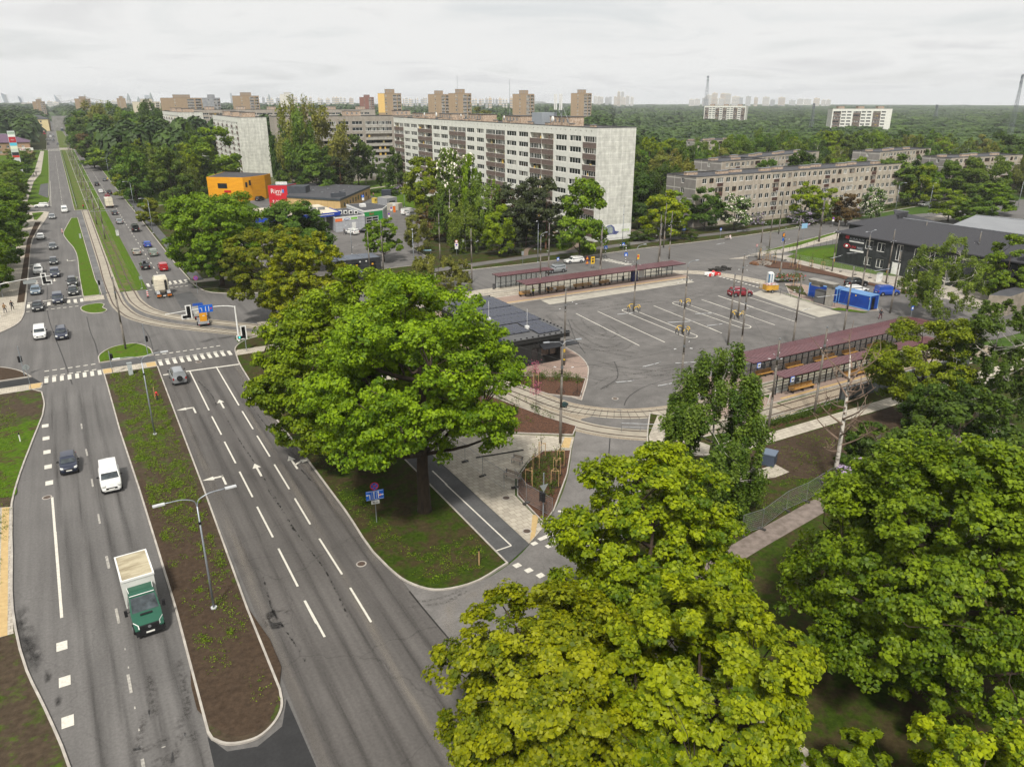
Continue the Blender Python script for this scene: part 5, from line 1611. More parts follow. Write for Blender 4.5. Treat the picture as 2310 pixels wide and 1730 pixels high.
BARK = mat("bark_brown",(70,58,46),.95,(48,40,32),3.0,stretch=(1,1,.3),bump=.5)
BARK_WHITE = mat("bark_birch",(196,190,180),.8,(96,88,80),1.4,lo=.5,hi=.62,stretch=(1,1,2.2))
BARK_PINE = mat("bark_pine",(112,74,50),.95,(80,58,44),2.0)
def quadmesh(name,V,tint,mats,mi=None):
	"""mesh of loose leaf quads: V has shape (n, 4, 3)"""
	n = len(V)
	me = bpy.data.meshes.new(name)
	me.vertices.add(n * 4)
	me.vertices.foreach_set("co",np.ascontiguousarray(V,dtype=np.float32).ravel())
	me.loops.add(n * 4)
	me.loops.foreach_set("vertex_index",np.arange(n * 4,dtype=np.int32))
	me.polygons.add(n)
	me.polygons.foreach_set("loop_start",np.arange(0,n * 4,4,dtype=np.int32))
	for m in mats:
		me.materials.append(m)
	if mi is not None:
		me.polygons.foreach_set("material_index",np.ascontiguousarray(mi,dtype=np.int32))
	a = me.attributes.new("tint",'FLOAT','FACE')
	a.data.foreach_set("value",np.ascontiguousarray(tint,dtype=np.float32))
	me.update()
	return me
def unit(v):
	return v / (np.linalg.norm(v,axis=-1,keepdims=True) + 1e-9)
def leaf_quads(c,nrm,size,rng,asp=.62):
	n = len(c)
	t = unit(np.cross(nrm,unit(rng.normal(size=(n,3)))))
	b = np.cross(nrm,t)
	s = size[:,None]
	droop = nrm * s * .18
	return np.stack([c + t * s - droop,c + b * s * asp,c - t * s * .8 - droop * .6,c - b * s * asp],1)
def envelope(kind,t):
	if kind == 'round':
		return np.sqrt(np.clip(1 - (2 * t ** .80 - 1) ** 2,0,1)) ** .8
	if kind == 'broad':
		return np.sqrt(np.clip(1 - (2 * t ** 1.05 - 1) ** 2,0,1)) ** .55
	if kind == 'cone':
		return np.clip(1 - t,0,1) ** .75 * np.clip(t * 9 + .25,0,1)
	if kind == 'egg':
		return np.sqrt(np.clip(1 - (2 * t ** .62 - 1) ** 2,0,1)) ** .9
	if kind == 'column':
		return np.sin(np.pi * np.clip(t * .93 + .05,0,1)) ** .55
	if kind == 'dome':
		return np.sqrt(np.clip(1 - (2 * t ** .5 - 1) ** 2,0,1))
	if kind == 'shrub':
		return np.sqrt(np.clip(1 - t ** 2,0,1))
	return 1 - t
def crown_points(rng,kind,H,R,zb,ncl,hole=.35,inner=.4):
	"""clump centres gathered on boughs, so that light falls between the boughs"""
	hh = H - zb
	nb = 16 + int(ncl / 22) if hole < .9 else int(ncl / 3)
	B,tries = [],0
	while len(B) < nb:
		t,a = rng.random(),rng.uniform(0,2 * math.pi)
		env = float(envelope(kind,np.array(t)))
		if rng.random() > env:
			continue
		rb = (.20 + .16 * rng.random()) * R * (.55 + .45 * env)
		r = max(0.0,R * env - rb * .55) * rng.random() ** (inner * .55)
		c = np.array((r * math.cos(a),r * math.sin(a),min(zb + t * hh,H - rb * .5)))
		tries += 1
		if hole < .9 and tries < 4000 and any(np.linalg.norm((c - q) * (1,1,1.3)) < (rb + w) * (.55 + hole * .6) for q,w in B):
			continue
		B.append((c,rb))
	w = np.array([q[1] ** 2 for q in B])
	idx = rng.choice(len(B),ncl,p=w / w.sum())
	d = unit(rng.normal(size=(ncl,3)) + np.array((0,0,.35)))
	cen = np.array([B[i][0] for i in idx])
	out = unit(cen * np.array((1,1,0)) + 1e-6)
	d = unit(d + out * .45)
	rad = np.array([B[i][1] for i in idx]) * (.45 + .6 * rng.random(ncl) ** .6)
	P = cen + d * rad[:,None] * np.array((1.1,1.1,.72))
	P[:,2] = np.clip(P[:,2],zb * .75,H)
	return P
def crown_mesh(rng,kind,H,R,zb,ncl,nl,ls,mats,weep=0.0,flat=.62,rc=.15,bloom=0.0,hole=.35,up=.45,inner=.4):
	C = crown_points(rng,kind,H,R,zb,ncl,hole,inner)
	k = len(C)
	rcl = R * rc * rng.uniform(.65,1.35,k)
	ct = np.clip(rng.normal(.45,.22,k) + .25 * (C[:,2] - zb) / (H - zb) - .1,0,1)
	idx = np.repeat(np.arange(k),nl)
	n = len(idx)
	d = unit(rng.normal(size=(n,3)))
	rad = rcl[idx] * (.35 + .65 * rng.random(n) ** .5)
	off = d * rad[:,None] * np.array((1,1,flat))
	if weep:
		off[:,:2] *= .55
		off[:,2] = -rng.random(n) * weep * R * rng.uniform(.5,1.2,k)[idx]
	pos = C[idx] + off
	pos[:,2] = np.maximum(pos[:,2],.15)
	cen = np.array((0,0,zb + (H - zb) * .4))
	nrm = unit(d * .55 + unit(pos - cen) * .5 + np.array((0,0,up)) + rng.normal(size=(n,3)) * .5)
	size = ls * (.4 + .95 * rng.random(n) ** 1.2)
	V = leaf_quads(pos,nrm,size,rng,.5 if weep else .66)
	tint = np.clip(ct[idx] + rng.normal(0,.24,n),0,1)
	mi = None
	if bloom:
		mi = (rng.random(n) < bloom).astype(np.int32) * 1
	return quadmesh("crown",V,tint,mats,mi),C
def trunk_mesh(rng,H,zb,R,r0,C,nlimb,ntwig,m,lean=0.0,limb_r=.42,start=.7):
	mb = MB()
	top = zb + (H - zb) * .72
	wob = rng.normal(0,.02 * H,(5,2))
	zs = [-.3,H * .03,zb * .6,zb + (top - zb) * .35,top]
	pts = [(wob[i][0] * (z / H),wob[i][1] * (z / H),z) for i,z in enumerate(zs)]
	mb.tube(pts,[r0 * 1.25,r0,r0 * .85,r0 * .55,r0 * .14],9)
	def trunk_at(z):
		for (a,b) in zip(pts,pts[1:]):
			if a[2] <= z <= b[2]:
				f = (z - a[2]) / (b[2] - a[2])
				return np.array([a[i] + (b[i] - a[i]) * f for i in range(3)])
		return np.array(pts[-1])
	far = C[np.argsort(-np.hypot(C[:,0],C[:,1]))]
	limbs = []
	for k in range(nlimb):
		e = far[int(len(far) * .5 * rng.random())] if k % 3 else C[int(rng.random() * len(C))]
		z0 = max(zb * start,min(top * .9,e[2] - np.hypot(e[0],e[1]) * rng.uniform(.4,.9)))
		s = trunk_at(z0)
		mid = s + (e - s) * .45 + np.array((0,0,-.06 * R)) + rng.normal(0,.05 * R,3)
		path = spline([s,mid,e],3)
		rr = r0 * limb_r * rng.uniform(.7,1.1)
		mb.tube(path,[rr * (1 - .8 * i / (len(path) - 1)) for i in range(len(path))],6,cap=False)
		limbs.append(path)
	allp = np.array([p for l in limbs for p in l])
	for k in range(ntwig):
		e = C[int(rng.random() * len(C))]
		dd = np.linalg.norm(allp - e,axis=1) + np.maximum(0,allp[:,2] - e[2]) * 1.5
		s = allp[int(np.argmin(dd))]
		mid = (s + e) / 2 + rng.normal(0,.04 * R,3)
		mb.tube([tuple(s),tuple(mid),tuple(e)],[r0 * .10,r0 * .07,r0 * .02],4,cap=False)
	return mb.mesh("trunk",m,True)
KINDS_T = {  # envelope, trunk base share, leaf size share of R, weep, flat, bark
	'round': ('round',.14),'broad': ('broad',.16),'egg': ('egg',.09),'poplar': ('column',.1),'birch': ('egg',.16),'weeping': ('egg',.12),'pine': ('round',.22),'spruce': ('cone',.05),'shrub': ('shrub',.0)}
VARIANT = {}
def variant(kind,v,bloom=None):
	"""shared crown and trunk meshes for the middle distance, made at H 12, R 4.5"""
	key = (kind,v,bloom.name if bloom else None)
	if key in VARIANT:
		return VARIANT[key]
	rng = np.random.default_rng(100 + v * 17 + len(kind) * 5)
	env,zs = KINDS_T[kind]
	H,R = 12.0,4.5
	bark = BARK
	mats = [LEAF['green']] + ([bloom] if bloom else [])
	if kind in ('birch','weeping'):
		me,C = crown_mesh(rng,env,H,R,H * zs,170,85,.25,mats,weep=.42 if kind == 'weeping' else .24,rc=.18,hole=.95)
		bark = BARK_WHITE
	elif kind == 'pine':
		me,C = crown_mesh(rng,env,H,R,H * zs,130,85,.25,mats,flat=.45,rc=.2,hole=.3,up=.8)
		bark = BARK_PINE
	elif kind == 'spruce':
		me,C = crown_mesh(rng,env,H,R,H * zs,90,60,.28,mats,flat=.35,rc=.16,hole=.2)
	elif kind == 'poplar':
		me,C = crown_mesh(rng,env,H,R,H * zs,130,80,.26,mats,rc=.24,flat=1.1,hole=.35)
	elif kind == 'shrub':
		me,C = crown_mesh(rng,env,H,R,.5,55,80,.36,mats,rc=.24,hole=.15,bloom=.45 if bloom else 0,up=.7,inner=.3)
	else:
		me,C = crown_mesh(rng,env,H,R,H * zs,220,70,.26,mats,rc=.17,hole=.2,bloom=.22 if bloom else 0,inner=.34)
	tm = trunk_mesh(rng,H,H * max(zs,.08),R,.2 if kind != 'shrub' else .1,C,7,18,bark)
	VARIANT[key] = (me,tm)
	return VARIANT[key]
TREE_NAME = {'round': 'broadleaf_tree','broad': 'broadleaf_tree','egg': 'broadleaf_tree','poplar': 'poplar_tree','birch': 'birch_tree','weeping': 'weeping_birch_tree','pine': 'pine_tree','spruce': 'conifer_tree','shrub': 'shrub'}
TREE_CAT = {'poplar': 'poplar','birch': 'birch','weeping': 'birch','pine': 'pine','spruce': 'conifer','shrub': 'shrub'}
TR = random.Random(5)
def tree(kind,leaf,x,y,H,R,label,group=None,bloom=None,z=0.0):
	me,tm = variant(kind,TR.randrange(3),bloom)
	root = thing(TREE_NAME[kind],label,TREE_CAT.get(kind,'tree'),(x,y,z),TR.uniform(0,6.28),group)
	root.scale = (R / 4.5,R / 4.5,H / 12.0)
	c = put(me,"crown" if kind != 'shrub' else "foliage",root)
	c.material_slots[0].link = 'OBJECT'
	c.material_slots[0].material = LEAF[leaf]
	put(tm,"trunk" if kind != 'shrub' else "stem",root)
	return root
def tree_px(kind,leaf,t,tx,ty,H,wpx,label,group=None,bloom=None):
	"""a tree whose top was read off sheet t at (tx, ty), wpx wide there; H is its height, or (over 100) its distance"""
	if H > 100:
		x,y,H = far(t,tx,ty,H)
		H = max(H,2.5)
	else:
		x,y,_ = G(t,tx,ty,H)
	zc = (x * SY + y * CY) * CP + (CAM_H - H * .6) * SP
	R = wpx * zoomscale(t) / FPX * zc / 2 * 1.08
	return tree(kind,leaf,x,y,H,R,label,group,bloom)
def big_tree(name,label,cat,kind,leaf,x,y,H,R,zb,ncl,nl,ls,r0,seed,weep=0.0,bark=None,nlimb=16,ntwig=110,rc=.13,hole=.4,flat=.6,up=.55,limb_r=.42,inner=.4,bloom=0.0,start=.7):
	rng = np.random.default_rng(seed)
	root = thing(name,label,cat,(x,y,0))
	me,C = crown_mesh(rng,kind,H,R,zb,ncl,nl,ls,[LEAF[leaf]],weep,flat,rc,0,hole,up,inner)
	put(me,"crown",root)
	put(trunk_mesh(rng,H,zb,R,r0,C,nlimb,ntwig,bark or BARK,limb_r=limb_r,start=start),"trunk",root)
	return root
def foreground_trees():
	def at(t,x,y,H):
		return G(t,x,y,H)[:2]
	# lime green maples in front
	x,y = at('v',1418,985,15.5)
	big_tree("maple_tree","big yellow-green maple right of the exit road zebra crossing","maple",'dome','lime',x,y,15.8,6.3,2.6,980,105,.15,.34,1,hole=.62,rc=.085)
	x,y = at('v',1185,1350,11.0)
	big_tree("maple_tree","lower yellow-green maple reaching out over the avenue's east kerb","maple",'broad','lime',x,y,11.0,5.5,2.6,800,105,.145,.3,2,hole=.55,rc=.085)
	x,y = at('v',1530,1330,12.5)
	big_tree("maple_tree","yellow-green maple beside the dark lawn strip, east of its lime neighbours","maple",'broad','lime',x,y,12.5,5.0,2.4,760,105,.145,.3,3,hole=.5,rc=.085)
	# deep green linden on the lawn
	x,y = at('v',2055,950,17)
	big_tree("linden_tree","huge deep green linden hanging over the dark lawn with a dead twig on its crown","linden",'egg','maple',x,y - 1,17,7.9,2.0,1500,105,.15,.42,4,hole=.5,rc=.075,nlimb=20)
	x,y = at('v',2150,1570,9)
	big_tree("maple_tree","small yellow-green maple top beneath the deep green linden","maple",'egg','lime',x,y,9,3.2,1.6,180,150,.15,.16,5)
	x,y = at('v',1870,1590,6.5)
	big_tree("sapling_tree","little bright green tree at the lawn's lower end","tree",'egg','linden',x,y,6.5,2.3,1.0,90,100,.18,.1,6)
	# lindens on the east verge
	big_tree("linden_tree","largest bright green linden with a stout bare trunk by the blue lane sign","linden",'egg','linden',23.2,56.1,21.5,8.6,7.2,1100,105,.16,.62,7,hole=.78,rc=.08,nlimb=22,ntwig=130,start=.8)
	x,y = G('k',845,495)[:2]
	big_tree("linden_tree","second bright green linden on the verge, its trunk in the shade","linden",'egg','linden',x,y,20,9.0,4.6,1150,105,.165,.5,8,hole=.55,rc=.08,nlimb=18)
	x,y = at('v',700,640,17.5)
	big_tree("linden_tree","third bright green linden between two others on the verge","linden",'egg','linden',x,y,17.5,7.4,3.2,760,95,.20,.45,9,hole=.5,rc=.085)
	x,y = G('f',440,830)[:2]
	big_tree("oak_tree","olive-bronze oak at the junction with sparse crown over the mast arm","oak",'broad','bronze',x,y,15.5,7.2,3.6,430,95,.19,.42,10,hole=.75,rc=.085,nlimb=18)
	x,y = at('v',655,508,16.5)
	big_tree("linden_tree","yellow-green linden behind the bronze oak","linden",'egg','lime',x,y,16.5,6.6,3.0,600,95,.21,.4,11,hole=.5,rc=.09)
	x,y = G('e',1850,530)[:2]
	big_tree("linden_tree","broad green linden with twin dark trunks beside the red car's lane","linden",'broad','maple',x,y,17.5,9.6,3.2,1000,85,.23,.5,12,hole=.4,rc=.085)
	x,y = at('v',630,438,14.5)
	big_tree("linden_tree","dull green linden hiding the filling station canopy","linden",'egg','green',x,y,14.5,7.4,2.6,400,110,.25,.36,13)
	x,y = at('f',1370,5,9.5)
	big_tree("maple_tree","small round green maple behind the charcoal cabin","maple",'egg','linden',G('f',1350,330)[0],G('f',1350,330)[1],9.8,4.5,2.2,200,120,.2,.16,14,hole=.45)
	x,y = at('f',1800,290,7)
	big_tree("willow_shrub","feathery olive willow shrub beside the tram stop roofs","willow",'broad','olive',x,y,7.0,5.6,1.0,200,90,.2,.14,15,weep=.2,hole=.5)
	# birches and others on the east side
	x,y = at('v',1562,740,16)
	big_tree("weeping_birch_tree","tall weeping birch beside the exit road with a pointed top","birch",'egg','birch',x,y,16,4.5,1.2,300,300,.15,.22,16,weep=.55,bark=BARK_WHITE,rc=.2,hole=.95,nlimb=12)
	x,y = at('h',1720,150,14.5)
	big_tree("birch_tree","airy birch with white limbs in front of the black office house","birch",'egg','birch',x,y,14.5,6.0,2.0,250,130,.17,.22,17,weep=.25,bark=BARK_WHITE,rc=.16,hole=.93,limb_r=.5)
	x,y = at('h',1590,770,12)
	big_tree("maple_tree","olive-lime maple overhanging the end of the nearer tram shelter","maple",'broad','bronze',x,y,12,5.6,1.6,360,150,.15,.28,18,hole=.4,rc=.12)
	x,y = at('h',2080,600,15)
	big_tree("birch_tree","dark leaning birch clump at the east edge below the rendered garage","birch",'egg','dark',x,y,15,5.4,1.8,290,120,.18,.26,19,weep=.2,bark=BARK_WHITE,rc=.13,hole=.5)
	x,y = at('h',1780,1180,11)
	big_tree("birch_tree","shaded birch between the olive-lime maple and the dark clump","birch",'egg','dark',x,y,11,5.0,1.2,270,115,.18,.24,20,weep=.15,bark=BARK_WHITE,rc=.15)
	x,y = at('h',2160,165,12)
	big_tree("broadleaf_tree","fresh green tree covering the far end of the black office house","tree",'egg','maple',x,y,12,4.8,1.2,230,100,.22,.24,21)
	x,y = at('m',2170,285,11.5)
	big_tree("birch_tree","light green birch at the east edge above the deep green linden","birch",'egg','birch',x,y,11.5,4.0,1.4,210,120,.16,.2,22,weep=.3,bark=BARK_WHITE,rc=.15,hole=.93)
	x,y = at('m',1890,90,12)
	big_tree("broadleaf_tree","dark green tree in the shade behind the light edge birch","tree",'egg','dark',x,y,12,5.2,1.2,280,105,.2,.26,23)
	x,y = at('m',1360,260,7)
	big_tree("shrub_tree","low dark bushy tree at the end of the slab path","tree",'egg','dark',x,y,6.5,3.6,.6,150,100,.18,.14,24)
	# dead birch
	x,y = G('m',1030,705)[:2]
	rng = np.random.default_rng(31)
	o = thing("dead_birch_tree","bare dead birch with pale forked trunk beside the mesh fence","dead tree",(x,y,0))
	mb = MB()
	mb.tube([(0,0,-.2),(.3,.2,4),(.5,.4,8),(.4,.5,11.5),(.2,.6,13.5)],[.24,.2,.16,.1,.03],8)
	mb.build("trunk",BARK_WHITE,o,smooth=True)
	for k in range(17):
		z = 3.5 + k * .55
		a = k * 2.4 + rng.random()
		l = rng.uniform(1.8,4.2)
		e = np.array((l * math.cos(a),l * math.sin(a),z + l * rng.uniform(.5,1.1)))
		b = np.array((.3,.3,z)); mid = b + (e - b) * .5 + np.array((0,0,-.25))
		mb = MB().tube(spline([b,mid,e],3),[.10 - .014 * i for i in range(7)],5)
		for j in range(4):
			s = b + (e - b) * rng.uniform(.35,.95)
			q = s + rng.normal(0,.55,3) + np.array((0,0,.5))
			mb.tube([tuple(s),tuple((s + q) / 2 + rng.normal(0,.08,3)),tuple(q)],[.045,.03,.015],4)
		mb.build("branch",mat("dead_twigs",(128,108,92),.9,(96,82,72),2),o)
	for t,x,y,l in (('m',1150,700,"lilac bush in purple flower at the foot of the dead birch"),):
		p = G(t,x,y)
		r = tree('shrub','dark',p[0],p[1],3.2,2.6,l,None,LILAC)
def middle_trees():
	T = tree_px
	# in front of the white block
	T('round','linden','b',1680,650,245,330,"fresh green tree at the far corner of the white block")
	T('round','green','c',110,540,205,330,"white flowering cherry standing before the white block",None,BLOSSOM)
	T('egg','linden','c',215,640,200,150,"small bright tree squeezed beside the white cherry")
	T('weeping','birch','c',330,745,193,320,"tall weeping birch in the grove before the white block")
	T('weeping','birch','c',175,985,186,300,"shorter weeping birch at the grove's street side")
	T('weeping','green','c',40,760,200,300,"drooping green birch at the parking side of the grove")
	T('spruce','rust','b',1770,860,205,330,"brownish conifer at the west end of the grove")
	T('pine','pine','c',590,850,192,330,"dark pine in the middle of the grove")
	T('pine','pine','c',690,900,195,260,"lower dark pine between two taller pines")
	T('pine','pine','c',860,800,190,370,"broad dark pine beside the maple at the block's end")
	T('pine','rust','c',480,900,196,240,"brown-green pine behind the little lime tree")
	T('egg','linden','c',460,1040,180,220,"small lime coloured tree under the pines")
	T('egg','maple','c',1150,830,177,390,"tall leafy green maple in front of the white end wall")
	T('spruce','pine','c',560,1120,182,180,"young dark conifer under the grove")
	for k,(x,y,w) in enumerate(((640,1150,200),(820,1190,240),(960,1170,200),(120,1150,220))):
		T('egg','dark','c',x,y,6,w,"understorey tree in the shade of the grove","understorey of the grove")
	T('shrub','shrub','c',1660,1235,3.2,200,"round clipped bush at the foot of the white end wall")
	T('shrub','shrub','c',1510,1335,2.0,90,"small dark bush near the striped crossing posts")
	T('shrub','shrub','c',2030,1230,3.0,170,"bush behind the blue cycle sign")
	# east of the block
	T('egg','dark','c',1650,790,225,270,"leafy tree just east of the white end wall")
	T('egg','lime','c',1850,925,208,330,"lime green tree in front of the grey end wall")
	T('egg','linden','d',60,690,11,190,"green street tree at the corner of the grey block")
	T('egg','dark','d',265,665,12,190,"dark green street tree before the grey block's corner")
	T('round','green','d',445,700,10.5,190,"chestnut covered in white candles before the grey block",None,BLOSSOM)
	T('shrub','shrub','d',578,812,4,90,"small lilac bush under the grey block's windows",None,LILAC)
	T('shrub','shrub','d',850,800,4.5,160,"wide pale lilac bush under the grey block's windows",None,LILAC)
	T('egg','linden','d',890,635,11.5,170,"fresh green tree rising past the grey block's middle balconies")
	T('egg','linden','d',1015,668,10.5,150,"fresh green tree beside the rust leaved one")
	T('egg','rust','d',1140,700,9.5,140,"rust leaved tree before the grey block")
	T('round','green','d',1300,665,10,130,"second white-candled chestnut near the grey block's far end",None,BLOSSOM)
	T('shrub','shrub','d',1180,780,3,90,"lilac bush beside the rust leaved tree",None,LILAC)
	T('egg','green','d',1430,465,17,280,"big poplar-like tree hiding the grey block's east end")
	T('egg','linden','d',1600,525,14,190,"light green tree east of the big poplar-like tree")
	T('egg','green','d',1750,500,14,190,"green tree before the paired-vent block")
	T('egg','green','d',1880,545,12,180,"second green tree before the paired-vent block")
	T('egg','maple','d',2065,640,10,230,"round fresh green tree behind the warehouse roof")
	T('egg','linden','d',1780,680,9.5,210,"leafy tree behind the black house's ridge")
	T('egg','green','d',1940,720,8.5,190,"tree between the leafy tree and the round fresh one")
	T('poplar','dark','d',2140,330,20,300,"tall dark poplar at the picture's east edge")
	# by the shops
	T('poplar','olive','b',555,195,335,230,"tallest olive poplar beside the white blank gable")
	T('poplar','olive','b',700,195,345,190,"second olive poplar of the tall group")
	T('poplar','green','b',640,270,325,240,"greener poplar in front of the two olive ones")
	T('poplar','olive','b',880,250,335,280,"pale brownish poplar with open crown before the grey loggias")
	T('poplar','dark','b',470,360,345,170,"slim dark poplar next to the white gable")
	T('egg','dark','b',1110,455,345,210,"dark tree before the grey nine-storey block's corner")
	T('egg','green','b',760,545,310,290,"green tree at the foot of the poplars")
	T('pine','pine','b',970,640,320,240,"dark pine behind the supermarket roof")
	T('egg','dark','b',880,560,330,220,"dark tree behind the supermarket ridge")
	T('egg','green','b',480,755,330,110,"small green tree behind the orange building")
	T('egg','green','b',580,745,325,150,"round green tree behind the red entrance cube")
	T('shrub','silver','b',760,815,4,150,"pale green bushes along the supermarket roof")
	T('shrub','olive','b',1050,835,3.5,130,"olive bush by the supermarket's far corner")
	T('egg','dark','b',1430,560,330,120,"narrow tree at the grey block's near corner")
	T('egg','dark','b',1350,655,325,120,"young tree on the lawn between grey and white blocks")
	T('shrub','shrub','b',1470,868,3.5,90,"lilac bush at the white block's far door",None,LILAC)
	T('shrub','shrub','b',1400,915,2,150,"low hedge bush behind the red kiosk")
	T('egg','olive','t',1790,620,11,330,"thin half bare tree at the parking corner")
	# along the avenue, east side
	T('round','silver','a',1180,525,13,420,"silver leaved willow beside the avenue")
	T('round','silver','a',1330,560,11,280,"lower silver willow joined to the bigger one")
	T('egg','maple','a',1730,390,340,400,"large dark green maple left of the white blank gable")
	T('egg','dark','a',1560,375,370,130,"slim tree beside the large dark maple")
	T('egg','linden','a',1520,530,330,200,"bright tree in front of the large dark maple")
	T('egg','lime','a',1320,635,14,420,"wide lime-green maple between willow and linden")
	T('egg','lime','a',1060,760,10,260,"smaller lime-green maple close to the roadside path")
	T('egg','linden','a',900,540,13,300,"leafy roadside tree before the poplar belt")
	T('egg','bronze','a',1220,985,8,180,"bronze tinted young tree beside the pavement gap")
	T('spruce','rust','a',1915,700,7,100,"small brown conifer at the foot of the white gable")
	T('egg','olive','a',1600,640,9,240,"greyish bushy tree below the large dark maple")
	g = "poplars and other trees of the belt beside the avenue"
	lab = "full grown tree of the belt between the avenue and the white blocks"
	for t,x,y,H,w,kind,leaf in (('a',740,195,640,250,'poplar','olive'),('a',640,260,620,200,'egg','green'),('a',830,215,600,190,'poplar','olive'),('a',940,200,620,200,'poplar','green'),('a',1240,190,560,190,'poplar','dark'),('a',1160,215,580,160,'poplar','green'),('a',1080,260,560,200,'egg','green'),('a',1230,300,500,220,'egg','dark'),
                                      ('a',700,320,560,240,'egg','dark'),('a',800,290,560,230,'egg','green'),('a',900,310,520,240,'egg','dark'),('a',1000,320,510,240,'egg','green'),('a',760,390,520,230,'egg','rust'),('a',860,400,490,240,'birch','green'),('a',960,390,470,240,'birch','birch'),('a',1060,400,450,240,'birch','green'),('a',1170,390,430,240,'birch','green'),
                                      ('a',740,480,490,210,'egg','green'),('a',1110,350,500,220,'egg','green'),('a',1290,260,540,150,'poplar','dark'),('a',620,330,640,150,'egg','green')):
		T(kind,leaf,t,x,y,H,w,lab,g)
	g = "trees behind the white and grey nine-storey blocks"
	lab = "tree showing between the nine-storey blocks"
	for t,x,y,H,w,kind,leaf in (('a',1260,205,22,120,'egg','dark'),('b',340,520,14,110,'egg','dark'),('b',1230,470,13,110,'egg','dark'),('c',640,205,30,110,'egg','dark'),('c',880,165,30,120,'poplar','dark'),('c',780,180,30,130,'egg','olive'),('c',300,235,29,220,'egg','olive'),('b',1880,0,1,1,'egg','olive')):
		if w > 1:
			T(kind,leaf,t,x,y,H,w,lab,g)
	# west side of the avenue
	g = "row of lindens along the western pavement"
	lab = "dense green linden of the row along the western pavement"
	for k,(x,y,H,R,leaf,kind) in enumerate(((-17.5,172,12,5.6,'maple','egg'),(-17,186,13,5.8,'maple','egg'),(-16.8,201,13,6,'green','egg'),(-16.6,217,13,6,'maple','egg'),(-16.5,233,13,6,'maple','egg'),(-26,210,14,6,'green','egg'),(-26,238,14,6,'dark','egg'),(-16.6,250,13,6,'maple','egg'),
                                                   (-27,265,14,6.5,'green','egg'),(-16.6,268,12.5,6,'maple','egg'),(-17.4,286,12,6,'maple','egg'),(-18.5,303,11,5.5,'maple','egg'))):
		tree(kind,leaf,x,y,H,R,lab,g)
	tree('round','birch',-21,325,13,8.5,"rounded grey-green willow above the western linden row")
	tree('egg','olive',-42,372,15,7,"ochre tinted tree behind the western willow")
	g2 = "green trees west of the avenue below the shopping pylon"
	for x,y,H,R,leaf in ((-17,345,10,5,'maple'),(-18.5,362,11,5.2,'maple'),(-19,380,11,5.4,'maple'),(-19,400,11,5.4,'maple'),(-19.5,420,11,5.5,'maple'),(-30,352,12,6,'green'),(-32,380,11,6,'green'),(-31,405,11,6,'linden'),(-18,452,10,5.5,'green'),(-18,476,11,6,'maple'),(-30,440,10,5,'green'),(-18,500,10,5,'green'),(-20,530,9,5,'green'),(-16,560,8,4,'olive'),(-24,580,8,5,'olive')):
		tree('egg',leaf,x,y,H,R,"leafy tree between the pylon and the avenue",g2)
	# hedges
	for pts,h,w,lab in (([(180,158.9),(196,160.2),(214,162)],1.4,1.6,"clipped hedge along the pavement before the grey block"),([(214,162.4),(240,165),(262,168)],1.3,1.6,"farther clipped hedge before the grey block's east half"),([(96,292),(106,298),(114,300)],1.6,2.0,"hedge on the lawn before the grey nine-storey block")):
		rng = np.random.default_rng(len(lab))
		line = np.array(spline(pts,8))
		P = []
		for a,b in zip(line,line[1:]):
			n = int(np.linalg.norm(b - a) * 130)
			f = rng.random(n)[:,None]
			p = a + (b - a) * f
			P.append(np.column_stack([p + rng.uniform(-w / 2,w / 2,(n,2)),rng.uniform(.1,h,n)]))
		P = np.vstack(P)
		n = len(P)
		V = leaf_quads(P,unit(rng.normal(size=(n,3)) + np.array((0,0,.8))),rng.uniform(.16,.32,n),rng)
		o = put(quadmesh("hedge",V,rng.random(n),[LEAF['dark']]),"hedge")
		tag(o,lab,"hedge")
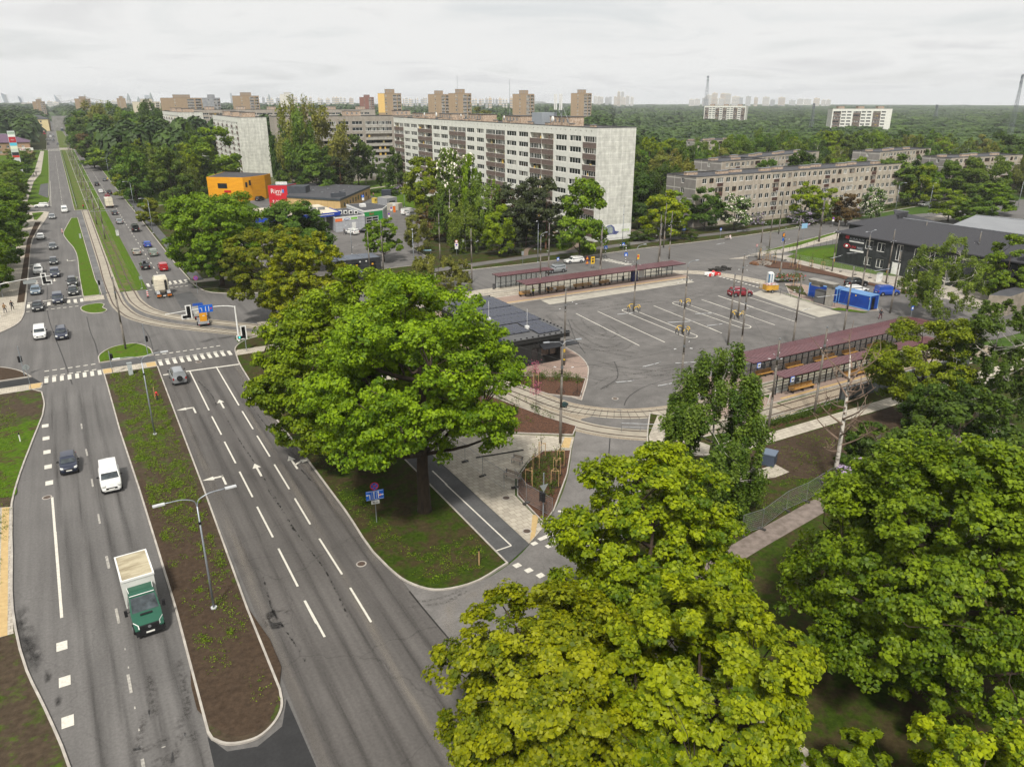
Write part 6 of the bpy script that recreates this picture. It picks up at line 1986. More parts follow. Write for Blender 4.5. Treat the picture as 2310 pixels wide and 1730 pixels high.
def woods():
	"""the green sea of crowns behind the blocks: nearest ones single trees, the rest one mass"""
	rnd = random.Random(3)
	foot = [(112,128,158,322),(72,92,386,482),(70,90,555,655),(80,160,346,368),(150,240,164,182),(238,262,172,182),(224,292,208,246),(200,236,202,224),(302,354,205,236),(290,345,178,192),(298,348,318,350),(44,104,236,330),(56,100,640,735),(-64,-12,634,672),(36,104,150,240),(130,300,590,720)]
	def free(x,y,m):
		if x < 22 and x > -16:
			return False
		if y < 158 + .09 * max(0,min(x,236) - 130) - max(0,x - 236) * .12 and x > 17:
			return False
		return not any(a - m < x < b + m and c - m < y < d + m for a,b,c,d in foot)
	def seen(x,y):
		a = math.degrees(math.atan2(x,y))
		return -5.5 < a < 66
	spots = []
	# zones (xmin, xmax, ymin, ymax, spacing, leaves, label, group)
	zones = [(133,330,182,300,11.5,"green tree in the woods behind the long grey five-storey block","trees behind the grey five-storey blocks"),
             (100,150,190,340,15,"tree on the lawns behind the white block","trees on the lawns behind the white block"),
             (22,44,300,420,12,"tree standing between the avenue and the shops","trees between avenue and shops"),
             (330,480,150,330,14,"tree in the eastern wood beyond the cross street","trees of the eastern wood"),
             (238,346,152,175,8,"tall tree screening the far end of the cross street's blocks","screening trees of the far blocks"),
             (290,420,100,150,14,"tree along the far reach of the cross street","trees along the far cross street")]
	for x0,x1,y0,y1,sp,lab,g in zones:
		y = y0
		while y < y1:
			x = x0 + rnd.uniform(0,sp)
			while x < x1:
				px,py = x + rnd.uniform(-.4,.4) * sp,y + rnd.uniform(-.4,.4) * sp
				if free(px,py,5.5) and seen(px,py) and rnd.random() < .86:
					spots.append((px,py,lab,g))
				x += sp
			y += sp * .9
	spots.sort(key=lambda s: s[0] ** 2 + s[1] ** 2)
	for px,py,lab,g in spots[:250]:
		kind = rnd.choice(('egg','egg','egg','birch','birch','round','poplar'))
		leaf = rnd.choice(('green','green','dark','birch','maple','green','dark','linden','olive'))
		H = rnd.uniform(13,20)
		if kind == 'birch':
			H = rnd.uniform(15,21)
		if 'screening' in lab or (px > 236 and py < 260):
			H *= .82
		if px < 215 and py < 260 and px > 133:
			H *= .95
		tree(kind,leaf,px,py,H,H * rnd.uniform(.27,.36),lab,g)
	# the far mass
	rng = np.random.default_rng(9)
	n = 60
	d = unit(rng.normal(size=(n,3)))
	d[:,2] = np.abs(d[:,2]) * .9 + .02
	base = leaf_quads(d,unit(d + np.array((0,0,.4)) + rng.normal(size=(n,3)) * .25),np.full(n,.42),rng,.75)
	cents,scal = [],[]
	def add(x,y,h,r):
		cents.append((x,y,h)); scal.append(r)
	for px,py,lab,g in spots[250:]:
		add(px,py,rnd.uniform(10,16),rnd.uniform(4,6))
	R = 330.0
	while R < 5200:
		sp = 9 + (R - 330) * .012
		nn = int(math.radians(75) * R / sp)
		for k in range(nn):
			a = math.radians(-7) + math.radians(75) * (k + rnd.random()) / nn
			rr = R + rnd.uniform(-.5,.5) * sp
			x,y = rr * math.sin(a),rr * math.cos(a)
			if not free(x,y,7) or (x < 480 and y < 330 and x > 100 and y > 100) or (22 < x < 44 and y < 420):
				continue
			if -60 < x < -12 and y < 700:
				continue
			if rnd.random() < .12 + .12 * math.sin(x * .021 + 1) * math.sin(y * .017) or (x < -10 and y < 620 and x > -60):
				continue
			if 45 < x < 130 and 330 < y < 400:
				continue
			# the open city side is thinner
			big = 1 + .2 * math.sin(x * .013) * math.sin(y * .017)
			add(x,y,rnd.uniform(11,21) * big * (.62 if x > .75 * y and rr > 480 else 1) + (4 if x < .35 * y else 0),sp * rnd.uniform(.42,.72))
		R += sp * .82
	cents,scal = np.array(cents),np.array(scal)
	k = len(cents)
	tint = np.clip(rng.normal(.45,.25,k),0,1)
	V = np.empty((k,n,4,3),np.float32)
	hz = np.minimum(cents[:,2] * .55,scal * 1.3)
	V[...,0] = base[None,:,:,0] * scal[:,None,None] + cents[:,0][:,None,None]
	V[...,1] = base[None,:,:,1] * scal[:,None,None] + cents[:,1][:,None,None]
	V[...,2] = base[None,:,:,2] * hz[:,None,None] + (cents[:,2] - hz)[:,None,None]
	jit = 1 + rng.normal(0,.07,(k,n,1,1))
	V[...,:2] = (V[...,:2] - cents[:,None,None,:2]) * jit + cents[:,None,None,:2]
	tt = np.clip(np.repeat(tint,n) + rng.normal(0,.14,k * n),0,1)
	o = put(quadmesh("woodland",V.reshape(-1,4,3),tt,[leafmat("leaves_woodland",(36,54,18),(80,98,40),.15)]),"woodland")
	o["kind"] = "stuff"
	print("woodland crowns",k)
def ground_cover():
	"""weeds on the seeded soil and young shrubs in the beds"""
	rng = np.random.default_rng(21)
	P = []
	def scatter(n,fx,dens):
		out = []
		while len(out) < n:
			p = fx()
			w = math.sin(p[0] * 1.1 + p[1] * .33) + math.sin(p[1] * .71 - p[0] * .6) + math.sin(p[0] * 2.3 + p[1] * 1.9) * .6
			if rng.random() < dens(p) * (.5 + .3 * w):
				out.append((p[0],p[1],.11))
		return out
	yy = lambda a,b: rng.uniform(a,b)
	def med():
		y = yy(39,111)
		return (yy(1.9 - (y - 50) * .022 + .3,6.0),y)
	for _ in range(620):
		c = med()
		if rng.random() > .12 + .88 * min(1,max(0,(c[1] - 46) / 46)):
			continue
		w,k = rng.uniform(.12,.8),int(rng.uniform(4,46))
		for _ in range(k):
			x,y = c[0] + rng.normal(0,w * .7),c[1] + rng.normal(0,w * 1.2)
			if 2.1 - (y - 50) * .022 < x < 5.9 and 39 < y < 111:
				P.append((x,y,.11))
	P += scatter(2200,lambda: (yy(-14,-9.6),yy(58,108)),lambda p: .6)
	P += scatter(900,lambda: (yy(17.4,19.5),yy(48,100)),lambda p: .9)
	P += scatter(320,lambda: (yy(18.5,25),yy(45.5,50)),lambda p: .6)
	P += scatter(1500,lambda: (yy(50,75),yy(40,50)),lambda p: .3)
	P += scatter(900,lambda: (yy(45,78),yy(39.5,41)),lambda p: 1.2)
	P = np.array(P)
	k = len(P)
	nl = 7
	idx = np.repeat(np.arange(k),nl)
	n = len(idx)
	s = (.35 + 1.1 * rng.random(k) ** 2)[idx]
	pos = P[idx] + np.column_stack([rng.normal(0,.10,n) * s,rng.normal(0,.10,n) * s,rng.uniform(0,.16,n) * s])
	V = leaf_quads(pos,unit(rng.normal(size=(n,3)) * .6 + np.array((0,0,1))),0.048 * s * rng.uniform(.7,1.4,n),rng)
	o = put(quadmesh("weeds",V,rng.random(n),[LEAF['maple']]),"weeds")
	o["kind"] = "stuff"
	# planted perennials in the bark beds
	P = []
	for poly in (((34,52.5),(41,60)),((35,68),(45,90)),((48,73),(55,83)),((63,53.3),(78,54.3))):
		(x0,y0),(x1,y1) = poly
		for _ in range(300):
			P.append((rng.uniform(x0,x1),rng.uniform(y0,y1),.2))
	from_poly = lambda x,y: (31.9 < x < 42 and min(48.8 + (x - 31.45) * 3.4,57 + (x - 33.7) * .75) > y > 50.9 + 1.14 * (x - 33.5)) or (x < 46 and y > 66 and y < 104 - (x - 33) * 2.2 and y > 66 + (38 - x) * 1.1) or (47.5 < x < 55.5 and abs(y - (83.5 - (x - 47.5) * .72)) < 2) or (62 < x and y < 56)
	P = np.array([p for p in P if from_poly(p[0],p[1])])
	k = len(P)
	idx = np.repeat(np.arange(k),26)
	n = len(idx)
	pos = P[idx] + np.column_stack([rng.normal(0,.16,n),rng.normal(0,.16,n),rng.uniform(0,.55,n)])
	V = leaf_quads(pos,unit(rng.normal(size=(n,3)) + np.array((0,0,.6))),rng.uniform(.05,.12,n),rng,.4)
	o = put(quadmesh("bedding_plants",V,rng.random(n),[LEAF['shrub']]),"bedding_plants")
	o["kind"] = "stuff"
foreground_trees()
middle_trees()
woods()
ground_cover()
# ------------------------------------------------------------------ vehicles
TYRE = mat("tyre_rubber",(24,24,25),.85)
RIM = mat("alloy_rim",(150,152,156),.35,metal=.6)
CARGLASS = mat("car_glass",(22,26,28),.06,(78,86,90),.9,spec=.7,local=True)  # paler patches put sky reflection and cabin into the glass colour
LAMP = mat("headlamp",(214,216,212),.2,spec=.7)
TAIL = mat("tail_lamp",(140,18,20),.3,spec=.6)
PLATE = mat("number_plate",(224,224,216),.5)
TRIM = mat("black_trim",(26,26,28),.6)
def paint(name,c,metal=.25):
	return mat("paint_" + name,c,.28,tuple(max(0,int(v * .9)) for v in c),.8,metal=metal,spec=.5,coat=.6,local=True)
PAINTS = {'white': paint("white",(224,224,220),0),'navy': paint("navy",(34,42,64)),'black': paint("black",(22,23,26)),'charcoal': paint("charcoal",(52,55,60)),'grey': paint("grey",(92,96,100)),
          'silver': paint("silver",(160,164,166),.5),'ice': paint("ice_blue",(124,142,156),.4),'red': paint("red",(170,22,30),.1),'wine': paint("wine",(138,24,40)),'blue': paint("blue",(24,74,170)),
          'sage': paint("sage",(130,140,128),.4),'beige': paint("beige",(166,160,148),.4),'green': paint("green",(18,84,62),.1),'cream': paint("cream",(222,214,192),0),'royal': paint("royal_blue",(30,76,172),.1)}
# length, width, height, hood height, belt height, windscreen base/top, rear glass top/base (fractions of length from the nose), tail height
CARTYPE = {
	'hatch': (4.2,1.76,1.48,.86,.96,.27,.42,.84,.95,.96),
	'mini': (3.6,1.64,1.49,.90,.98,.25,.42,.82,.96,.95),
	'sedan': (4.7,1.82,1.44,.84,.94,.28,.43,.72,.86,.98),
	'wagon': (4.75,1.82,1.48,.85,.95,.27,.42,.90,.975,.96),
	'suv': (4.6,1.88,1.70,1.02,1.12,.26,.40,.88,.97,1.10),
	'jeep': (4.5,1.86,1.80,1.08,1.18,.30,.39,.93,.975,1.15),
	'mpv': (4.5,1.84,1.68,.98,1.06,.20,.40,.92,.98,1.04),
	'van': (4.6,1.86,1.86,1.04,1.16,.20,.38,.965,.985,1.14),
	'bus': (5.2,1.95,2.0,1.10,1.22,.14,.28,.97,.99,1.20),
}
CARMESH = {}
def car_parts(kind):
	"""list of (name, MB, material key) for one body style; nose towards +y"""
	L,W,H,hood,belt,ws0,ws1,rg1,rg0,tail = CARTYPE[kind]
	Y = lambda f: L / 2 - f * L
	out = []
	body = MB()
	# stations along the lower body: (fraction, top height, half width, bottom)
	st = [(0,.52,.36,.34),(.012,.66,.415,.24),(.05,hood * .9,.46,.2),(.14,hood * .97,.487,.2),(ws0,hood + .03,.498,.19),(ws1,belt,.5,.19),(.6,belt + .01,.5,.19),(rg1 if rg1 < .8 else .84,belt + .02,.498,.2),(rg0 if rg0 < .9 else .94,tail,.485,.22),(.985,tail * .96,.462,.26),(1,tail * .82,.43,.36)]
	rings = []
	for f,zt,hw,zb in st:
		w = hw * W
		y = Y(f)
		half = [(w * .88,zb),(w * .985,zb + .12),(w,zb + (zt - zb) * .55),(w * .985,zt - .10),(w * .93,zt - .025),(w * .72,zt + .012)]
		ring = [(-a,y,z) for a,z in half] + [(0,y,zt + .03)] + [(a,y,z) for a,z in half[::-1]]
		rings.append(ring)
	n = len(rings[0])
	vs = [p for r in rings for p in r]
	fs,ms = [],[]
	body.add(vs,[(i * n + k,i * n + k + 1,(i + 1) * n + k + 1,(i + 1) * n + k) for i in range(len(rings) - 1) for k in range(n - 1)],0)
	body.add(vs,[tuple(range(n)),tuple(range((len(rings) - 1) * n,len(rings) * n))[::-1]],0)
	body.add(vs,[(i * n,(i + 1) * n,(i + 1) * n + n - 1,i * n + n - 1) for i in range(len(rings) - 1)],1)
	# roof and pillars
	hb,hr = W * .455,W * (.36 if kind not in ('van','bus','mpv') else .405)
	zb = belt - .02
	a = [(Y(ws0) - .02,hb,zb - .06),(Y(ws1),hr,H - .035),(Y(rg1),hr,H - .03),(Y(rg0) + .02,hb * .97,tail - .03)]
	ym = (a[1][0] + a[2][0]) / 2
	roof = [(-hr,a[1][0],a[1][2]),(0,a[1][0] + .04,H),(hr,a[1][0],a[1][2]),(-hr,ym,H - .005),(0,ym,H + .03),(hr,ym,H - .005),(-hr * .98,a[2][0],a[2][2]),(0,a[2][0] - .04,H),(hr * .98,a[2][0],a[2][2])]
	body.add(roof,[(0,3,4,1),(1,4,5,2),(3,6,7,4),(4,7,8,5)],0)
	corners = [(s * w,y,z) for y,w,z in a for s in (-1,1)]
	body.add(corners,[(0,1,3,2),(4,5,7,6),(0,2,4,6),(1,7,5,3)],0)
	# shade in the wheel wells painted as dark discs; sills
	wy = (Y(.185),Y(.80 if kind not in ('sedan',) else .79))
	wr = .33 if kind not in ('suv','jeep','van','bus') else .36
	for y in wy:
		for s in (-1,1):
			x = s * W * .5
			body.tube([(x * .9,y,wr + .02),(x + s * .004,y,wr + .02)],wr + .07,14,1)
	body.box(-W * .47,Y(.995),.2,W * .47,Y(.995) + .2,.42,1)
	body.box(-W * .46,Y(.01) - .22,.2,W * .46,Y(.004),.40,1)
	body.box(-W * .26,Y(.01) - .1,.5,W * .26,Y(-.002),.66,1)
	if kind in ('suv','jeep','wagon'):
		for s in (-1,1):
			body.tube([(s * hr * .92,a[1][0] - .2,H + .01),(s * hr * .92,a[1][0] - .35,H + .06),(s * hr * .92,a[2][0] + .3,H + .06),(s * hr * .92,a[2][0] + .15,H + .01)],.022,5,1)
	out.append(("body",body,None))
	def pane(p0,p1,q1,q0,off,inset=.08):
		P = np.array([p0,p1,q1,q0],float)
		c = P.mean(0)
		P = c + (P - c) * (1 - inset)
		nn = unit(np.cross(P[1] - P[0],P[3] - P[0])[None])[0]
		P = P + nn * off
		mb = MB().add([tuple(p) for p in P],[(0,1,2,3)])
		return mb
	out.append(("windscreen",pane((hb,a[0][0],a[0][2] + .06),(hr,a[1][0],a[1][2]),(-hr,a[1][0],a[1][2]),(-hb,a[0][0],a[0][2] + .06),.014,.10),CARGLASS))
	if kind not in ():
		out.append(("rear_window",pane((-hb * .97,a[3][0],a[3][2] + .05),(-hr,a[2][0],a[2][2]),(hr,a[2][0],a[2][2]),(hb * .97,a[3][0],a[3][2] + .05),.014,.14),CARGLASS))
	re = .62 if kind == 'van' else None
	for s in (-1,1):
		y0,y1 = a[0][0] - .10,(a[3][0] + .12 if re is None else Y(.50))
		t0,t1 = a[1][0] - .02,(a[2][0] + .06 if re is None else Y(.50))
		lo0,lo1 = (s * hb,y0,zb + .05),(s * hb,y1,zb + .05)
		hi0,hi1 = (s * hr,t0,H - .07),(s * hr,t1,H - .07)
		q = (lo0,hi0,hi1,lo1) if s < 0 else (lo1,hi1,hi0,lo0)
		out.append(("side_window",pane(*q,.016,.05),CARGLASS))
		out.append(("mirror",MB().box(s * W * .5 - (.02 if s > 0 else .18),Y(ws1) + .12,belt + .0,s * W * .5 + (.18 if s > 0 else .02),Y(ws1) + .22,belt + .15),TRIM))
		out.append(("headlight",MB().add([(s * W * .47,Y(.055),hood * .80),(s * W * .28,Y(.012),hood * .76),(s * W * .28,Y(.02),hood * .92),(s * W * .455,Y(.075),hood * .95)],[(0,1,2,3),(3,2,1,0)]).box(s * W * .36 - .12,Y(.028),hood * .76,s * W * .36 + .12,Y(.004),hood * .89),LAMP))
		out.append(("tail_light",MB().box(s * W * .41 - .09,Y(1.0) - .012,tail * .70,s * W * .41 + .09,Y(.97),tail * .93),TAIL))
		for y in wy:
			w = MB()
			x = s * (W * .5 - .06)
			w.tube([(x - s * .10,y,wr),(x + s * .068,y,wr)],wr,16,0)
			w.tube([(x,y,wr),(x + s * .074,y,wr)],wr * .64,10,1)
			out.append(("wheel",w,"wheel"))
	out.append(("number_plate",MB().box(-.26,Y(0),.46,.26,Y(0) + .015,.57),PLATE))
	out.append(("number_plate",MB().box(-.26,Y(1) - .015,tail * .55,.26,Y(1),tail * .55 + .11),PLATE))
	return out
def car(kind,colour,x,y,heading,label,cat="car",group="cars on the roads",name="car"):
	root = thing(name,label,cat,(x,y,.012),heading,group)
	for k,(pn,mb,m) in enumerate(CARMESH.setdefault((kind,'src'),car_parts(kind))):
		key = (kind,k,colour if m is None else '')
		if key not in CARMESH:
			mats = [PAINTS[colour],TRIM] if m is None else ([TYRE,RIM] if m == "wheel" else [m])
			CARMESH[key] = mb.mesh(pn,mats,smooth=(m is None))
			if m is None:
				CARMESH[key].set_sharp_from_angle(angle=math.radians(38))
		put(CARMESH[key],pn,root)
	return root
def car_px(kind,colour,t,px,py,label,toward=True,head=None,cat="car",**kw):
	"""placed by the ground point under the bumper that faces the camera"""
	x,y,_ = G(t,px,py)
	h = (math.pi if toward else 0.0) if head is None else head
	L = CARTYPE[kind][0]
	fx,fy = -math.sin(h),math.cos(h)
	s = -L / 2 if toward else L / 2
	return car(kind,colour,x + fx * s,y + fy * s,h,label,cat,**kw)
def traffic():
	C = car_px
	# towards the camera, west carriageway
	C('mini','navy','i',500,700,"small dark blue hatchback driving alone beside the square lane marks")
	C('van','white','i',805,832,"white delivery van with black bumper near the grass median",cat="van",name="delivery_van")
	C('mpv','white','e',338,985,"white van-like car crossing the junction beside a dark blue estate",cat="van")
	C('wagon','navy','e',518,988,"dark blue estate car in the junction next to the white van-like car")
	C('sedan','black','e',318,752,"black saloon standing across the zebra crossing stripes")
	C('mpv','navy','e',487,690,"dark people carrier with lit headlamps at the stop line")
	C('sedan','ice','e',300,614,"light blue saloon waiting behind the black saloon")
	C('sedan','black','e',615,620,"dark saloon first in the turning lane by the grass median")
	C('suv','black','e',608,548,"black off-roader close behind the dark saloon in the turning lane")
	C('mpv','navy','e',462,470,"dark blue people carrier in the middle lane under the mast arm")
	C('suv','white','e',322,443,"white off-roader with black bumper in the lane by the brown verge")
	C('hatch','charcoal','e',450,364,"dark grey hatchback behind the dark blue people carrier")
	C('sedan','grey','e',443,237,"grey saloon alone in the middle lane beside the lawn island")
	C('sedan','white','e',340,154,"white saloon rolling along the kerb towards the queue")
	C('sedan','silver','a',435,1160,"silver saloon leaving the narrow stretch of the west carriageway")
	C('bus','white','a',540,1107,"white panel van coming down the middle of the west carriageway",cat="van",name="panel_van")
	x,y,_ = G('a',350,1062)
	car('suv','white',x,y,math.radians(80),"white off-roader turning out of the western side road")
	g = "distant cars on the west carriageway"
	for k,(px,py,kd,c) in enumerate(((400,541,'sedan','charcoal'),(482,541,'hatch','navy'),(443,514,'sedan','black'),(416,505,'van','white'),(388,506,'sedan','silver'),(420,480,'bus','white'),(446,480,'sedan','navy'),(442,462,'sedan','silver'),(415,458,'sedan','black'),(446,505,'hatch','charcoal'),(402,472,'sedan','grey'))):
		C(kd,c,'a',px,py,"tiny car in the distant queue beyond the far zebra crossing",group=g)
	x,y,_ = G('a',602,572)
	car('suv','black',x,y,math.radians(-88),"black car crossing the tracks at the far zebra crossing")
	# away from the camera, east carriageway
	A = lambda kd,c,t,px,py,lab,**kw: C(kd,c,t,px,py,lab,toward=False,**kw)
	A('jeep','silver','e',1502,1360,"silver off-roader with spare wheel on its tailgate at the stop line",name="off_road_car")
	A('wagon','black','a',1215,1582,"black estate car with a roof box in the inner lane")
	A('mpv','red','a',1368,1595,"bright red boxy car in the outer lane by the kerb")
	A('sedan','beige','a',1143,1462,"beige silver saloon ahead of the roof box car")
	A('mpv','sage','a',1283,1472,"grey-green people carrier half under the linden leaves")
	A('hatch','blue','a',1232,1397,"bright blue hatchback half hidden by the linden")
	A('bus','black','a',1133,1269,"black minibus in the outer lane",cat="van",name="minibus")
	A('sedan','silver','a',998,1202,"silver saloon behind the dark grey hatchback")
	A('hatch','charcoal','a',958,1127,"dark grey hatchback following the white box truck")
	A('sedan','wine','a',895,985,"dark red saloon in front of the white box truck")
	A('suv','black','a',913,957,"black off-roader beside the white saloon up the avenue")
	A('sedan','white','a',842,945,"white saloon in the inner lane up the avenue")
	A('suv','black','a',808,885,"dark off-roader in the inner lane ahead of the white saloon")
	A('hatch','grey','a',873,845,"grey hatchback pulled up near the yellow clad person")
	A('sedan','charcoal','a',707,717,"lone dark saloon far up the east carriageway")
	x,y,_ = G('a',598,490)
	# cross street, terminal and car parks
	x,y,_ = G('c',1085,1520)
	car('wagon','white',x,y,math.radians(84),"white estate car on the cross street near the yellow road signs")
	x,y,_ = G('c',935,1600)
	car('jeep','silver',x,y,math.radians(88),"silver off-roader passing the end of the far tram shelter")
	x,y,_ = G('h',215,583)
	car('suv','wine',x,y,math.radians(-108),"dark red crossover parked across the terminal bay lines")
	x,y,_ = G('h',1030,515)
	car('suv','black',x,y,math.radians(-104),"black crossover parked beyond the blue containers",name="parked_car")
	x,y,_ = G('h',1030,560)
	car('wagon','white',x,y,math.radians(-104),"white estate car parked right behind the blue containers",name="parked_car")
	x,y,_ = G('h',1245,578)
	car('van','royal',x,y,math.radians(-112),"deep blue delivery van parked past the blue containers","van",name="delivery_van")
	x,y,_ = G('t',790,1025)
	car('suv','white',x,y,math.radians(18),"white off-roader with an open door on the filling station forecourt",name="parked_car")
	x,y,_ = G('t',985,1000)
	car('sedan','black',x,y,math.radians(60),"black car parked under the small maple at the car wash",name="parked_car")
	x,y,_ = G('t',1665,715)
	car('bus','white',x,y,math.radians(-70),"white minibus parked by the beige transformer box","van",name="minibus")
	x,y,_ = G('t',1735,742)
	car('suv','white',x,y,math.radians(-70),"white crossover parked between minibus and silver car",name="parked_car")
	x,y,_ = G('t',1800,785)
	car('hatch','silver',x,y,math.radians(-65),"silver hatchback parked beneath the grove's drooping birch",name="parked_car")
	x,y,_ = G('a',2160,1005)
	car('suv','black',x,y,math.radians(-40),"black car parked at the orange building's corner",name="parked_car")
	x,y,_ = G('b',480,785)
	car('sedan','navy',x,y,math.radians(-60),"dark blue car parked behind the orange building under trees",name="parked_car")
	x,y,_ = G('d',1600,778)
	car('wagon','white',x,y,math.radians(75),"white car parked on the far reach of the cross street",name="parked_car")
	x,y,_ = G('d',1662,790)
	car('hatch','charcoal',x,y,math.radians(75),"dark car parked next to the far white car",name="parked_car")
	for s in COL.objects:
		pass
def wheelset(o,pts,r,w):
	me = None
	for x,y in pts:
		s = 1 if x > 0 else -1
		MB().tube([(x - s * w / 2,y,r),(x + s * w / 2,y,r)],r,18,0).tube([(x,y,r),(x + s * (w / 2 + .015),y,r)],r * .55,12,1).build("wheel",[TYRE,RIM],o)
def trucks():
	# green cabbed box truck
	x,y,_ = G('j',1040,742)
	o = thing("box_truck","green cabbed box truck with grey weathered roof in the west carriageway","truck",(x + .1,y + 3.4,.012),math.pi + .05,"trucks and trailers")
	g = PAINTS['green']
	b = MB()
	side = [(3.35,.45),(3.42,.75),(3.3,1.05),(2.35,1.42),(1.55,2.28),(1.2,2.42),(.35,2.42),(.35,.45)]
	n = len(side)
	wd = [.84,.92,.95,.97,.86,.82,.82,.98]
	vs = [(-w,yy,z) for (yy,z),w in zip(side,wd)] + [(w,yy,z) for (yy,z),w in zip(side,wd)]
	fs = [(i,(i + 1) % n,n + (i + 1) % n,n + i) for i in range(n)]
	fs += [(0,7,3,2,1)[::-1],(3,7,6,5,4)[::-1],(n,n + 1,n + 2,n + 3,n + 7),(n + 3,n + 4,n + 5,n + 6,n + 7)]
	b.add(vs,fs,0)
	b.box(-.9,3.25,.3,.9,3.5,.68,1)
	b.box(-.62,3.30,.70,.62,3.445,1.02,1)
	b.box(-.4,2.42,1.37,.4,2.62,1.395,1)
	b.tube([(s,3.46,.86) if False else (0,3.44,.88),(0,3.47,.88)],.11,12,2)
	b.build("cab",[g,TRIM,RIM],o)
	MB().add([(-.86,2.30,1.48),(.86,2.30,1.48),(.77,1.60,2.26),(-.77,1.60,2.26)],[(0,1,2,3)]).build("windscreen",CARGLASS,o,(0,.02,.015))
	for s in (-1,1):
		MB().add([(s * .975,2.15,1.42),(s * .985,1.0,1.42),(s * .855,1.0,2.2),(s * .87,1.6,2.2)],[(0,1,2,3),(3,2,1,0)]).build("side_window",CARGLASS,o,(s * .012,0,0))
		MB().tube([(s * .92,2.0,1.5),(s * 1.2,2.05,1.5)],.03,5).box(s * 1.22 - .1,1.98,1.25,s * 1.22 + .1,2.1,1.72).build("mirror",TRIM,o)
		MB().add([(s * .92,3.16,.86),(s * .62,3.42,.82),(s * .64,3.30,1.08),(s * .93,2.95,1.22)],[(0,1,2,3),(3,2,1,0)]).build("headlight",LAMP,o,(s * .012,.03,.01))
		MB().tube([(s * .78,1.15,2.45),(s * .82,.4,2.45)],.025,5).build("roof_rail",WHITE,o)
	MB().tube([(-.8,1.5,2.37),(.8,1.5,2.37)],.03,5).build("visor_strip",WHITE,o)
	MB().box(-.27,3.5,.44,.27,3.515,.56).build("number_plate",PLATE,o)
	MB().box(-1.06,-3.3,.72,1.06,.28,3.0,0).build("cargo_box",mat("box_white",(214,214,208),.6,(196,196,190),.8,local=True),o)
	MB().box(-1.0,-3.22,3.0,1.0,.2,3.03).build("box_roof",mat("weathered_box_roof",(176,166,140),.85,(118,106,80),.9,stretch=(.8,2.6,1),local=True,detail=8,lo=.4,hi=.7),o)
	fr = MB()
	for s in (-1,1):
		fr.box(s * 1.05 - .055,-3.34,2.9,s * 1.05 + .055,.32,3.06)
	fr.box(-1.0,.22,2.9,1.0,.33,3.06)
	fr.box(-1.0,-3.34,2.9,1.0,-3.24,3.06)
	fr.build("box_edge",WHITE,o)
	MB().box(-.5,-3.3,.5,.5,2.6,.72).box(-.9,-3.35,.45,.9,-3.25,.65).build("chassis",TRIM,o)
	wheelset(o,[(-.88,2.5),(.88,2.5),(-.9,-2.0),(.9,-2.0)],.36,.26)
	# white tractor unit without trailer
	x,y,_ = G('p',445,630)
	cr = PAINTS['cream']
	o = thing("tractor_unit","cream tractor unit without trailer crossing the junction's far zebra","truck",(x,y + 3.0,.012),0,"trucks and trailers")
	MB().box(-1.22,.3,.9,1.22,2.5,3.0,0).add([(-1.22,.3,3.0),(1.22,.3,3.0),(1.22,2.5,3.0),(-1.22,2.5,3.0),(-1.0,.5,3.75),(1.0,.5,3.75),(1.0,1.6,3.7),(-1.0,1.6,3.7)],[(0,1,5,4),(1,2,6,5),(2,3,7,6),(3,0,4,7),(4,5,6,7)],0).build("cab",cr,o)
	MB().box(-.95,2.5,1.7,.95,2.52,2.9).build("windscreen",CARGLASS,o)
	MB().box(-.55,.22,1.0,.55,.3,2.8,0).build("cab_rear_panel",mat("cab_panel",(206,198,178),.7),o)
	MB().box(.62,.05,1.0,.95,.29,2.9,0).tube([(.8,.0,1.0),(.8,.0,2.6)],.12,8,0).build("exhaust",TRIM,o)
	for s in (-1,1):
		MB().box(s * .45 - .1,-3.0,.75,s * .45 + .1,2.4,1.0).build("chassis_rail",TRIM,o)
		MB().box(s * 1.4 - .12,1.9,1.9,s * 1.4 + .12,2.05,2.7).tube([(s * 1.2,2.0,2.5),(s * 1.4,2.0,2.5)],.03,5).build("mirror",TRIM,o)
		MB().add([(s * 1.23,-2.55,.9),(s * .62,-2.55,.9),(s * .62,-2.1,1.22),(s * 1.23,-2.1,1.22),(s * .62,-1.4,1.24),(s * 1.23,-1.4,1.24),(s * .62,-1.0,.95),(s * 1.23,-1.0,.95)],[(0,1,2,3),(3,2,4,5),(5,4,6,7),(3,2,1,0),(5,4,2,3),(7,6,4,5)]).build("mudguard",mat("mudguard_grey",(150,150,150),.6),o)
		MB().box(s * .9 - .35,-3.12,.55,s * .9 + .35,-3.0,.8,0).box(s * .9 - .3,-3.14,.68,s * .9 + .3,-3.121,.8,1).build("tail_light",[mat("reflector_orange",(230,140,40),.4),TAIL],o)
		MB().box(s * 1.0 - .3,-.9,.5,s * 1.0 + .3,.2,1.0).build("fuel_tank",RIM,o)
	MB().tube([(0,-1.7,1.1),(0,-1.7,1.22)],.55,14).box(-.2,-2.3,1.0,.2,-1.7,1.15).build("coupling_plate",mat("greased_steel",(84,76,64),.6),o)
	MB().box(-.27,-3.03,.5,.27,-3.01,.62).build("number_plate",PLATE,o)
	wheelset(o,[(-1.05,1.6),(1.05,1.6),(-1.0,-1.8),(1.0,-1.8)],.5,.42)
	# white box truck far up
	x,y,_ = G('a',915,1068)
	o = thing("box_truck","cream white box truck seen from behind in a line of cars","truck",(x,y + 3.4,.012),0,"trucks and trailers")
	MB().box(-1.2,-3.4,.8,1.2,1.6,3.4,0).build("cargo_box",cr,o)
	MB().box(-1.1,1.75,.6,1.1,3.5,2.7).build("cab",PAINTS['white'],o)
	MB().box(-1.12,-3.46,.55,1.12,-3.3,.8).build("bumper",TRIM,o)
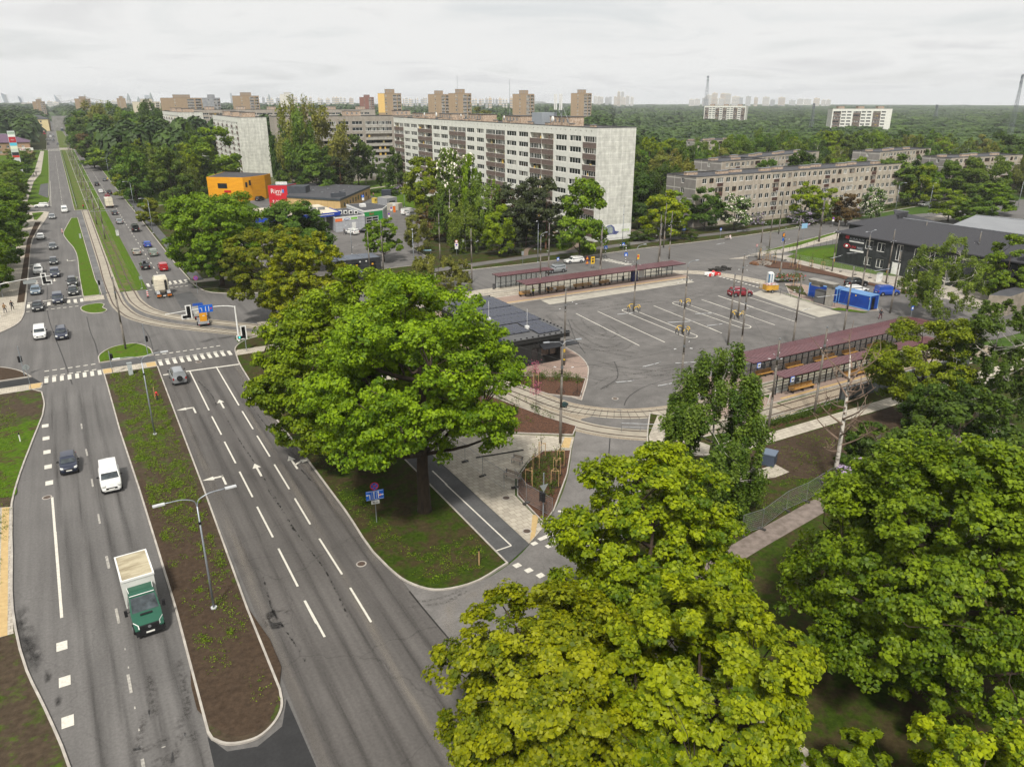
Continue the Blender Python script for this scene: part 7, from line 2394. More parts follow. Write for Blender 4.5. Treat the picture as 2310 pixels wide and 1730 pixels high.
	MB().box(-1.1,-3.42,2.2,1.1,-3.402,2.26).box(-.03,-3.42,.9,.03,-3.402,3.3).build("door_seam",mat("seam_grey",(150,146,136),.7),o)
	for s in (-1,1):
		MB().box(s * 1.0 - .15,-3.48,.6,s * 1.0 + .15,-3.461,.75).build("tail_light",TAIL,o)
	wheelset(o,[(-.95,2.5),(.95,2.5),(-.95,-1.8),(.95,-1.8)],.42,.4)
	# blue flatbed and trailer
	hd = -.05
	x,y,_ = G('p',1165,1050)
	o = thing("flatbed_truck","blue cabbed flatbed pickup turning at the junction behind the hanging signal","truck",(x,y + 2.6,.012),hd,"trucks and trailers")
	bl = PAINTS['royal']
	MB().box(-.95,.6,.5,.95,2.9,1.15,0).add([(-.95,.6,1.15),(.95,.6,1.15),(.95,2.3,1.15),(-.95,2.3,1.15),(-.82,.75,2.05),(.82,.75,2.05),(.82,1.9,2.05),(-.82,1.9,2.05)],[(0,1,5,4),(1,2,6,5),(2,3,7,6),(3,0,4,7),(4,5,6,7)],0).build("cab",bl,o)
	MB().add([(-.75,.62,1.25),(.75,.62,1.25),(.7,.74,1.9),(-.7,.74,1.9)],[(0,1,2,3)]).build("rear_window",CARGLASS,o,(0,-.03,0))
	MB().box(-1.02,-2.6,.85,1.02,.5,.95).box(-1.02,-2.6,.95,-.98,.5,1.3).box(.98,-2.6,.95,1.02,.5,1.3).box(-.98,-2.6,.95,.98,-2.56,1.3).box(-1.02,.46,.95,1.02,.5,1.9).build("flatbed",mat("flatbed_alloy",(170,170,166),.5,(146,146,142),1.5,local=True),o)
	MB().box(-.5,-1.9,.95,.3,-1.2,1.35,0).ball((.4,-.6,1.1),.3,0).build("load",mat("canvas_load",(178,166,140),.9),o)
	for s in (-1,1):
		MB().box(s * .85 - .12,-2.64,.6,s * .85 + .12,-2.6,.78).build("tail_light",TAIL,o)
	wheelset(o,[(-.85,2.1),(.85,2.1),(-.85,-1.5),(.85,-1.5)],.36,.26)
	x2,y2,_ = G('p',1215,1170)
	o = thing("utility_trailer","galvanised trailer towed behind the blue flatbed","trailer",(x2,y2 + 1.6,.012),-.08,"trucks and trailers")
	zn = mat("zinc_sheet",(178,182,186),.45,(156,160,165),2.0,metal=.4,local=True)
	MB().box(-.85,-1.5,.5,.85,1.5,.56).box(-.85,-1.5,.56,-.8,1.5,.95).box(.8,-1.5,.56,.85,1.5,.95).box(-.8,-1.5,.56,.8,-1.45,.95).box(-.8,1.45,.56,.8,1.5,.95).build("trailer_bed",zn,o)
	MB().tube([(0,1.5,.5),(0,2.6,.5)],.05,6).build("drawbar",TRIM,o)
	for s in (-1,1):
		MB().box(s * .68 - .12,-1.55,.4,s * .68 + .12,-1.51,.52).build("tail_light",TAIL,o)
	wheelset(o,[(-.92,-.1),(.92,-.1)],.3,.2)
	o2 = thing("yellow_cabinet","ochre yellow equipment cabinet standing on the galvanised trailer","cabinet",(x2 + .1,y2 + 1.7,.57),-.08)
	MB().box(-.55,-.5,0,.55,.6,1.6,0).build("body",mat("cabinet_yellow",(214,150,34),.5,(198,138,30),1.0,local=True),o2)
	MB().box(-.1,-.52,1.0,.25,-.501,1.12).build("handle",WHITE,o2)
	# tram and bus far up the avenue
	for t,px,py,lab,c1,c2,nm,ct,rz,L in (('A',447,338,"grey blue tram far up the tracks beyond the far crossing",(70,84,96),(170,176,176),"tram","tram",0,15),('A',318,362,"red and white trolleybus at the stop beyond the plum roofed house",(176,60,66),(214,210,204),"trolleybus","bus",0,12)):
		x,y,_ = G(t,px,py)
		o = thing(nm,lab,ct,(x,y + L / 2,.05),rz)
		MB().box(-1.25,-L / 2,.35,1.25,L / 2,3.2).build("body",mat("coach_" + nm,c1,.5),o)
		MB().box(-1.27,-L / 2 - .02,1.6,1.27,L / 2 + .02,2.5).build("window",GLASS,o)
		MB().box(-1.2,-L / 2 + .1,3.2,1.2,L / 2 - .1,3.35).build("roof",mat("coach_roof_" + nm,c2,.6),o)
traffic()
trucks()
def car_extras():
	by = {o["label"]: o for o in COL.objects if o.get("label")}
	j = by["silver off-roader with spare wheel on its tailgate at the stop line"]
	MB().tube([(0,-2.28,.98),(0,-2.46,.98)],.36,18,0).tube([(0,-2.4,.98),(0,-2.48,.98)],.22,14,1).build("spare_wheel",[TYRE,TRIM],j)
	r = by["black estate car with a roof box in the inner lane"]
	mb = MB().ball((0,-.4,1.72),.5,0,(.9,1.9,.42),12,8)
	mb.build("roof_box",PAINTS['black'],r,smooth=True)
	w = by["white off-roader with an open door on the filling station forecourt"]
	MB().at(-.92,.7,0,1.0).box(-.03,-1.0,.35,.03,0,1.15,0).build("door",PAINTS['white'],w)
car_extras()
# ------------------------------------------------------------------ poles, wires, shelters and street furniture
POLE = mat("tram_pole_paint",(112,106,98),.6,(94,88,80),2.5,local=True)
YELLOW = mat("safety_yellow",(222,180,40),.5)
WIRE = mat("wire_dark",(62,62,62),.6)
INSUL = mat("insulator_white",(214,216,216),.4)
WOOD = mat("bench_wood",(186,142,74),.6,(158,116,58),2.0,stretch=(1,8,8),local=True)
WOODGREY = mat("bench_wood_grey",(172,158,144),.7,(148,134,122),2.0,local=True)
STAKE = mat("stake_wood",(176,146,104),.8,(152,122,84),3.0,local=True)
BURG = mat("burgundy_roof",(104,68,71),.32,(92,60,64),.7,local=True,spec=.5)
SHGLASS = None
SIGN_BLUE = mat("road_sign_blue",(24,92,190),.4)
SIGN_RED = mat("road_sign_red",(196,40,50),.4)
SIGN_BACK = mat("sign_back_grey",(150,156,156),.5,metal=.3)
def glassmat():
	m = bpy.data.materials.new("shelter_glass")
	m.use_nodes = True
	nt = m.node_tree
	b = nt.nodes["Principled BSDF"]
	b.inputs["Base Color"].default_value = (.75,.8,.8,1)
	b.inputs["Roughness"].default_value = .08
	tr = node(nt,"ShaderNodeBsdfTransparent")
	tr.inputs[0].default_value = (.86,.89,.88,1)
	ms = node(nt,"ShaderNodeMixShader",i_0=.24)
	nt.links.new(tr.outputs[0],ms.inputs[1])
	nt.links.new(b.outputs[0],ms.inputs[2])
	nt.links.new(ms.outputs[0],nt.nodes["Material Output"].inputs[0])
	return m
SHGLASS = glassmat()
POLES = {}
def tram_poles():
	def mesh(h,band,r=.13):
		mb = MB()
		mb.tube([(0,0,-.2),(0,0,h * .38)],r * 1.15,12)
		mb.tube([(0,0,h * .38),(0,0,h * .72)],r * .95,12)
		mb.tube([(0,0,h * .72),(0,0,h)],r * .8,12)
		mb.tube([(0,0,h * .37),(0,0,h * .385)],r * 1.25,12)
		mb.tube([(0,0,h * .715),(0,0,h * .73)],r * 1.05,12)
		return mb.mesh("pole",POLE,True)
	std = mesh(10.85,0)
	cap = MB().tube([(0,0,10.8),(0,0,11.0)],.115,10).mesh("cap",STEEL)
	bands = MB()
	for z in (.8,2.0,2.25):
		bands.tube([(0,0,z),(0,0,z + .14)],.165,12)
	bands = bands.mesh("warning_band",YELLOW)
	plate = MB().box(-.15,-.17,2.2,.15,-.14,2.75).mesh("warning_plate",mat("plate_orange",(212,150,50),.5))
	collar = MB()
	collar.tube([(0,0,8.6),(0,0,8.9)],.15,10)
	collar = collar.mesh("collar",STEEL)
	spec = [  # sheet, base x, base y, key, extra, label
		('g',690,520,'a','',"tram pole piercing the long shelter roof near its bench with papers"),('g',750,385,'b','',"tram pole rising behind the silver off-roader by the short shelter"),
		('g',1113,455,'c','',"tram pole standing in the middle of the far long shelter"),('g',1357,640,'d','',"tram pole inside the nearer yellow hoop guard group"),
		('g',1705,800,'e','',"tram pole at the southern hoop guard of the first bay island"),('g',860,1025,'f','y',"tram pole with yellow bands at the terminal building's corner"),
		('g',1533,385,'g','',"tram pole behind the far shelter's eastern posts"),('c',1785,1530,'h','o',"tram pole with an orange plate beside the zebra crossing's east side"),('c',1830,1395,'i','o',"tram pole at the park edge behind the orange-plated one"),
		('c',1875,1490,'j','o',"tram pole on the cross street's north kerb before the bushes"),('h',200,740,'k','',"tram pole in the hoop guard beside the dark red crossover"),('h',130,930,'l','',"tram pole behind the near long shelter's western end"),
		('h',583,950,'m','',"tram pole through the near shelter roof above its middle bench"),('h',940,862,'n','',"tram pole through the near shelter roof towards the containers"),('h',1270,705,'o','',"tram pole beside the walking man at the shelter's far end"),
		('h',412,1540,'p','',"tram pole nearest the weeping birch, rooted in the bark strip"),('h',735,1430,'q','',"tram pole behind the dead birch by the track fence"),('h',210,1060,'r','',"short looking tram pole at the near shelter's corner sign"),
		('h',350,335,'s','o',"tram pole with an orange plate at the kerb by the staked saplings"),('h',492,485,'t','o',"tram pole right behind the portable toilet"),('h',600,368,'u','o',"tram pole between the rows of staked saplings"),
		('h',772,208,'v','',"tram pole on the cross street verge before the hedge"),('h',862,415,'w','o',"tram pole before the black office house's corner"),('h',1068,550,'x','',"tram pole behind the black crossover"),
		('h',1240,500,'y','o',"tram pole next to the white electrical cabinet"),('h',1465,415,'z','o',"tram pole in front of the black house's ground floor windows"),('h',1830,520,'A','',"tram pole before the far windows of the black house"),
		('h',420,250,'B','',"tram pole beside the priority sign on the cross street"),('g',833,1580,'C','',"tram pole at the corner of the staked sapling bed by the exit road"),('g',1675,1390,'D','',"tram pole left of the weeping birch by the loop rails"),
		('g',283,1370,'E','',"tram pole half covered by the largest linden before the terminal building"),('c',238,1690,'F','',"tram pole at the western end of the short shelter's platform"),('f',1240,545,'G','',"tram pole before the charcoal cabin"),
		('f',1345,420,'H','',"tram pole by the small round maple's trunk"),('f',1815,330,'I','',"tram pole at the willow shrub's back beside the grove"),('e',1045,1062,'J','',"leaning looking tram pole on the grass island in the junction"),
		('c',1305,1660,'K','',"tram pole between the silver off-roader and the striped posts"),('d',945,1000,'L','',"tram pole on the cross street verge before the tall hedge"),('d',700,950,'M','',"tram pole at the bus stop bench on the cross street")]
	for t,x,y,k,ex,lab in spec:
		p = G(t,x,y)
		h = 10.85
		o = thing("tram_pole",lab,"pole",(p[0],p[1],.05),0,"tram and trolley wire poles")
		put(std,"pole",o); put(cap,"cap",o); put(collar,"collar",o)
		if ex == 'y':
			put(bands,"warning_band",o)
		if ex == 'o':
			put(plate,"warning_plate",o,(0,0,0),random.uniform(0,6))
		POLES[k] = (p[0],p[1])
	# poles down the reserve
	g = "tram poles along the avenue reserve"
	for k,y in enumerate([232,262,292,322,352,384,416,450,486,524,564,606,650]):
		o = thing("tram_pole","slim tram pole in the line between the avenue's two tracks","pole",(7.0 if k % 2 == 0 else 6.4,y,.05),0,g)
		put(std,"pole",o)
		put(MB().tube([(-2.4,0,7.4),(2.2,0,7.4)],.04,5).tube([(-2.4,0,7.4),(0,0,8.6)],.025,4).tube([(2.2,0,7.4),(0,0,8.6)],.025,4).mesh("bracket",STEEL),"bracket",o)
		POLES['r%d' % k] = (7.0 if k % 2 == 0 else 6.4,y)
	# street lights carried by two of the tram poles are things of their own kind
	lampm = lambda L: MB().tube([(0,0,10.8),(0,0,11.2),(.35,0,11.5),(L,0,11.6)],.05,6).mesh("arm",STEEL)
	head = MB().box(-.32,-.1,-.05,.32,.1,.06).mesh("lamp_head",mat("lamp_grey",(168,172,176),.4,metal=.3))
	for k,rz,two,lab in (('a',.4,0,"lamp arm on the pole of the far long shelter"),('e',0,0,"lamp arm on the southern hoop guard pole"),('C',-.2,1,"pair of lamp arms above the staked sapling bed"),('x',.2,1,"pair of lamp arms above the black crossover"),('d',.1,0,"lamp arm on the northern hoop guard pole"),('M',2.5,0,"lamp arm at the cross street bus stop")):
		x,y = POLES[k]
		o = thing("pole_lamp",lab,"street lamp",(x,y,.1),rz,"lamp arms on tram poles")
		for s in range(2 if two else 1):
			put(lampm(1.6),"arm",o,(0,0,0),s * math.pi)
			put(head,"lamp_head",o,(1.8 * (1 - 2 * s),0,11.6),0)
def wires():
	def wire(a,b,sag,lab,r=.012,ins=True,group="overhead wires"):
		A,B = Vector(a),Vector(b)
		n = 8
		pts = [(A.lerp(B,i / n) - Vector((0,0,sag * 4 * (i / n) * (1 - i / n))))[:] for i in range(n + 1)]
		o = thing("overhead_wire",lab,"wire",(0,0,0),0,group)
		MB().tube(pts,r,4,0,False).build("cable",WIRE,o)
		if ins:
			mb = MB()
			for f in (.08,.92):
				p = A.lerp(B,f) - Vector((0,0,sag * 4 * f * (1 - f)))
				d = (B - A).normalized() * .16
				mb.tube([(p - d)[:],(p + d)[:]],.035,6)
			mb.build("insulator",INSUL,o)
	z = 8.7
	P = POLES
	pairs = [('d','a'),('d','e'),('e','k'),('d','c'),('k','m'),('m','p'),('p','q'),('q','n'),('n','m'),('l','m'),('l','r'),('r','p'),('f','d'),('f','E'),('C','f'),('C','D'),('D','l'),('E','C'),('o','x'),('x','y'),('w','x'),('t','w'),('t','u'),('u','s'),('s','h'),('h','j'),('g','h'),('K','g'),('K','b'),('b','F'),('F','G'),('s','B'),('B','v'),('v','L'),('w','v'),('y','z'),('z','A'),('n','o'),('h','i'),('k','t'),('j','B'),('c','K'),('a','F'),('g','s'),('e','f'),('D','p'),('G','J'),('H','F'),('u','w'),('o','y'),('m','t'),('M','B'),('h','B')]
	for a,b in pairs:
		wire((*P[a],z),(*P[b],z),.35,"thin span wire hung between two tram poles")
	def run(l,zz,lab):
		o = thing("contact_wire",lab,"wire",(0,0,0),0,"tram contact wires")
		MB().tube([(x,y,zz) for x,y in l],.014,4,0,False).build("cable",WIRE,o)
	outer = spline([(4.55,660),(4.55,200),(4.5,163),(5,150),(6.6,141.5),(10.2,134.4),(14.6,129),(20,123),(29,113),(37,101),(43.6,88),(46.6,76),(48.3,69.9),(52.6,65.2),(60,62.6),(71,62.4),(118,62.6)],3)
	inner = spline([(7.3,660),(7.3,200),(7.4,163),(7.9,152),(9.6,144),(13.4,137),(18,131.4),(24,124.6),(33,114),(39,103),(42.6,90),(43.6,78),(45.2,69),(47.6,63.2),(53,58.4),(60,57),(118,57.6)],3)
	run(outer,6.0,"contact wire following the outer tram track")
	run(inner,6.0,"contact wire following the inner tram track")
	run([(60,124.2),(106,124),(114,122)],6.0,"contact wire over the track between the far shelters")
	for y0,lab in ((136,"trolley wire pair over the cross street's south lanes"),(142,"trolley wire pair over the cross street's north lanes")):
		o = thing("trolley_wire",lab,"wire",(0,0,0),0,"trolleybus wires")
		mb = MB()
		for d in (-.3,.3):
			mb.tube([(30,y0 + d,6),(110,y0 + d,6),(160,y0 + 3 + d,6),(260,y0 + 9 + d,6)],.014,4,0,False)
		mb.build("cable",WIRE,o)
	# switches and crossings of the trolley wires with pale fittings
	for t,x,y,l in (('g',1310,655,3),('g',1700,715,4),('g',1870,655,3),('g',1950,735,3),('g',1495,1018,3),('g',1745,1005,3),('g',1300,1140,2.2),('g',1595,1160,2.2),('h',900,310,5),('h',1230,400,5),('r',1060,595,5),('r',780,760,2),('h',1010,285,2.5),('d',350,1010,3),('d',480,930,3)):
		p = G(t,x,y,6.0)
		o = thing("wire_switch","pale fitting in the trolley wires above the terminal","wire fitting",p,random.uniform(-.3,.3),"trolley wire fittings")
		MB().tube([(-l / 2,0,0),(l / 2,0,.02)],.03,5).build("bar",STEEL,o)
		MB().tube([(-l / 2,.3,0),(l * .3,-.1,.02)],.025,5).build("branch_bar",INSUL,o)
def shelters():
	def shelter(name,label,x0,x1,yb,yf,posts,benches,loc_rz=0.0,glass_front=False,extra=None,z=2.85):
		"""roof from yb (post row) to yf (open side); x runs along the platform"""
		o = thing(name,label,"tram shelter",(x0,yb,.13),loc_rz,"tram and bus shelters")
		L,D = x1 - x0,yf - yb
		s = 1 if D > 0 else -1
		mb = MB()
		y0,y1 = (-.35,D) if D > 0 else (D,.35)
		mb.box(-.6,y0,z,L + .6,y1,z + .10,0)
		k = 0.0
		while k < L + .5:
			mb.box(-.6 + k,y0 + .01,z + .10,-.57 + k,y1 - .01,z + .145,0)
			k += .48
		mb.build("roof",BURG,o)
		MB().box(-.55,y0 + .1,z - .14,L + .55,y0 + .18,z - .005).box(-.55,y1 - .18,z - .14,L + .55,y1 - .1,z - .005).build("roof_beam",DARKSTEEL,o)
		n = posts
		for i in range(n + 1):
			x = L * i / n
			MB().box(x - .06,-.06,-.05,x + .06,.06,z - .14).build("post",DARKSTEEL,o)
		gl = MB()
		for i in range(n):
			a = L * i / n + .09
			b = L * (i + 1) / n - .09
			gl.add([(a,0,.2),(b,0,.2),(b,0,2.3),(a,0,2.3)],[(0,1,2,3)])
		gl.build("glass_wall",SHGLASS,o)
		rl = MB()
		for i in range(n):
			a,b = L * i / n + .07,L * (i + 1) / n - .07
			rl.box(a,-.02,1.0,b,.02,1.05).box(a,-.02,2.3,b,.02,2.35)
		rl.build("glazing_rail",DARKSTEEL,o)
		for x,l in benches:
			b = MB()
			y = s * .65
			for q in range(5):
				b.box(x - l / 2,y - .25 + q * .11,.43,x + l / 2,y - .16 + q * .11,.47)
			for q in range(4):
				b.box(x - l / 2,y - s * (.32 + q * .035) - .02,.52 + q * .1,x + l / 2,y - s * (.32 + q * .035) + .02,.60 + q * .1)
			t = b.build("bench",WOOD,o)
			lg = MB()
			for q in (-.42,0,.42):
				lg.box(x + q * l - .04,y - .24,0,x + q * l + .04,y + .24,.43)
			lg.build("bench_leg",DARKSTEEL,t)
		return o
	s1 = shelter("tram_shelter","longest burgundy roofed shelter on the far platform with four benches",71.6,109.6,121.2,117.7,26,[(1.0,2.6),(8.0,4.4),(14.4,4.4),(19.8,2.6)])
	MB().box(26.3,-1.2,.0,27.7,-.6,2.0,0).box(28.2,-.95,.6,29.6,-.85,2.1,1).build("ticket_machine",[mat("ticket_blue",(28,40,96),.5),mat("info_panel",(196,200,200),.4)],s1)
	shelter("tram_shelter","short burgundy roofed shelter at the kerb of the cross street",70.6,82.4,128.8,126.6,10,[])
	s3 = shelter("tram_shelter","wide twin-slope burgundy shelter above the near platform",74.2,112,66.6,64.6,30,[(3.4,3.0),(9.2,3.2),(15.6,4.6),(21.0,3.0),(27.4,4.4)])
	mb = MB()
	L = 37.8
	mb.add([(-.6,.36,2.85),(L + .6,.36,2.85),(L + .6,2.6,2.62),(-.6,2.6,2.62),(-.6,.36,2.95),(L + .6,.36,2.95),(L + .6,2.6,2.72),(-.6,2.6,2.72)],[(3,2,1,0),(4,5,6,7),(2,3,7,6),(0,1,5,4),(0,4,7,3),(1,2,6,5)])
	k = 0.0
	while k < L + 1:
		mb.add([(-.6 + k,.36,3.0),(-.57 + k,.36,3.0),(-.57 + k,2.6,2.765),(-.6 + k,2.6,2.765),(-.6 + k,.36,2.95),(-.57 + k,.36,2.95),(-.57 + k,2.6,2.72),(-.6 + k,2.6,2.72)],[(0,3,2,1),(0,4,7,3),(1,2,6,5),(2,3,7,6)])
		k += .48
	mb.build("roof",BURG,s3)
	s4 = shelter("tram_shelter","narrow burgundy shelter beside the dead birch on the edge platform",73.4,104,60.4,58.7,26,[(4.2,4.4),(14.8,4.2),(22.0,4.0)])
	for o,x,y in ((s3,.1,-2.3),(s4,.5,-1.9)):
		q = MB().box(x - .32,y - .04,2.25,x + .32,y + .02,2.95,0).box(x - .25,y - .06,2.32,x + .25,y - .041,2.88,1).box(x - .17,y - .07,2.5,x + .17,y - .061,2.68,2).build("stop_sign",[SIGN_BLUE,WHITE,BLACK],o)
		MB().box(x + .6,y,2.1,x + 1.3,y + .2,2.6).build("display",DARKSTEEL,o)
	# litter bins on the platforms
	for t,x,y,lab in (('g',748,508,"grey litter bin before the far shelter's papered bench"),('g',1280,428,"grey litter bin by the far shelter's blue ticket machine"),('h',425,1110,"dark litter bin between two benches of the wide shelter"),('g',360,485,"slim litter bin at the short shelter's end")):
		p = G(t,x,y)
		o = thing("litter_bin",lab,"litter bin",(p[0],p[1],.12),0,"litter bins")
		MB().tube([(0,0,0),(0,0,.9)],.24,12).build("body",mat("bin_grey",(74,74,76),.6),o)
		MB().tube([(0,0,.9),(0,0,1.02)],.26,12).build("lid",DARKSTEEL,o)
	o = thing("paper_bag","white paper bags left on the far shelter's bench","bag",(79.2,120.55,.61))
	MB().box(-.3,-.15,0,-.02,.1,.4).box(.05,-.12,0,.3,.12,.34).build("bag",WHITE,o)
def lamps_and_signals():
	zinc = mat("zinc_post",(158,164,170),.4,(138,144,150),2.5,metal=.45,local=True)
	lh = mat("luminaire",(196,198,198),.3,(170,172,174),3.0,local=True)
	def lamp(x,y,h,arm,rz,lab,two=True,group="double street lamps on the median"):
		o = thing("street_lamp",lab,"street lamp",(x,y,.1),rz,group)
		MB().tube([(0,0,0),(0,0,h * .45),(0,0,h - .7)],[.085,.075,.05],10).build("post",zinc,o,smooth=True)
		MB().tube([(0,0,-.02),(0,0,.1)],.22,12).build("base_plate",lh,o)
		for s in ((-1,1) if two else (1,)):
			MB().tube(spline([(0,0,h - .75),(s * .12,0,h - .3),(s * .6,0,h - .02),(s * arm,0,h + .12)],5),.04,6).build("arm",zinc,o,smooth=True)
			MB().box(s * arm - .02 if s > 0 else -arm - .75,-.13,h + .06,s * arm + .75 if s > 0 else -arm + .02,.13,h + .16).build("lamp_head",lh,o)
		MB().box(-.09,-.09,h * .77,.09,.09,h * .79).build("clamp",BLACK,o)
		return o
	lamp(4.08,50.9,9.2,2.0,0.05,"double armed street lamp on the bare soil of the near median")
	lamp(3.87,86.6,9.2,2.0,0.02,"double armed street lamp at the weedy end of the median by the junction")
	p = G('e',1225,1105)
	# signal posts
	def signal(x,y,h,lab,face=math.pi,group="traffic signal posts",z0=1.9,n=1,board=False):
		o = thing("traffic_signal",lab,"traffic light",(x,y,.1),0,group)
		MB().tube([(0,0,0),(0,0,h)],.055,8).build("post",zinc,o)
		for k in range(n):
			hd = MB().at(0,0,0,face + k * 1.57)
			hd.box(.08,-.17,z0,.36,.17,z0 + .85)
			for q in range(3):
				hd.tube([(.22,-.17,z0 + .15 + q * .27),(.22,-.30,z0 + .15 + q * .27)],.11,8,0,False)
			hb = hd.build("signal_head",BLACK,o)
			ln = MB().at(0,0,0,face + k * 1.57).tube([(.22,-.171,z0 + .15),(.22,-.185,z0 + .15)],.09,8).build("lens",mat("lens_dark",(40,48,44),.2),hb)
		return o
	for t,x,y,h,lab,f in (('e',205,1285,4.2,"signal post on the western soil island",2.2),('e',938,1265,3.2,"signal post on the paved strip of the median",.4),('e',1228,1105,4.6,"signal post at the grass island's edge in the junction",0),('e',832,612,3.8,"signal post on the far paved refuge by the tram track",.4)):
		p = G(t,x,y)
		signal(p[0],p[1],h,lab,f)
	x,y = G('l',622,755)[:2]
	s = signal(x,y,4.6,"signal post with an upturned yield sign in the staked sapling bed",2.6,n=2)
	MB().add([(-.45,-.06,3.5),(.45,-.06,3.5),(0,-.06,2.75)],[(0,2,1),(0,1,2)]).build("yield_sign",SIGN_BACK,s)
	# mast arms with white bordered boards
	board = lambda L: None
	def lboard(o,x,z,y=0,fl=1,lit=None):
		b = MB()
		P = [(-.42,.95),(.42,.95),(.42,-1.15),(-1.1,-1.15),(-1.1,-.4),(-.42,-.4)]
		Q = [(-.25,.78),(.25,.78),(.25,-.98),(-.93,-.98),(-.93,-.57),(-.25,-.57)]
		b.add([(x + fl * a,y,z + c) for a,c in P],[tuple(range(6))[::-fl],tuple(range(6))[::fl]],0)
		b.add([(x + fl * a,y - .012,z + c) for a,c in Q],[tuple(range(6))[::-fl],tuple(range(6))[::fl]],1)
		b = b.build("backboard",[WHITE,BLACK],o)
		l = MB()
		for k,(a,c) in enumerate(((0,.5),(0,-.05),(0,-.75),(-.68,-.75))):
			l.tube([(x + fl * a,y - .015,z + c),(x + fl * a,y - .16,z + c)],.17,10,0,False)
		l.build("lamp_hood",BLACK,b)
		if lit:
			MB().tube([(x - fl * .68 if lit == 's' else x,y - .02,z - .75),(x - fl * .68 if lit == 's' else x,y - .06,z - .75)],.14,10).build("lens",LIT,b)
	lm = bpy.data.materials.new("green_signal_light")
	lm.use_nodes = True
	bb = lm.node_tree.nodes["Principled BSDF"]
	bb.inputs["Base Color"].default_value = (.05,.6,.5,1)
	bb.inputs["Emission Color"].default_value = (.1,.9,.7,1)
	bb.inputs["Emission Strength"].default_value = 1.2
	LIT = lm
	# east mast
	bx,by = G('p',1870,1455)[:2]
	o = thing("signal_mast","white mast arm over the east carriageway carrying a blue lane board","traffic light",(bx,by,.1))
	MB().tube([(0,0,0),(0,0,3),(0,0,5.6)],[.16,.13,.11],10).build("post",WHITE,o)
	MB().tube(spline([(0,0,5.5),(-1.0,0,5.75),(-5,0,5.85),(-9.8,.1,5.6)],5),[.08] * 6 + [.065] * 5 + [.045] * 5,8).build("mast_arm",WHITE,o)
	lboard(o,-6.6,5.7,-.14)
	q = MB().box(-5.2,-.2,5.25,-3.2,-.12,6.35,0).build("lane_sign",SIGN_BLUE,o)
	for k,pts in enumerate((((-4.75,5.4),(-4.75,5.95),(-5.0,5.95)),((-4.2,5.4),(-4.2,6.15)),((-3.75,5.4),(-3.75,6.15)))):
		MB().tube([(a,-.215,c) for a,c in pts],.05,4).build("arrow",WHITE,q)
	MB().tube([(-3.45,-.205,5.8),(-3.45,-.22,5.8)],.12,8).build("roundel",SIGN_RED,q)
	bx2,by2 = G('p',2010,1640)[:2]
	o = thing("traffic_signal","signal with white bordered board and green arrow at the east kerb","traffic light",(bx2,by2,.1),0,"traffic signal posts")
	MB().tube([(0,0,0),(0,0,3.9)],.055,8).build("post",zinc,o)
	lboard(o,-.1,3.0,-.08,1,'s')
	# west mast: post stands just outside the picture
	wx,wy = -13.6,153.2
	o = thing("signal_mast","white mast arm reaching over the queue from the western pavement","traffic light",(wx,wy,.1),0)
	MB().tube([(0,0,0),(0,0,5.6)],.12,10).build("post",WHITE,o)
	tip = G('q',965,270,6.1)
	MB().tube(spline([(0,0,5.4),(.8,0,5.55),(4,.8,5.8),(tip[0] - wx,tip[1] - wy,6.0)],5),[.08] * 8 + [.055] * 8,8).build("mast_arm",WHITE,o)
	m1 = G('q',835,300,5.9)
	lboard(o,m1[0] - wx,m1[2] - .3,m1[1] - wy - .1,-1)
	MB().box(4.4,1.0,5.0,6.4,1.05,5.65).build("sign_back",SIGN_BACK,o)
	x,y = G('q',110,690)[:2]
	s = signal(x - .4,y,4.8,"western kerb signal with a grey diamond sign above",1.2,z0=2.2)
	MB().add([(0,-.06,5.6),(.6,-.06,4.95),(0,-.06,4.3),(-.6,-.06,4.95)],[(0,1,2,3),(3,2,1,0)]).build("priority_sign",SIGN_BACK,s)
	# plain lamps on the cross street and tall lamps
	for t,x,y,h,lab in (('c',785,1520,9.5,"slim grey street lamp before the pines on the cross street"),('c',1485,1395,10.5,"street lamp in front of the white end wall"),('f',1600,430,9.5,"slim lamp post behind the willow shrub"),('d',1415,830,10,"street lamp near the big poplar-like tree"),('d',1620,830,10,"street lamp past the light green tree"),('d',2170,800,10,"street lamp at the east edge of the far cross street"),('d',1090,850,10,"street lamp before the rust leaved tree"),('b',1115,870,9,"street lamp behind the supermarket roof"),('b',1520,1060,6,"low path lamp on the lawn by the parcel kiosk"),('t',790,1340,7,"short lamp on the car park beside the bare sapling")):
		p = G(t,x,y)
		lamp(p[0],p[1],h,1.3,random.uniform(-2.6,-.6),lab,False,"single street lamps")
	for k,(x,y) in enumerate(((19.3,236),(19.2,290),(19.4,350),(19.4,420))):
		lamp(x,y,9.5,1.6,math.pi,"slim lamp beside the avenue's east kerb far from the junction",False,"avenue kerb lamps")
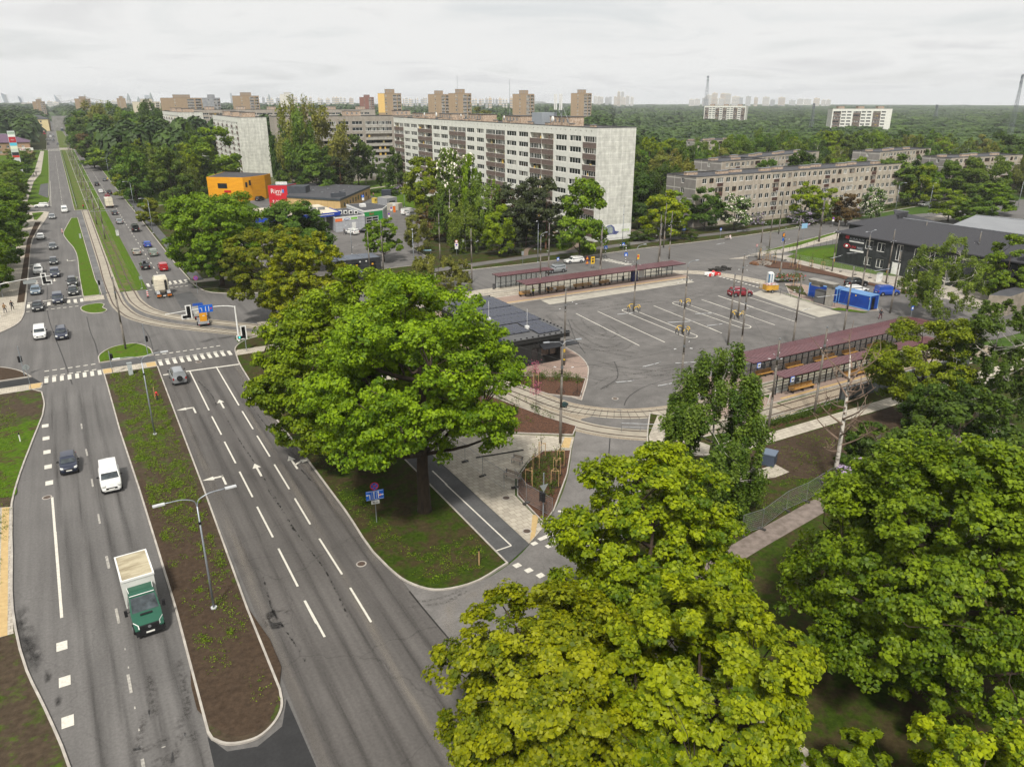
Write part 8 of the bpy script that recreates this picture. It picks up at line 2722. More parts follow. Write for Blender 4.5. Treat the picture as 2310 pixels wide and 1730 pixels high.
def signs():
	zinc = MATS["zinc_post"]
	def post(name,lab,x,y,h,rz=0.0,cat="road sign",group=None):
		o = thing(name,lab,cat,(x,y,.1),rz,group)
		MB().tube([(0,0,0),(0,0,h)],.035,7).build("post",zinc,o)
		return o
	def disc(o,z,r,kind):
		b = MB().tube([(0,-.04,z),(0,-.06,z)],r,20,0).tube([(0,-.06,z),(0,-.066,z)],r * .8,20,1).build("roundel",[SIGN_RED,SIGN_BLUE],o)
		if kind == 'x':
			for s in (-1,1):
				MB().tube([(-r * .52 * s,-.072,z - r * .52),(r * .52 * s,-.072,z + r * .52)],r * .09,4).build("bar",SIGN_RED,b)
	x,y = G('k',790,885)[:2]
	o = post("lane_sign","blue lane direction sign with no stopping roundel and distance plate on the verge",x,y,3.75,math.radians(-8))
	disc(o,3.62,.38,'x')
	q = MB().box(-.78,-.07,2.3,.78,-.03,3.2,0).box(-.74,-.075,2.34,.74,-.071,2.37,1).box(-.74,-.075,3.13,.74,-.071,3.16,1).build("lane_panel",[SIGN_BLUE,WHITE],o)
	for pts in (((-.45,2.45),(-.45,2.85),(-.66,2.85)),((-.08,2.45),(-.08,3.0)),((.3,2.45),(.3,3.0)),((.3,2.7),(.62,2.72))):
		MB().tube([(a,-.085,c) for a,c in pts],.04,4).build("arrow",WHITE,q)
	for a,c,r in ((-.08,3.0,0),(.3,3.0,0),(-.66,2.85,1),(.64,2.72,2)):
		v = [(-.1,0),(.1,0),(0,.13)]
		R = {0: lambda u,w: (u,w),1: lambda u,w: (-w,u),2: lambda u,w: (w,-u)}[r]
		MB().add([(a + R(u,w)[0],-.088,c + R(u,w)[1]) for u,w in v],[(0,1,2),(2,1,0)]).build("arrow_head",WHITE,q)
	for d in (-.27,.12):
		MB().box(d,-.075,2.42,d + .02,-.072,3.08).build("divider",WHITE,q)
	MB().tube([(.46,-.08,2.71),(.46,-.09,2.71)],.12,10).build("roundel",SIGN_RED,q)
	d = MB().box(-.36,-.06,1.88,.36,-.03,2.22).build("distance_plate",WHITE,o)
	lettering("90 m",.24,DARKSTEEL,d,(0,-.07,2.05))
	x,y = G('p',1075,535)[:2]
	o = post("no_stopping_sign","round no stopping sign at the pavement gap near the cream tractor unit",x,y,3.3)
	disc(o,3.0,.42,'x')
	x,y = G('c',112,1460)[:2]
	o = post("weight_sign","two roundels and white plates on one post before the grove",x,y,3.6,math.radians(-25))
	MB().tube([(0,-.04,3.3),(0,-.06,3.3)],.36,18,0).tube([(0,-.06,3.3),(0,-.066,3.3)],.27,18,1).build("roundel",[SIGN_RED,WHITE],o)
	q = MB().box(-.42,-.06,2.0,.42,-.03,2.9,0).build("panel",WHITE,o)
	MB().tube([(0,-.065,2.48),(0,-.075,2.48)],.26,16,0).tube([(0,-.076,2.48),(0,-.08,2.48)],.19,16,1).build("roundel",[SIGN_RED,SIGN_BLUE],q)
	MB().box(-.36,-.06,1.45,.36,-.03,1.95).build("lower_plate",WHITE,o)
	for t,x,y,lab in (('t',1405,750,"violet roundel with plate by the beige transformer box"),('t',1370,850,"violet roundel with plate at the car wash corner"),('d',1030,910,"violet roundel with white plate on the hedge verge")):
		p = G(t,x,y)
		o = post("parking_sign",lab,p[0],p[1],2.9,-.5,"road sign","no parking signs")
		MB().tube([(0,-.04,2.6),(0,-.06,2.6)],.34,16,0).tube([(0,-.06,2.6),(0,-.066,2.6)],.25,16,1).build("roundel",[SIGN_RED,SIGN_BLUE],o)
		MB().box(-.28,-.06,1.7,.28,-.03,2.2).build("plate",WHITE,o)
	for t,x,y,lab in (('t',965,575,"blue parking board beside the supermarket wall"),('t',812,900,"blue parking board on the station shop's front")):
		p = G(t,x,y)
		o = post("parking_board",lab,p[0],p[1],3.6,-.3,"road sign","parking boards")
		q = MB().box(-.45,-.07,2.6,.45,-.03,3.5).build("panel",SIGN_BLUE,o)
		lettering("P",.75,WHITE,q,(0,-.08,3.05))
		MB().box(-.4,-.07,1.6,.4,-.03,2.5).build("plate",WHITE,o)
	# pedestrian crossing posts with black and white stripes
	stripe = MB()
	for k in range(14):
		stripe.tube([(0,0,k * .3),(0,0,k * .3 + .3)],.09,8,k % 2)
	for k in range(8):
		stripe.tube([(-.22 * k,0,4.25 + .035 * k),(-.22 * (k + 1),0,4.285 + .035 * k)],.07,6,k % 2)
	stripe = stripe.mesh("striped_post",[WHITE,BLACK])
	for t,x,y,lab in (('c',1345,1475,"black and white striped crossing post on the park side"),('c',1512,1535,"black and white striped crossing post nearer the shelter")):
		p = G(t,x,y)
		o = thing("crossing_post",lab,"crossing post",(p[0],p[1],.05),math.radians(-20),"striped crossing posts")
		put(stripe,"striped_post",o)
		q = MB().box(-.38,-.14,1.9,.38,-.1,2.7).build("crossing_sign",SIGN_BLUE,o)
		MB().add([(-.26,-.145,1.98),(.26,-.145,1.98),(0,-.145,2.55)],[(0,1,2),(2,1,0)]).build("triangle",WHITE,q)
	p = G('c',1490,1465)
	o = post("crossing_sign","lone blue pedestrian sign between the striped posts",p[0],p[1],3.2)
	q = MB().box(-.36,-.07,2.4,.36,-.03,3.15).build("panel",SIGN_BLUE,o)
	MB().add([(-.26,-.075,2.48),(.26,-.075,2.48),(0,-.075,3.0)],[(0,1,2),(2,1,0)]).build("triangle",WHITE,q)
	# temporary yellow road signs
	p = G('c',1193,1548)
	o = post("warning_sign","pair of orange warning triangles on the cross street",p[0],p[1],2.2)
	for z in (1.7,.7):
		MB().add([(-.45,-.05,z - .3),(.45,-.05,z - .3),(0,-.05,z + .5)],[(0,1,2),(2,1,0)],0).add([(-.28,-.056,z - .2),(.28,-.056,z - .2),(0,-.056,z + .28)],[(0,1,2),(2,1,0)],1).build("triangle",[SIGN_RED,YELLOW],o)
	p = G('c',1238,1570)
	o = post("diversion_sign","upright yellow diversion board beside the warning triangles",p[0],p[1],2.6)
	q = MB().box(-.5,-.06,1.0,.5,-.02,2.6).build("panel",YELLOW,o)
	MB().box(-.25,-.07,1.3,.25,-.061,1.8).box(-.3,-.07,2.0,.3,-.061,2.3).build("symbol",DARKSTEEL,q)
	for t,x,y,lab,m in (('c',1612,1550,"yellow circular sign above the far shelter roof",YELLOW),('d',560,1080,"red bordered yield sign at the staked saplings",SIGN_RED)):
		p = G(t,x,y)
		o = post("round_sign" if m is YELLOW else "yield_sign",lab,p[0],p[1],2.6)
		if m is YELLOW:
			MB().box(-.35,-.06,1.5,.35,-.02,2.6).build("panel",m,o)
			MB().tube([(0,-.065,2.2),(0,-.07,2.2)],.26,14).build("roundel",SIGN_RED,o)
		else:
			MB().add([(-.4,-.05,2.5),(.4,-.05,2.5),(0,-.05,1.8)],[(0,1,2),(2,1,0)],0).add([(-.24,-.056,2.42),(.24,-.056,2.42),(0,-.056,2.0)],[(0,1,2),(2,1,0)],1).build("triangle",[SIGN_RED,WHITE],o)
	p = G('d',720,1060)
	o = post("works_sign","orange roundel on a blue board fixed to its own post near the saplings",p[0],p[1],4.6)
	MB().box(-.55,-.06,3.5,.55,-.02,4.6,0).tube([(0,-.065,4.05),(0,-.075,4.05)],.42,14,1).build("board",[mat("board_slate",(56,66,84),.6),mat("board_orange",(226,140,40),.5)],o)
	MB().box(-.4,-.06,2.6,.4,-.02,3.3).build("lower_plate",SIGN_BLUE,o)
	p = G('d',848,990)
	o = post("direction_board","pale blue direction board on the cross street",p[0],p[1],4.4)
	MB().box(-1.1,-.06,3.1,1.1,-.02,4.4).build("board",mat("board_sky",(140,184,216),.5),o)
	p = G('d',112,985)
	o = post("cycle_sign","blue shared path sign at the park edge",p[0],p[1],3.0)
	q = MB().box(-.6,-.06,2.3,.6,-.02,3.0).build("panel",SIGN_BLUE,o)
	MB().box(-.45,-.07,2.5,-.1,-.061,2.75).box(.1,-.07,2.45,.3,-.061,2.85).build("symbol",WHITE,q)
	for t,x,y,lab in (('d',338,990,"small blue bus stop sign on the cross street pavement"),('c',950,1600,"blue stop flag behind the silver off-roader"),('h',1405,790,"blue stop flag beyond the wide shelter's far end")):
		p = G(t,x,y)
		o = post("stop_flag",lab,p[0],p[1],3.2,0,"stop sign","bus stop flags")
		MB().box(-.3,-.05,2.5,.3,-.01,3.2,0).box(-.2,-.06,2.65,.2,-.051,3.0,1).build("flag",[SIGN_BLUE,WHITE],o)
	p = G('c',660,1545)
	o = post("turned_sign","grey backed sign on the verge before the trodden path",p[0],p[1],3.2)
	MB().box(-.3,.02,2.3,.3,.06,3.2).build("panel",SIGN_BACK,o)
	p = G('c',1785,1330)
	o = post("turned_sign","square and triangle sign backs at the clipped bush",p[0],p[1],3.2)
	MB().box(-.35,.02,2.5,.35,.06,3.2).add([(-.4,.05,1.7),(.4,.05,1.7),(0,.05,2.4)],[(0,1,2),(2,1,0)]).build("panel",SIGN_BACK,o)
	p = G('e',262,1405)
	o = post("turned_sign","round sign back on the western pavement strip",p[0],p[1],3.4)
	MB().tube([(0,.03,3.1),(0,.05,3.1)],.38,16).build("panel",SIGN_BACK,o)
	p = G('e',1183,555)
	o = post("track_sign","white arrow sign at the end of the grass track",p[0],p[1],2.4)
	MB().box(-.3,-.05,1.7,.3,-.01,2.4).build("panel",SIGN_BACK,o)
	for t,x,y,lab in (('p',120,610,"red and white striped beacon beside the tram curve"),('a',520,1278,"red and white striped beacon at the lawn island's tip")):
		p = G(t,x,y)
		o = thing("traffic_beacon",lab,"beacon",(p[0],p[1],.05),0,"striped beacons")
		mb = MB()
		for k in range(6):
			mb.box(-.14,-.03,.25 + k * .18,.14,.03,.43 + k * .18,k % 2)
		mb.build("board",[SIGN_RED,WHITE],o)
		MB().box(-.2,-.3,0,.2,.3,.1).box(-.03,-.03,.1,.03,.03,.25).build("foot",BLACK,o)
	# cabinets, hydrant and stakes
	for t,x,y,w,h,lab,m in (('e',1090,1275,.55,1.6,"grey control cabinet on the median's paved end",None),('a',978,1298,.7,1.5,"white control cabinet on the grass track beside the east carriageway",WHITE),('h',1190,488,1.3,1.75,"white electrical cabinet before the black office house",WHITE),('a',670,1320,.4,1.1,"small grey post box on the lawn island",None)):
		p = G(t,x,y)
		o = thing("control_cabinet",lab,"cabinet",(p[0],p[1],.1),0,"street cabinets")
		MB().box(-w / 2,-.25,0,w / 2,.25,h).build("housing",m or mat("cabinet_grey",(168,174,174),.5),o)
		MB().box(-w / 2 - .04,-.29,h,w / 2 + .04,.29,h + .08).build("lid",mat("cabinet_lid",(140,146,146),.5),o)
		MB().box(w * .1,-.27,h * .45,w * .16,-.251,h * .62).build("handle",BLACK,o)
	p = G('i',1122,172)
	o = thing("fire_hydrant","red fire hydrant with a wooden marker in the weedy median","hydrant",(p[0],p[1],.1))
	MB().tube([(0,0,0),(0,0,.95)],.09,10,0).ball((0,0,1.0),.16,1).tube([(-.2,0,.7),(.2,0,.7)],.07,8,1).build("body",[DARKSTEEL,SIGN_RED],o)
	MB().box(-.25,.3,0,-.17,.38,1.7).build("marker_stake",STAKE,o)
	for t,x,y,lab,dark in (('k',1520,1192,"timber marker stake with black top in the verge corner",1),('i',147,465,"white bollard post with black top on the western verge",0)):
		p = G(t,x,y)
		o = thing("marker_post",lab,"post",(p[0],p[1],.1),0)
		MB().tube([(0,0,0),(0,0,1.35 if dark else .8)],.06,8).build("shaft",STAKE if dark else WHITE,o)
		MB().tube([(0,0,1.35 if dark else .8),(0,0,1.55 if dark else 1.05)],.062,8).build("cap",BLACK,o)
def terminal_things():
	# hoop guards
	hoop = MB()
	for a,b,m in ((0,.35,0),(.35,.75,1)):
		hoop.tube([(-.45,0,a),(-.45,0,b)],.05,8,m)
		hoop.tube([(.45,0,a),(.45,0,b)],.05,8,m)
	hoop.tube(spline([(-.45,0,.75),(-.4,0,.95),(-.2,0,1.05),(.2,0,1.05),(.4,0,.95),(.45,0,.75)],3),.05,8,2)
	hoop = hoop.mesh("hoop",[DARKSTEEL,DARKSTEEL,YELLOW])
	for key,nm in (('d',"northern guarded pole of the first bay island"),('e',"southern guarded pole of the first bay island"),('k',"guarded pole next to the dark red crossover")):
		x,y = POLES[key]
		for i,a in enumerate((.2,1.77,3.34,4.9)):
			q = ("camera side","building side","street side","container side")[i]
			o = thing("hoop_guard","yellow topped hoop guard around the " + nm,"hoop guard",(x + 1.0 * math.sin(a),y + 1.0 * math.cos(a),.02),-a,"hoop guards at the " + nm)
			put(hoop,"hoop",o)
	x,y = G('g',1725,600)[:2]
	for i in range(3):
		o = thing("hoop_guard","yellow topped hoop guard at the second bay island's north end","hoop guard",(x + (-.9,0,.9)[i],y + (.3,-.7,.3)[i],.02),(1.2,0,-1.2)[i],"hoop guards of the second bay island")
		put(hoop,"hoop",o)
	# blue containers
	bl = mat("container_blue",(22,70,160),.5,(18,58,138),.5,local=True)
	edge = mat("container_edge",(104,152,204),.5)
	for x0,y0,L,lab in ((119.3,93.6,6.2,"farther blue site container behind the concrete gateway"),(119.8,87.2,6.3,"nearer blue site container with an open door at its end")):
		o = thing("site_container",lab,"container",(x0,y0,.12),-math.pi / 2 + .03,"blue site containers")
		mb = MB()
		n = int(L / .22)
		for i in range(n):                # corrugated long sides
			a,b = .1 + (L - .2) * i / n,.1 + (L - .2) * (i + .55) / n
			for yy,s in ((0,-1),(2.4,1)):
				mb.box(a,yy - .03,.1,b,yy + .03,2.45,0)
		mb.box(.05,.0,.05,L - .05,2.4,2.5,0)
		mb.build("wall",bl,o)
		fr = MB()
		for x in (0,L - .12):
			for yy in (-.06,2.34):
				fr.box(x,yy,0,x + .12,yy + .12,2.55)
		for yy in (-.06,2.34):
			fr.box(.12,yy,2.46,L - .12,yy + .12,2.58)
			fr.box(.12,yy,0,L - .12,yy + .12,.12)
		fr.build("frame",edge,o)
		MB().box(.0,0,2.5,L,2.4,2.56).build("roof",mat("container_roof",(96,136,180),.6,(78,114,156),.6,local=True),o)
		if L > 6.25:
			MB().box(L - .049,.5,.1,L + .01,1.3,2.2,0).build("doorway",BLACK,o)
			MB().box(L,1.35,.1,L + .05,2.2,2.2).build("door",bl,o)
			for xx in (3.2,6.0):
				MB().add([(xx,-.05,2.2),(xx + .35,-.05,2.2),(xx + .17,-.05,1.9)],[(0,1,2),(2,1,0)]).build("warning_triangle",YELLOW,o)
	# concrete gateway
	x,y = 116.6,86.8
	o = thing("concrete_gateway","grey concrete gateway with a cantilevered beam before the blue containers","gateway",(x,y,.1))
	MB().box(-.45,-.6,0,.45,.5,3.6).build("pier",mat("cast_concrete",(146,142,134),.85,(126,122,115),1.2,local=True),o)
	MB().add([(-.6,-.9,3.6),(.6,-.9,3.6),(.6,4.2,3.6),(-.6,4.2,3.6),(-.9,-1.1,4.2),(.9,-1.1,4.2),(.9,4.5,4.2),(-.9,4.5,4.2)],[(3,2,1,0),(4,5,6,7),(0,1,5,4),(1,2,6,5),(2,3,7,6),(3,0,4,7)]).box(-.4,2.0,3.05,.5,4.0,3.6).build("beam",MATS["cast_concrete"],o)
	o = thing("grey_kiosk","dark grey cabinet beneath the concrete gateway","cabinet",(x + .6,y + 2.3,.1))
	MB().box(-.6,-1.2,0,.6,.9,2.3).build("body",mat("cabinet_dark",(92,92,92),.6),o)
	MB().box(-.66,-1.26,2.3,.66,.96,2.38).build("lid",DARKSTEEL,o)
	# portable toilet
	x,y = G('r',340,445)[:2]
	o = thing("portable_toilet","white and blue portable toilet beside a tram pole","toilet",(x,y + .6,.05),math.radians(-28))
	tw,tb = mat("toilet_white",(214,216,214),.5),mat("toilet_blue",(60,104,140),.5)
	MB().box(-.55,-.55,0,.55,.55,2.05,0).box(-.56,-.58,.1,-.28,-.551,2.0,1).box(.1,-.58,.1,.24,-.551,2.0,1).box(.551,-.3,.1,.58,0,2.0,1).build("cabin",[tw,tb],o)
	mb = MB()
	mb.tube([(-.6,y2,2.05 + .28 * math.cos(y2 / .6 * 1.4)) for y2 in (-.58,-.3,0,.3,.58)],.03,4)
	mb.ball((0,0,2.03),.62,0,(.98,.98,.5),14,8)
	mb.build("roof",tw,o)
	MB().box(-.24,-.57,.1,.08,-.551,1.95).build("door",mat("toilet_door",(196,200,200),.5),o)
	# yellow generator trailer
	x,y = G('r',350,560)[:2]
	o = thing("generator_trailer","ochre yellow tarpaulined trailer beside the portable toilet","trailer",(x,y + .7,.03),math.radians(72))
	MB().box(-.75,-1.3,.55,.75,1.3,1.55).build("body",mat("trailer_ochre",(196,150,52),.6,(172,130,44),1.0,local=True),o)
	MB().box(-.8,-1.2,1.55,.8,1.25,1.68).ball((0,.2,1.7),.5,0,(1,1.6,.3)).build("load",mat("tarp_red",(140,70,70),.8,(196,196,190),2.2,local=True),o)
	MB().tube([(0,-1.3,.6),(0,-2.4,.6)],.05,6).build("drawbar",DARKSTEEL,o)
	wheelset(o,[(-.82,0),(.82,0)],.32,.2)
	# stacks of barriers, pavers and rubble
	rnd = random.Random(4)
	x,y = G('g',1905,385)[:2]
	o = thing("barrier_stack","red and white plastic barriers piled beside black rubber feet","barriers",(x,y,.02))
	for k in range(9):
		mb = MB().at(rnd.uniform(-1.2,1.6),rnd.uniform(-.8,.8),rnd.uniform(0,.25),rnd.uniform(0,3.1))
		mb.box(-.7,-.18,0,.7,.18,.55,k % 2).box(-.5,-.19,.1,-.2,.19,.35,(k + 1) % 2)
		mb.build("barrier",[mat("barrier_red",(196,40,40),.5),WHITE],o)
	x,y = G('g',1960,355)[:2]
	for k in range(12):
		o = thing("rubber_foot_stack","stack of black rubber fence feet beside the piled barriers","fence feet",(x + (k % 6) * .95 - 1.5 + rnd.uniform(-.2,.2),y + (k // 6) * 1.1 + rnd.uniform(-.3,.3),.02),rnd.uniform(0,3),"stacks of rubber fence feet")
		mb = MB()
		for q in range(rnd.randrange(2,7)):
			mb.at(rnd.uniform(-.1,.1),rnd.uniform(-.1,.1),0,rnd.uniform(-.3,.3)).box(-.38,-.3,q * .14,.38,.3,q * .14 + .12)
		mb.build("foot",mat("rubber_foot",(46,44,42),.85,(64,62,58),4.0,local=True),o)
	for t,x,y,r,m,lab in (('r',230,200,1.9,mat("rubble_grey",(158,150,140),.95,(112,106,98),3.0,bump=.8),"heap of broken concrete at the soil strip"),('r',130,205,1.1,mat("soil_brown",(128,92,66),.95,(96,66,46),3.0,bump=.6),"small heap of brown soil beside the broken concrete")):
		p = G(t,x,y)
		mb = MB()
		for k in range(46):
			a,d = rnd.uniform(0,6.3),r * math.sqrt(rnd.random())
			z = max(0,(1 - d / r) * r * .4 * rnd.random())
			s = rnd.uniform(.12,.34)
			mb.at(d * math.cos(a),d * math.sin(a),z,rnd.uniform(0,3)).box(-s,-s * .7,-.1,s,s * .7,s)
		o = mb.build("rubble_heap",m,None,(p[0],p[1],.1))
		tag(o,lab,"heap")
	x,y = G('r',225,500)[:2]
	o = thing("paver_pallet","wrapped pallet of pale pavers by the ochre trailer","pallet",(x,y,.03),.3)
	MB().box(-.6,-.5,.14,.6,.5,.95).build("pavers",PAVE,o)
	MB().box(-.6,-.5,0,-.4,.5,.13).box(.4,-.5,0,.6,.5,.13).box(-.1,-.5,0,.1,.5,.13).build("pallet",STAKE,o)
	# trailer of potted flowers
	x,y = G('r',540,420)[:2]
	o = thing("flower_trailer","grey trailer heaped with red flowering pot plants","trailer",(x,y + .6,.05),math.radians(70))
	MB().box(-1.0,-2.4,.4,1.0,2.4,.5).box(-1.0,-2.4,.5,-.95,2.4,.85).box(.95,-2.4,.5,1.0,2.4,.85).build("trailer_bed",SIGN_BACK,o)
	wheelset(o,[(-1.05,0),(1.05,0)],.3,.2)
	rng = np.random.default_rng(2)
	n = 900
	pos = np.column_stack([rng.uniform(-1.6,1.2,n),rng.uniform(-3.6,2.2,n),rng.uniform(.3,1.5,n)])
	put(quadmesh("pot_plants",leaf_quads(pos,unit(rng.normal(size=(n,3)) + np.array((0,0,.6))),rng.uniform(.08,.2,n),rng),rng.random(n),[LEAF['shrub'],mat("red_bloom",(190,40,44),.6)],(rng.random(n) < .16)),"pot_plants",o)
	# staked saplings
	def sapling(x,y,lab,h=3.2,leafy=60,leaf='birch',pink=False,group="staked young trees",z=.12,frame=True,hoop_=True):
		o = thing("sapling_tree",lab,"sapling",(x,y,z),random.uniform(0,2),group)
		MB().tube([(0,0,0),(.03,.02,h * .6),(0,.05,h)],[.035,.025,.01],6).tube([(0,0,h * .5),(.35,.1,h * .85)],[.015,.006],4).tube([(0,0,h * .55),(-.3,-.1,h * .9)],[.015,.006],4).tube([(0,0,h * .6),(.05,-.3,h * .95)],[.015,.006],4).build("trunk",BARK,o)
		rng = np.random.default_rng(int(x * 13 + y * 7))
		n = leafy
		pos = np.column_stack([rng.normal(0,.26 if not pink else .36,n),rng.normal(0,.26 if not pink else .36,n),h * (.55 + .5 * rng.random(n) ** 1.3)])
		put(quadmesh("crown",leaf_quads(pos,unit(rng.normal(size=(n,3))),rng.uniform(.05,.1,n),rng),rng.random(n),[LEAF[leaf] if not pink else PINK]),"crown",o)
		if frame:
			f = MB()
			P = [(.42 * math.cos(a),.42 * math.sin(a)) for a in (.5,2.6,4.7)]
			for a,b in P:
				f.tube([(a,b,-.1),(a,b,1.75)],.035,6)
			for i in range(3):
				a,b = P[i],P[(i + 1) % 3]
				f.tube([(*a,1.68),(*b,1.68)],.03,5)
			f.build("stake_frame",STAKE,o)
		if hoop_:
			MB().tube([(.55 * math.cos(k * .5236),.55 * math.sin(k * .5236),.08) for k in range(13)],.035,5).build("watering_ring",BLACK,o)
	spots = [('x',740,755),('x',980,760),('x',995,650),('x',790,620),('x',1030,565),('x',850,500)]
	for (t,x,y),w in zip(spots,("first in the bed beside the yield signal","nearest the exit road","second along the exit road","second along the promenade side","by the lamp carrying tram pole","half under the linden's leaves")):
		p = G(t,x,y)
		sapling(p[0],p[1],"staked bare sapling " + w,3.0,24,z=.22)
	for t,x,y,lab in (('g',655,1190,"pink flowering staked sapling before the terminal building's window"),('g',660,1345,"pink flowering sapling between the loop rails and the linden")):
		p = G(t,x,y)
		sapling(p[0],p[1],lab,3.4,260,pink=True,z=.25,frame='window' in lab)
	for t,x,y,lab in (('g',835,1225,"bushy young shrub tree by the pole in the terminal bed"),('g',955,1240,"bushy young shrub tree at the terminal bed's kerb")):
		p = G(t,x,y)
		sapling(p[0],p[1],lab,2.6,160,'shrub',frame=False,z=.25)
	for k,(x,y) in enumerate(((180,150),(265,175),(290,172),(370,195),(585,245),(665,265),(825,255),(965,275),(615,480),(1990,490))):
		p = G('r',x,y)
		sapling(p[0],p[1],"staked sapling with leafy top along the terminal's east soil strip",3.4,110,'birch',group="staked saplings of the east soil strip")
	# benches on the promenade
	def bench(x,y,rz,lab,l=1.9):
		o = thing("park_bench",lab,"bench",(x,y,.06),rz,"promenade benches")
		MB().box(-l / 2,-.02,.42,l / 2,.12,.46).box(-l / 2,.15,.42,l / 2,.29,.46).box(-l / 2,.32,.42,l / 2,.44,.46).build("seat",WOODGREY,o)
		MB().box(-l / 2,.47,.58,l / 2,.50,.70).box(-l / 2,.50,.73,l / 2,.53,.86).build("backrest",WOODGREY,o)
		for s in (-1,1):
			MB().box(s * (l / 2 - .1) - .03,0,0,s * (l / 2 - .1) + .03,.06,.42).box(s * (l / 2 - .1) - .03,.42,0,s * (l / 2 - .1) + .03,.5,.88).box(s * (l / 2 - .1) - .03,.0,.6,s * (l / 2 - .1) + .03,.46,.64).build("leg",STEEL,o)
	for t,x,y,rz,lab in (('k',1415,215,.15,"shaded slatted bench under the linden's outer branch"),('k',1710,232,.12,"slatted bench at the bark bed's front edge"),('k',1745,585,-1.15,"slatted bench turned along the staked sapling bed"),('k',1780,470,-1.1,"short slatted seat above the turned bench"),('d',388,985,.3,"dark green bench at the cross street bus stop")):
		p = G(t,x,y)
		bench(p[0],p[1],rz,lab,1.2 if 'short' in lab else 1.9)
	a,b = G('k',1497,423)[:2],G('k',1835,368)[:2]
	o = tag(MB().tube([(a[0],a[1],.1),(b[0],b[1],.1)],.07,8).build("black_pipe",BLACK),"black plastic pipe lying across the pale promenade slabs","pipe")
	# temporary mesh fences
	mesh_m = bpy.data.materials.new("fence_mesh")
	mesh_m.use_nodes = True
	nt = mesh_m.node_tree
	tr = node(nt,"ShaderNodeBsdfTransparent")
	ms = node(nt,"ShaderNodeMixShader")
	br = node(nt,"ShaderNodeTexBrick",offset=0.0)
	for k,v in (("Scale",1.0),("Mortar Size",.005),("Mortar Smooth",0.0),("Brick Width",.1),("Row Height",.2)):
		br.inputs[k].default_value = v
	nt.links.new(node(nt,"ShaderNodeTexCoord").outputs["Object"],br.inputs["Vector"])
	nt.links.new(br.outputs["Fac"],ms.inputs[0])
	nt.nodes["Principled BSDF"].inputs["Base Color"].default_value = (.34,.35,.36,1)
	nt.links.new(tr.outputs[0],ms.inputs[1])
	nt.links.new(nt.nodes["Principled BSDF"].outputs[0],ms.inputs[2])
	nt.links.new(ms.outputs[0],nt.nodes["Material Output"].inputs[0])
	def fence(p,q,lab,group,z=.06,h=2.0,feet=True):
		L = math.hypot(q[0] - p[0],q[1] - p[1])
		o = thing("mesh_fence_panel",lab,"fence panel",(p[0],p[1],z),math.atan2(q[1] - p[1],q[0] - p[0]),group)
		MB().tube([(0,0,.1),(0,0,h)],.022,6).tube([(L,0,.1),(L,0,h)],.022,6).tube([(0,0,h),(L,0,h)],.02,6).tube([(0,0,.18),(L,0,.18)],.016,6).build("frame",STEEL,o)
		m = MB().add([(0,0,0),(L,0,0),(L,h - .2,0),(0,h - .2,0)],[(0,1,2,3)]).build("mesh",mesh_m,o,(0,0,.19))
		m.rotation_euler = (math.pi / 2,0,0)
		if feet:
			MB().box(-.12,-.36,-.04,.12,.36,.1).build("foot",MATS["rubber_foot"],o)
	g = "temporary fence panels on the promenade"
	pts = [G('k',*q)[:2] for q in ((1230,340),(1420,450),(1545,552),(1698,650))]
	pts2 = [G('k',*q)[:2] for q in ((1775,640),(1855,752),(2040,860))]
	for k,w in enumerate(("farthest in the linden's shade","middle one of the promenade","nearest the round manhole cover")):
		fence(pts[k],pts[k + 1],"temporary mesh fence panel, " + w,g)
	for k,w in enumerate(("along the staked sapling bed's edge","leading to the exit road kerb")):
		fence(pts2[k],pts2[k + 1],"temporary mesh fence panel " + w,g,.15)
	g = "temporary fence panels along the cracked path"
	line = [G('m',*q)[:2] for q in ((470,985),(595,945),(745,830),(868,775),(985,700),(1100,630),(1200,540),(1310,470))]
	for k in range(len(line) - 1):
		fence(line[k],line[k + 1],"temporary mesh fence panel standing along the cracked path",g,.12)
	g = "temporary fence panels before the black office house"
	line = [G('r',*q)[:2] for q in ((25,130),(250,90),(640,190),(1025,265),(1195,300),(1560,380),(1780,450),(2000,490))]
	for a,b in zip(line,line[1:]):
		n = max(1,round(math.hypot(b[0] - a[0],b[1] - a[1]) / 3.5))
		for k in range(n):
			fence((a[0] + (b[0] - a[0]) * k / n,a[1] + (b[1] - a[1]) * k / n),(a[0] + (b[0] - a[0]) * (k + 1) / n,a[1] + (b[1] - a[1]) * (k + 1) / n),"temporary mesh fence panel on the terminal's east pavement",g,.14,1.9)
	# dark green garden fence round the black house's lawn
	o = thing("garden_fence","dark wire fence round the lawn of the black office house","fence",(0,0,.14))
	ln = [G('h',*q)[:2] for q in ((560,285),(640,262),(780,240),(905,222))]
	ln = spline(ln,3)
	for a in ln:
		MB().tube([(a[0],a[1],0),(a[0],a[1],1.6)],.03,5).build("post",DARKSTEEL,o)
	MB().tube([(a[0],a[1],1.5) for a in ln],.015,4).tube([(a[0],a[1],.8) for a in ln],.012,4).build("rail",DARKSTEEL,o)
	# noise wall and guard rail beside the edge track
	o = thing("noise_wall","dark grey panelled barrier wall between the edge track and the slab path","wall",(78.2,54.6,.1))
	for k in range(11):
		MB().box(k * 2.5 + .08,-.05,.1,k * 2.5 + 2.42,.05,1.75).build("panel",mat("slate_panel",(84,88,88),.7,(70,74,74),1.0),o)
		MB().box(k * 2.5 - .08,-.1,0,k * 2.5 + .08,.1,1.9).build("post",DARKSTEEL,o)
	MB().box(-.05,-.08,1.76,27.5,.08,1.84).build("coping",STEEL,o)
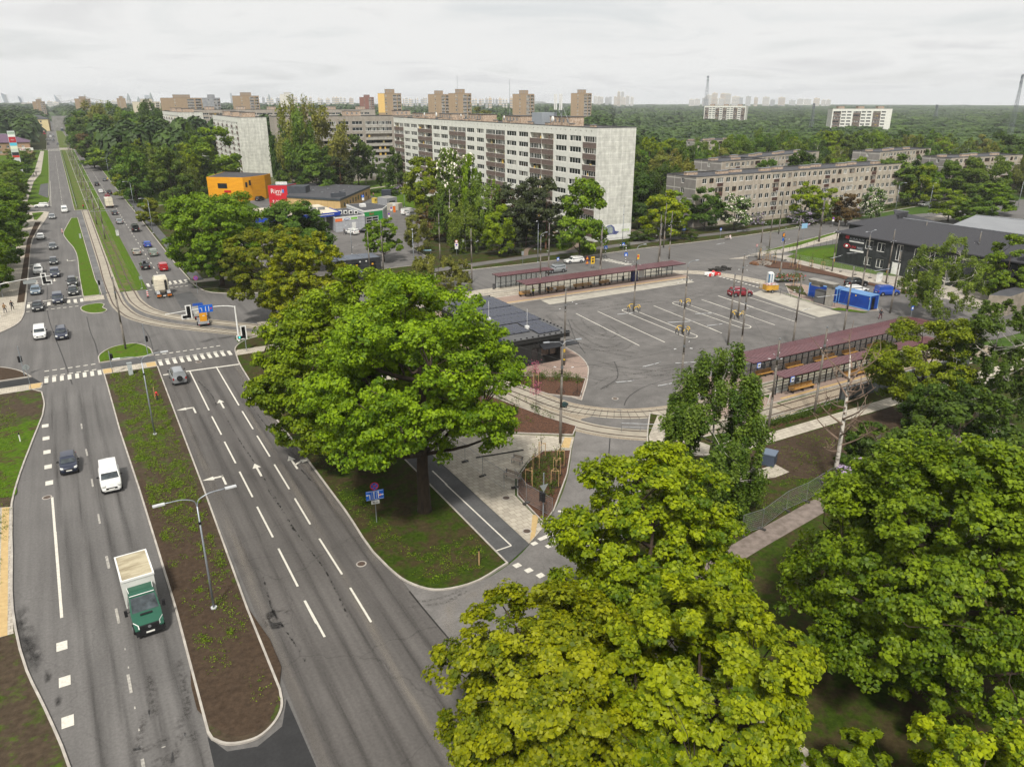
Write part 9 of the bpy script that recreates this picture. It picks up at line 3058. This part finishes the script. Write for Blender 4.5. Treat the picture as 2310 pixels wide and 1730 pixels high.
	for x0,y0,n,rz,lab in ((62.4,54.0,7,.01,"low grey pipe railing along the edge track's bark strip"),(49.6,61.2,3,-.62,"low grey pipe railing at the loop rails beside the exit road")):
		o = thing("pipe_railing",lab,"railing",(x0,y0,.1),rz,"pipe railings")
		for k in range(n + 1):
			MB().tube([(k * 2.1,0,0),(k * 2.1,0,1.0)],.03,6).build("post",STEEL,o)
		MB().tube([(0,0,1.0),(n * 2.1,0,1.0)],.03,6).tube([(0,0,.55),(n * 2.1,0,.55)],.02,6).build("rail",STEEL,o)
	a0,b0 = G('r',440,590),G('r',1260,765)
	L = math.hypot(b0[0] - a0[0],b0[1] - a0[1])
	o = thing("pipe_railing","dark railing along the grass strip before the concrete gateway","railing",(a0[0],a0[1],.1),math.atan2(b0[1] - a0[1],b0[0] - a0[0]),"pipe railings")
	for k in range(7):
		MB().tube([(L * k / 6,0,0),(L * k / 6,0,1.0)],.03,6).build("post",DARKSTEEL,o)
	MB().tube([(0,0,1.0),(L,0,1.0)],.035,6).build("rail",DARKSTEEL,o)
	# guard rail in the reserve
	o = thing("guard_rail","long pale guard rail running down the avenue reserve","guard rail",(2.3,304,.1))
	MB().box(-.06,0,.55,.06,380,.85).build("beam",STEEL,o)
	for k in range(40):
		MB().box(-.05,k * 9.6,0,.05,k * 9.6 + .12,.6).build("post",STEEL,o)
	# blue grey waste container among trees by the path
	p = G('m',640,540)
	o = thing("waste_container","slate blue underground waste container by the square slab patch","bin",(p[0],p[1],.12),.5)
	MB().box(-.7,-.6,0,.7,.6,1.2).build("body",mat("slate_bin",(62,72,88),.6),o)
	MB().box(-.76,-.66,1.2,.76,.66,1.32).build("lid",mat("slate_lid",(94,106,122),.5),o)
	# trolley left by the loop rails and sign pylon behind maple
	p = G('g',865,1320)
	o = thing("track_trolley","dark green track maintenance trolley beside the loop rails","trolley",(p[0],p[1],.05),.6)
	MB().box(-.5,-.28,.2,.5,.28,.35).box(-.4,-.2,.35,.1,.2,.6).build("body",mat("trolley_green",(36,60,60),.6),o)
	wheelset(o,[(-.3,-.3),(.3,.3)],.12,.08)
	# planks and scaffold table by the far car park
	p = G('t',1960,1345)
	o = thing("metal_frame","pale blue metal frame at the grove's kerb","frame",(p[0],p[1],.1),-.4)
	MB().tube([(-1,0,.9),(1,0,.9)],.03,5).tube([(-1,.5,1.0),(1,.5,1.0)],.03,5).box(-1,0,.92,1,.5,.96).build("rack_top",mat("rack_blue",(150,184,200),.5),o)
	for s in (-.8,.8):
		MB().tube([(s,0,0),(s,.5,.95)],.025,5).tube([(s,.5,0),(s,0,.9)],.025,5).build("leg",STEEL,o)
def people():
	skin = mat("skin",(206,160,132),.6)
	hair = mat("dark_hair",(40,30,26),.8)
	def person(x,y,z,rz,label,top,legs,walk=.3,hat=None,seated=False,arms=.12,vest=None):
		o = thing("person",label,"person",(x,y,z),rz)
		me = bpy.data.meshes.new("body")
		hz = .92 if not seated else .50
		dz = hz - .92
		V = [(0,0,.98 + dz),(0,0,1.18 + dz),(0,0,1.40 + dz),(0,.0,1.52 + dz),(0,.02,1.66 + dz),
             (.18,0,1.40 + dz),(.25,.05 + arms,1.14 + dz),(.24,.12 + arms * 2,.92 + dz),(-.18,0,1.40 + dz),(-.25,.02 - arms,1.14 + dz),(-.24,.06 - arms,.90 + dz)]
		if seated:
			V += [(.11,.05,.50),(.12,.45,.48),(.12,.5,.08),(.12,.6,.03),(-.11,.05,.50),(-.12,.45,.48),(-.12,.5,.08),(-.12,.6,.03)]
		else:
			V += [(.10,0,.88),(.11,walk * .55 + .04,.50),(.11,walk * .7 - .02,.08),(.11,walk * .7 + .14,.04),(-.10,0,.88),(-.11,-walk * .35 + .04,.50),(-.11,-walk * .9,.09),(-.11,-walk * .9 + .15,.04)]
		E = [(0,1),(1,2),(2,3),(3,4),(2,5),(5,6),(6,7),(2,8),(8,9),(9,10),(0,11),(11,12),(12,13),(13,14),(0,15),(15,16),(16,17),(17,18)]
		me.from_pydata(V,E,[])
		b = put(me,"body",o)
		md = b.modifiers.new("skin",'SKIN')
		R = [.15,.14,.17,.06,.10,.075,.055,.04,.075,.055,.04,.10,.075,.05,.045,.10,.075,.05,.045]
		for k,r in enumerate(R):
			v = me.skin_vertices[0].data[k]
			v.radius = (r,r * (.75 if k in (0,1,2) else 1))
			v.use_root = k == 0
		b.modifiers.new("smooth",'SUBSURF').levels = 1
		b.modifiers["smooth"].render_levels = 2
		m = bpy.data.materials.new("clothes_" + label.split()[0])
		m.use_nodes = True
		nt = m.node_tree
		sep = node(nt,"ShaderNodeSeparateXYZ")
		nt.links.new(node(nt,"ShaderNodeTexCoord").outputs["Object"],sep.inputs[0])
		rp = node(nt,"ShaderNodeValToRGB")
		rp.color_ramp.interpolation = 'CONSTANT'
		H = 1.8 + dz
		mp = node(nt,"ShaderNodeMath",operation='DIVIDE',i_1=H)
		nt.links.new(sep.outputs[2],mp.inputs[0])
		nt.links.new(mp.outputs[0],rp.inputs[0])
		e = rp.color_ramp.elements
		e[0].position,e[0].color = 0,(.02,.02,.02,1)
		e[1].position,e[1].color = .06,(*lin(legs),1)
		q = e.new((hz + .0) / H); q.color = (*lin(top),1)
		q = e.new((1.50 + dz) / H); q.color = (*lin((206,160,132)),1)
		nt.links.new(rp.outputs[0],nt.nodes["Principled BSDF"].inputs["Base Color"])
		nt.nodes["Principled BSDF"].inputs["Roughness"].default_value = .8
		me.materials.append(m)
		MB().ball((0,-.015,1.70 + dz),.112,0,(.9,1.02,1.05),12,8).build("hair",hair if hat is None else mat("hat_%d_%d_%d" % hat,hat,.8),o,smooth=True)
		MB().ball((.0,.128,1.645 + dz),.018,0).build("nose",skin,o,smooth=True)
		for s in (-1,1):
			MB().ball((s * .035,.115,1.675 + dz),.011,0).build("eye",BLACK,o)
			MB().ball((s * (.245),(.14 + arms * 2) if s > 0 else (.07 - arms),(.86 if s > 0 else .84) + dz),.042,0,(.7,1,1.4)).build("hand",skin,o,smooth=True)
		if vest:
			MB().tube([(0,0,.98 + dz),(0,0,1.2 + dz),(0,0,1.42 + dz)],[.19,.185,.2],12,0,False).build("vest",vest,o,smooth=True)
		return o
	hv = mat("hi_vis",(206,224,60),.7)
	P = lambda t,x,y: G(t,x,y)[:2]
	x,y = P('g',642,536)
	person(x,y,.13,math.radians(200),"person in a yellow safety vest standing at the far shelter's first bench",(60,66,60),(34,36,42),.05,vest=hv)
	x,y = P('h',1200,748)
	person(x,y,.02,math.radians(-75),"person in dark jacket walking past the blue container's open end",(30,32,38),(86,40,50),.42)
	x,y = P('q',110,1000)
	person(x,y,.13,math.radians(-20),"person in brown top and dark trousers walking on the western pavement",(120,92,56),(30,34,52),.3)
	x,y = P('q',250,945)
	person(x,y,.13,math.radians(-15),"person all in black with a cap walking ahead on the western pavement",(24,24,28),(22,22,26),.35,hat=(20,20,22))
	x,y = P('t',672,1038)
	person(x,y,.02,math.radians(-80),"person in black beside the open door of the white forecourt car",(26,26,30),(24,26,34),.3)
	x,y = P('t',1048,905)
	person(x,y,.02,math.radians(150),"person with red top before the car wash shutter",(120,40,40),(40,40,50),.1)
	x,y = G('d',402,985)[:2]
	person(x,y + .1,.08,math.radians(160),"person in pale clothes sitting at the cross street bus stop bench",(214,196,196),(190,180,176),.1,seated=True)
	for t,px,py,lab,top in (('a',285,810,"person in dark coat far up the western pavement",(40,36,44)),('a',304,800,"person in purple coat far up the western pavement",(80,54,84)),('a',697,1078,"person in red jacket beside the grass track",(150,50,46)),('t',1043,490,"person in black at the supermarket's rear door",(30,30,34)),('t',1122,450,"person in pink by the dark blue bin shelter",(190,120,140)),('a',897,845,"person in yellow near the grey hatchback up the avenue",(214,200,50)),('a',358,598,"person at the far zebra crossing's western end",(60,56,60)),('c',2300,1,"",None)):
		if top:
			x,y = G(t,px,py)[:2]
			person(x,y,.1,random.uniform(0,6),lab,top,(44,44,54),.25)
tram_poles()
wires()
shelters()
lamps_and_signals()
signs()
terminal_things()
people()
# ------------------------------------------------------------------ haze over the city
def haze():
	m = bpy.data.materials.new("haze_air")
	m.use_nodes = True
	nt = m.node_tree
	nt.nodes.clear()
	out = node(nt,"ShaderNodeOutputMaterial")
	v = node(nt,"ShaderNodeVolumePrincipled")
	v.inputs["Color"].default_value = (.92,.96,1,1)
	v.inputs["Density"].default_value = 1.0e-4
	v.inputs["Anisotropy"].default_value = 0
	nt.links.new(v.outputs[0],out.inputs["Volume"])
	o = MB().box(-1600,-80,-1.1,7100,7100,130).build("haze",m)
	o["kind"] = "stuff"
haze()
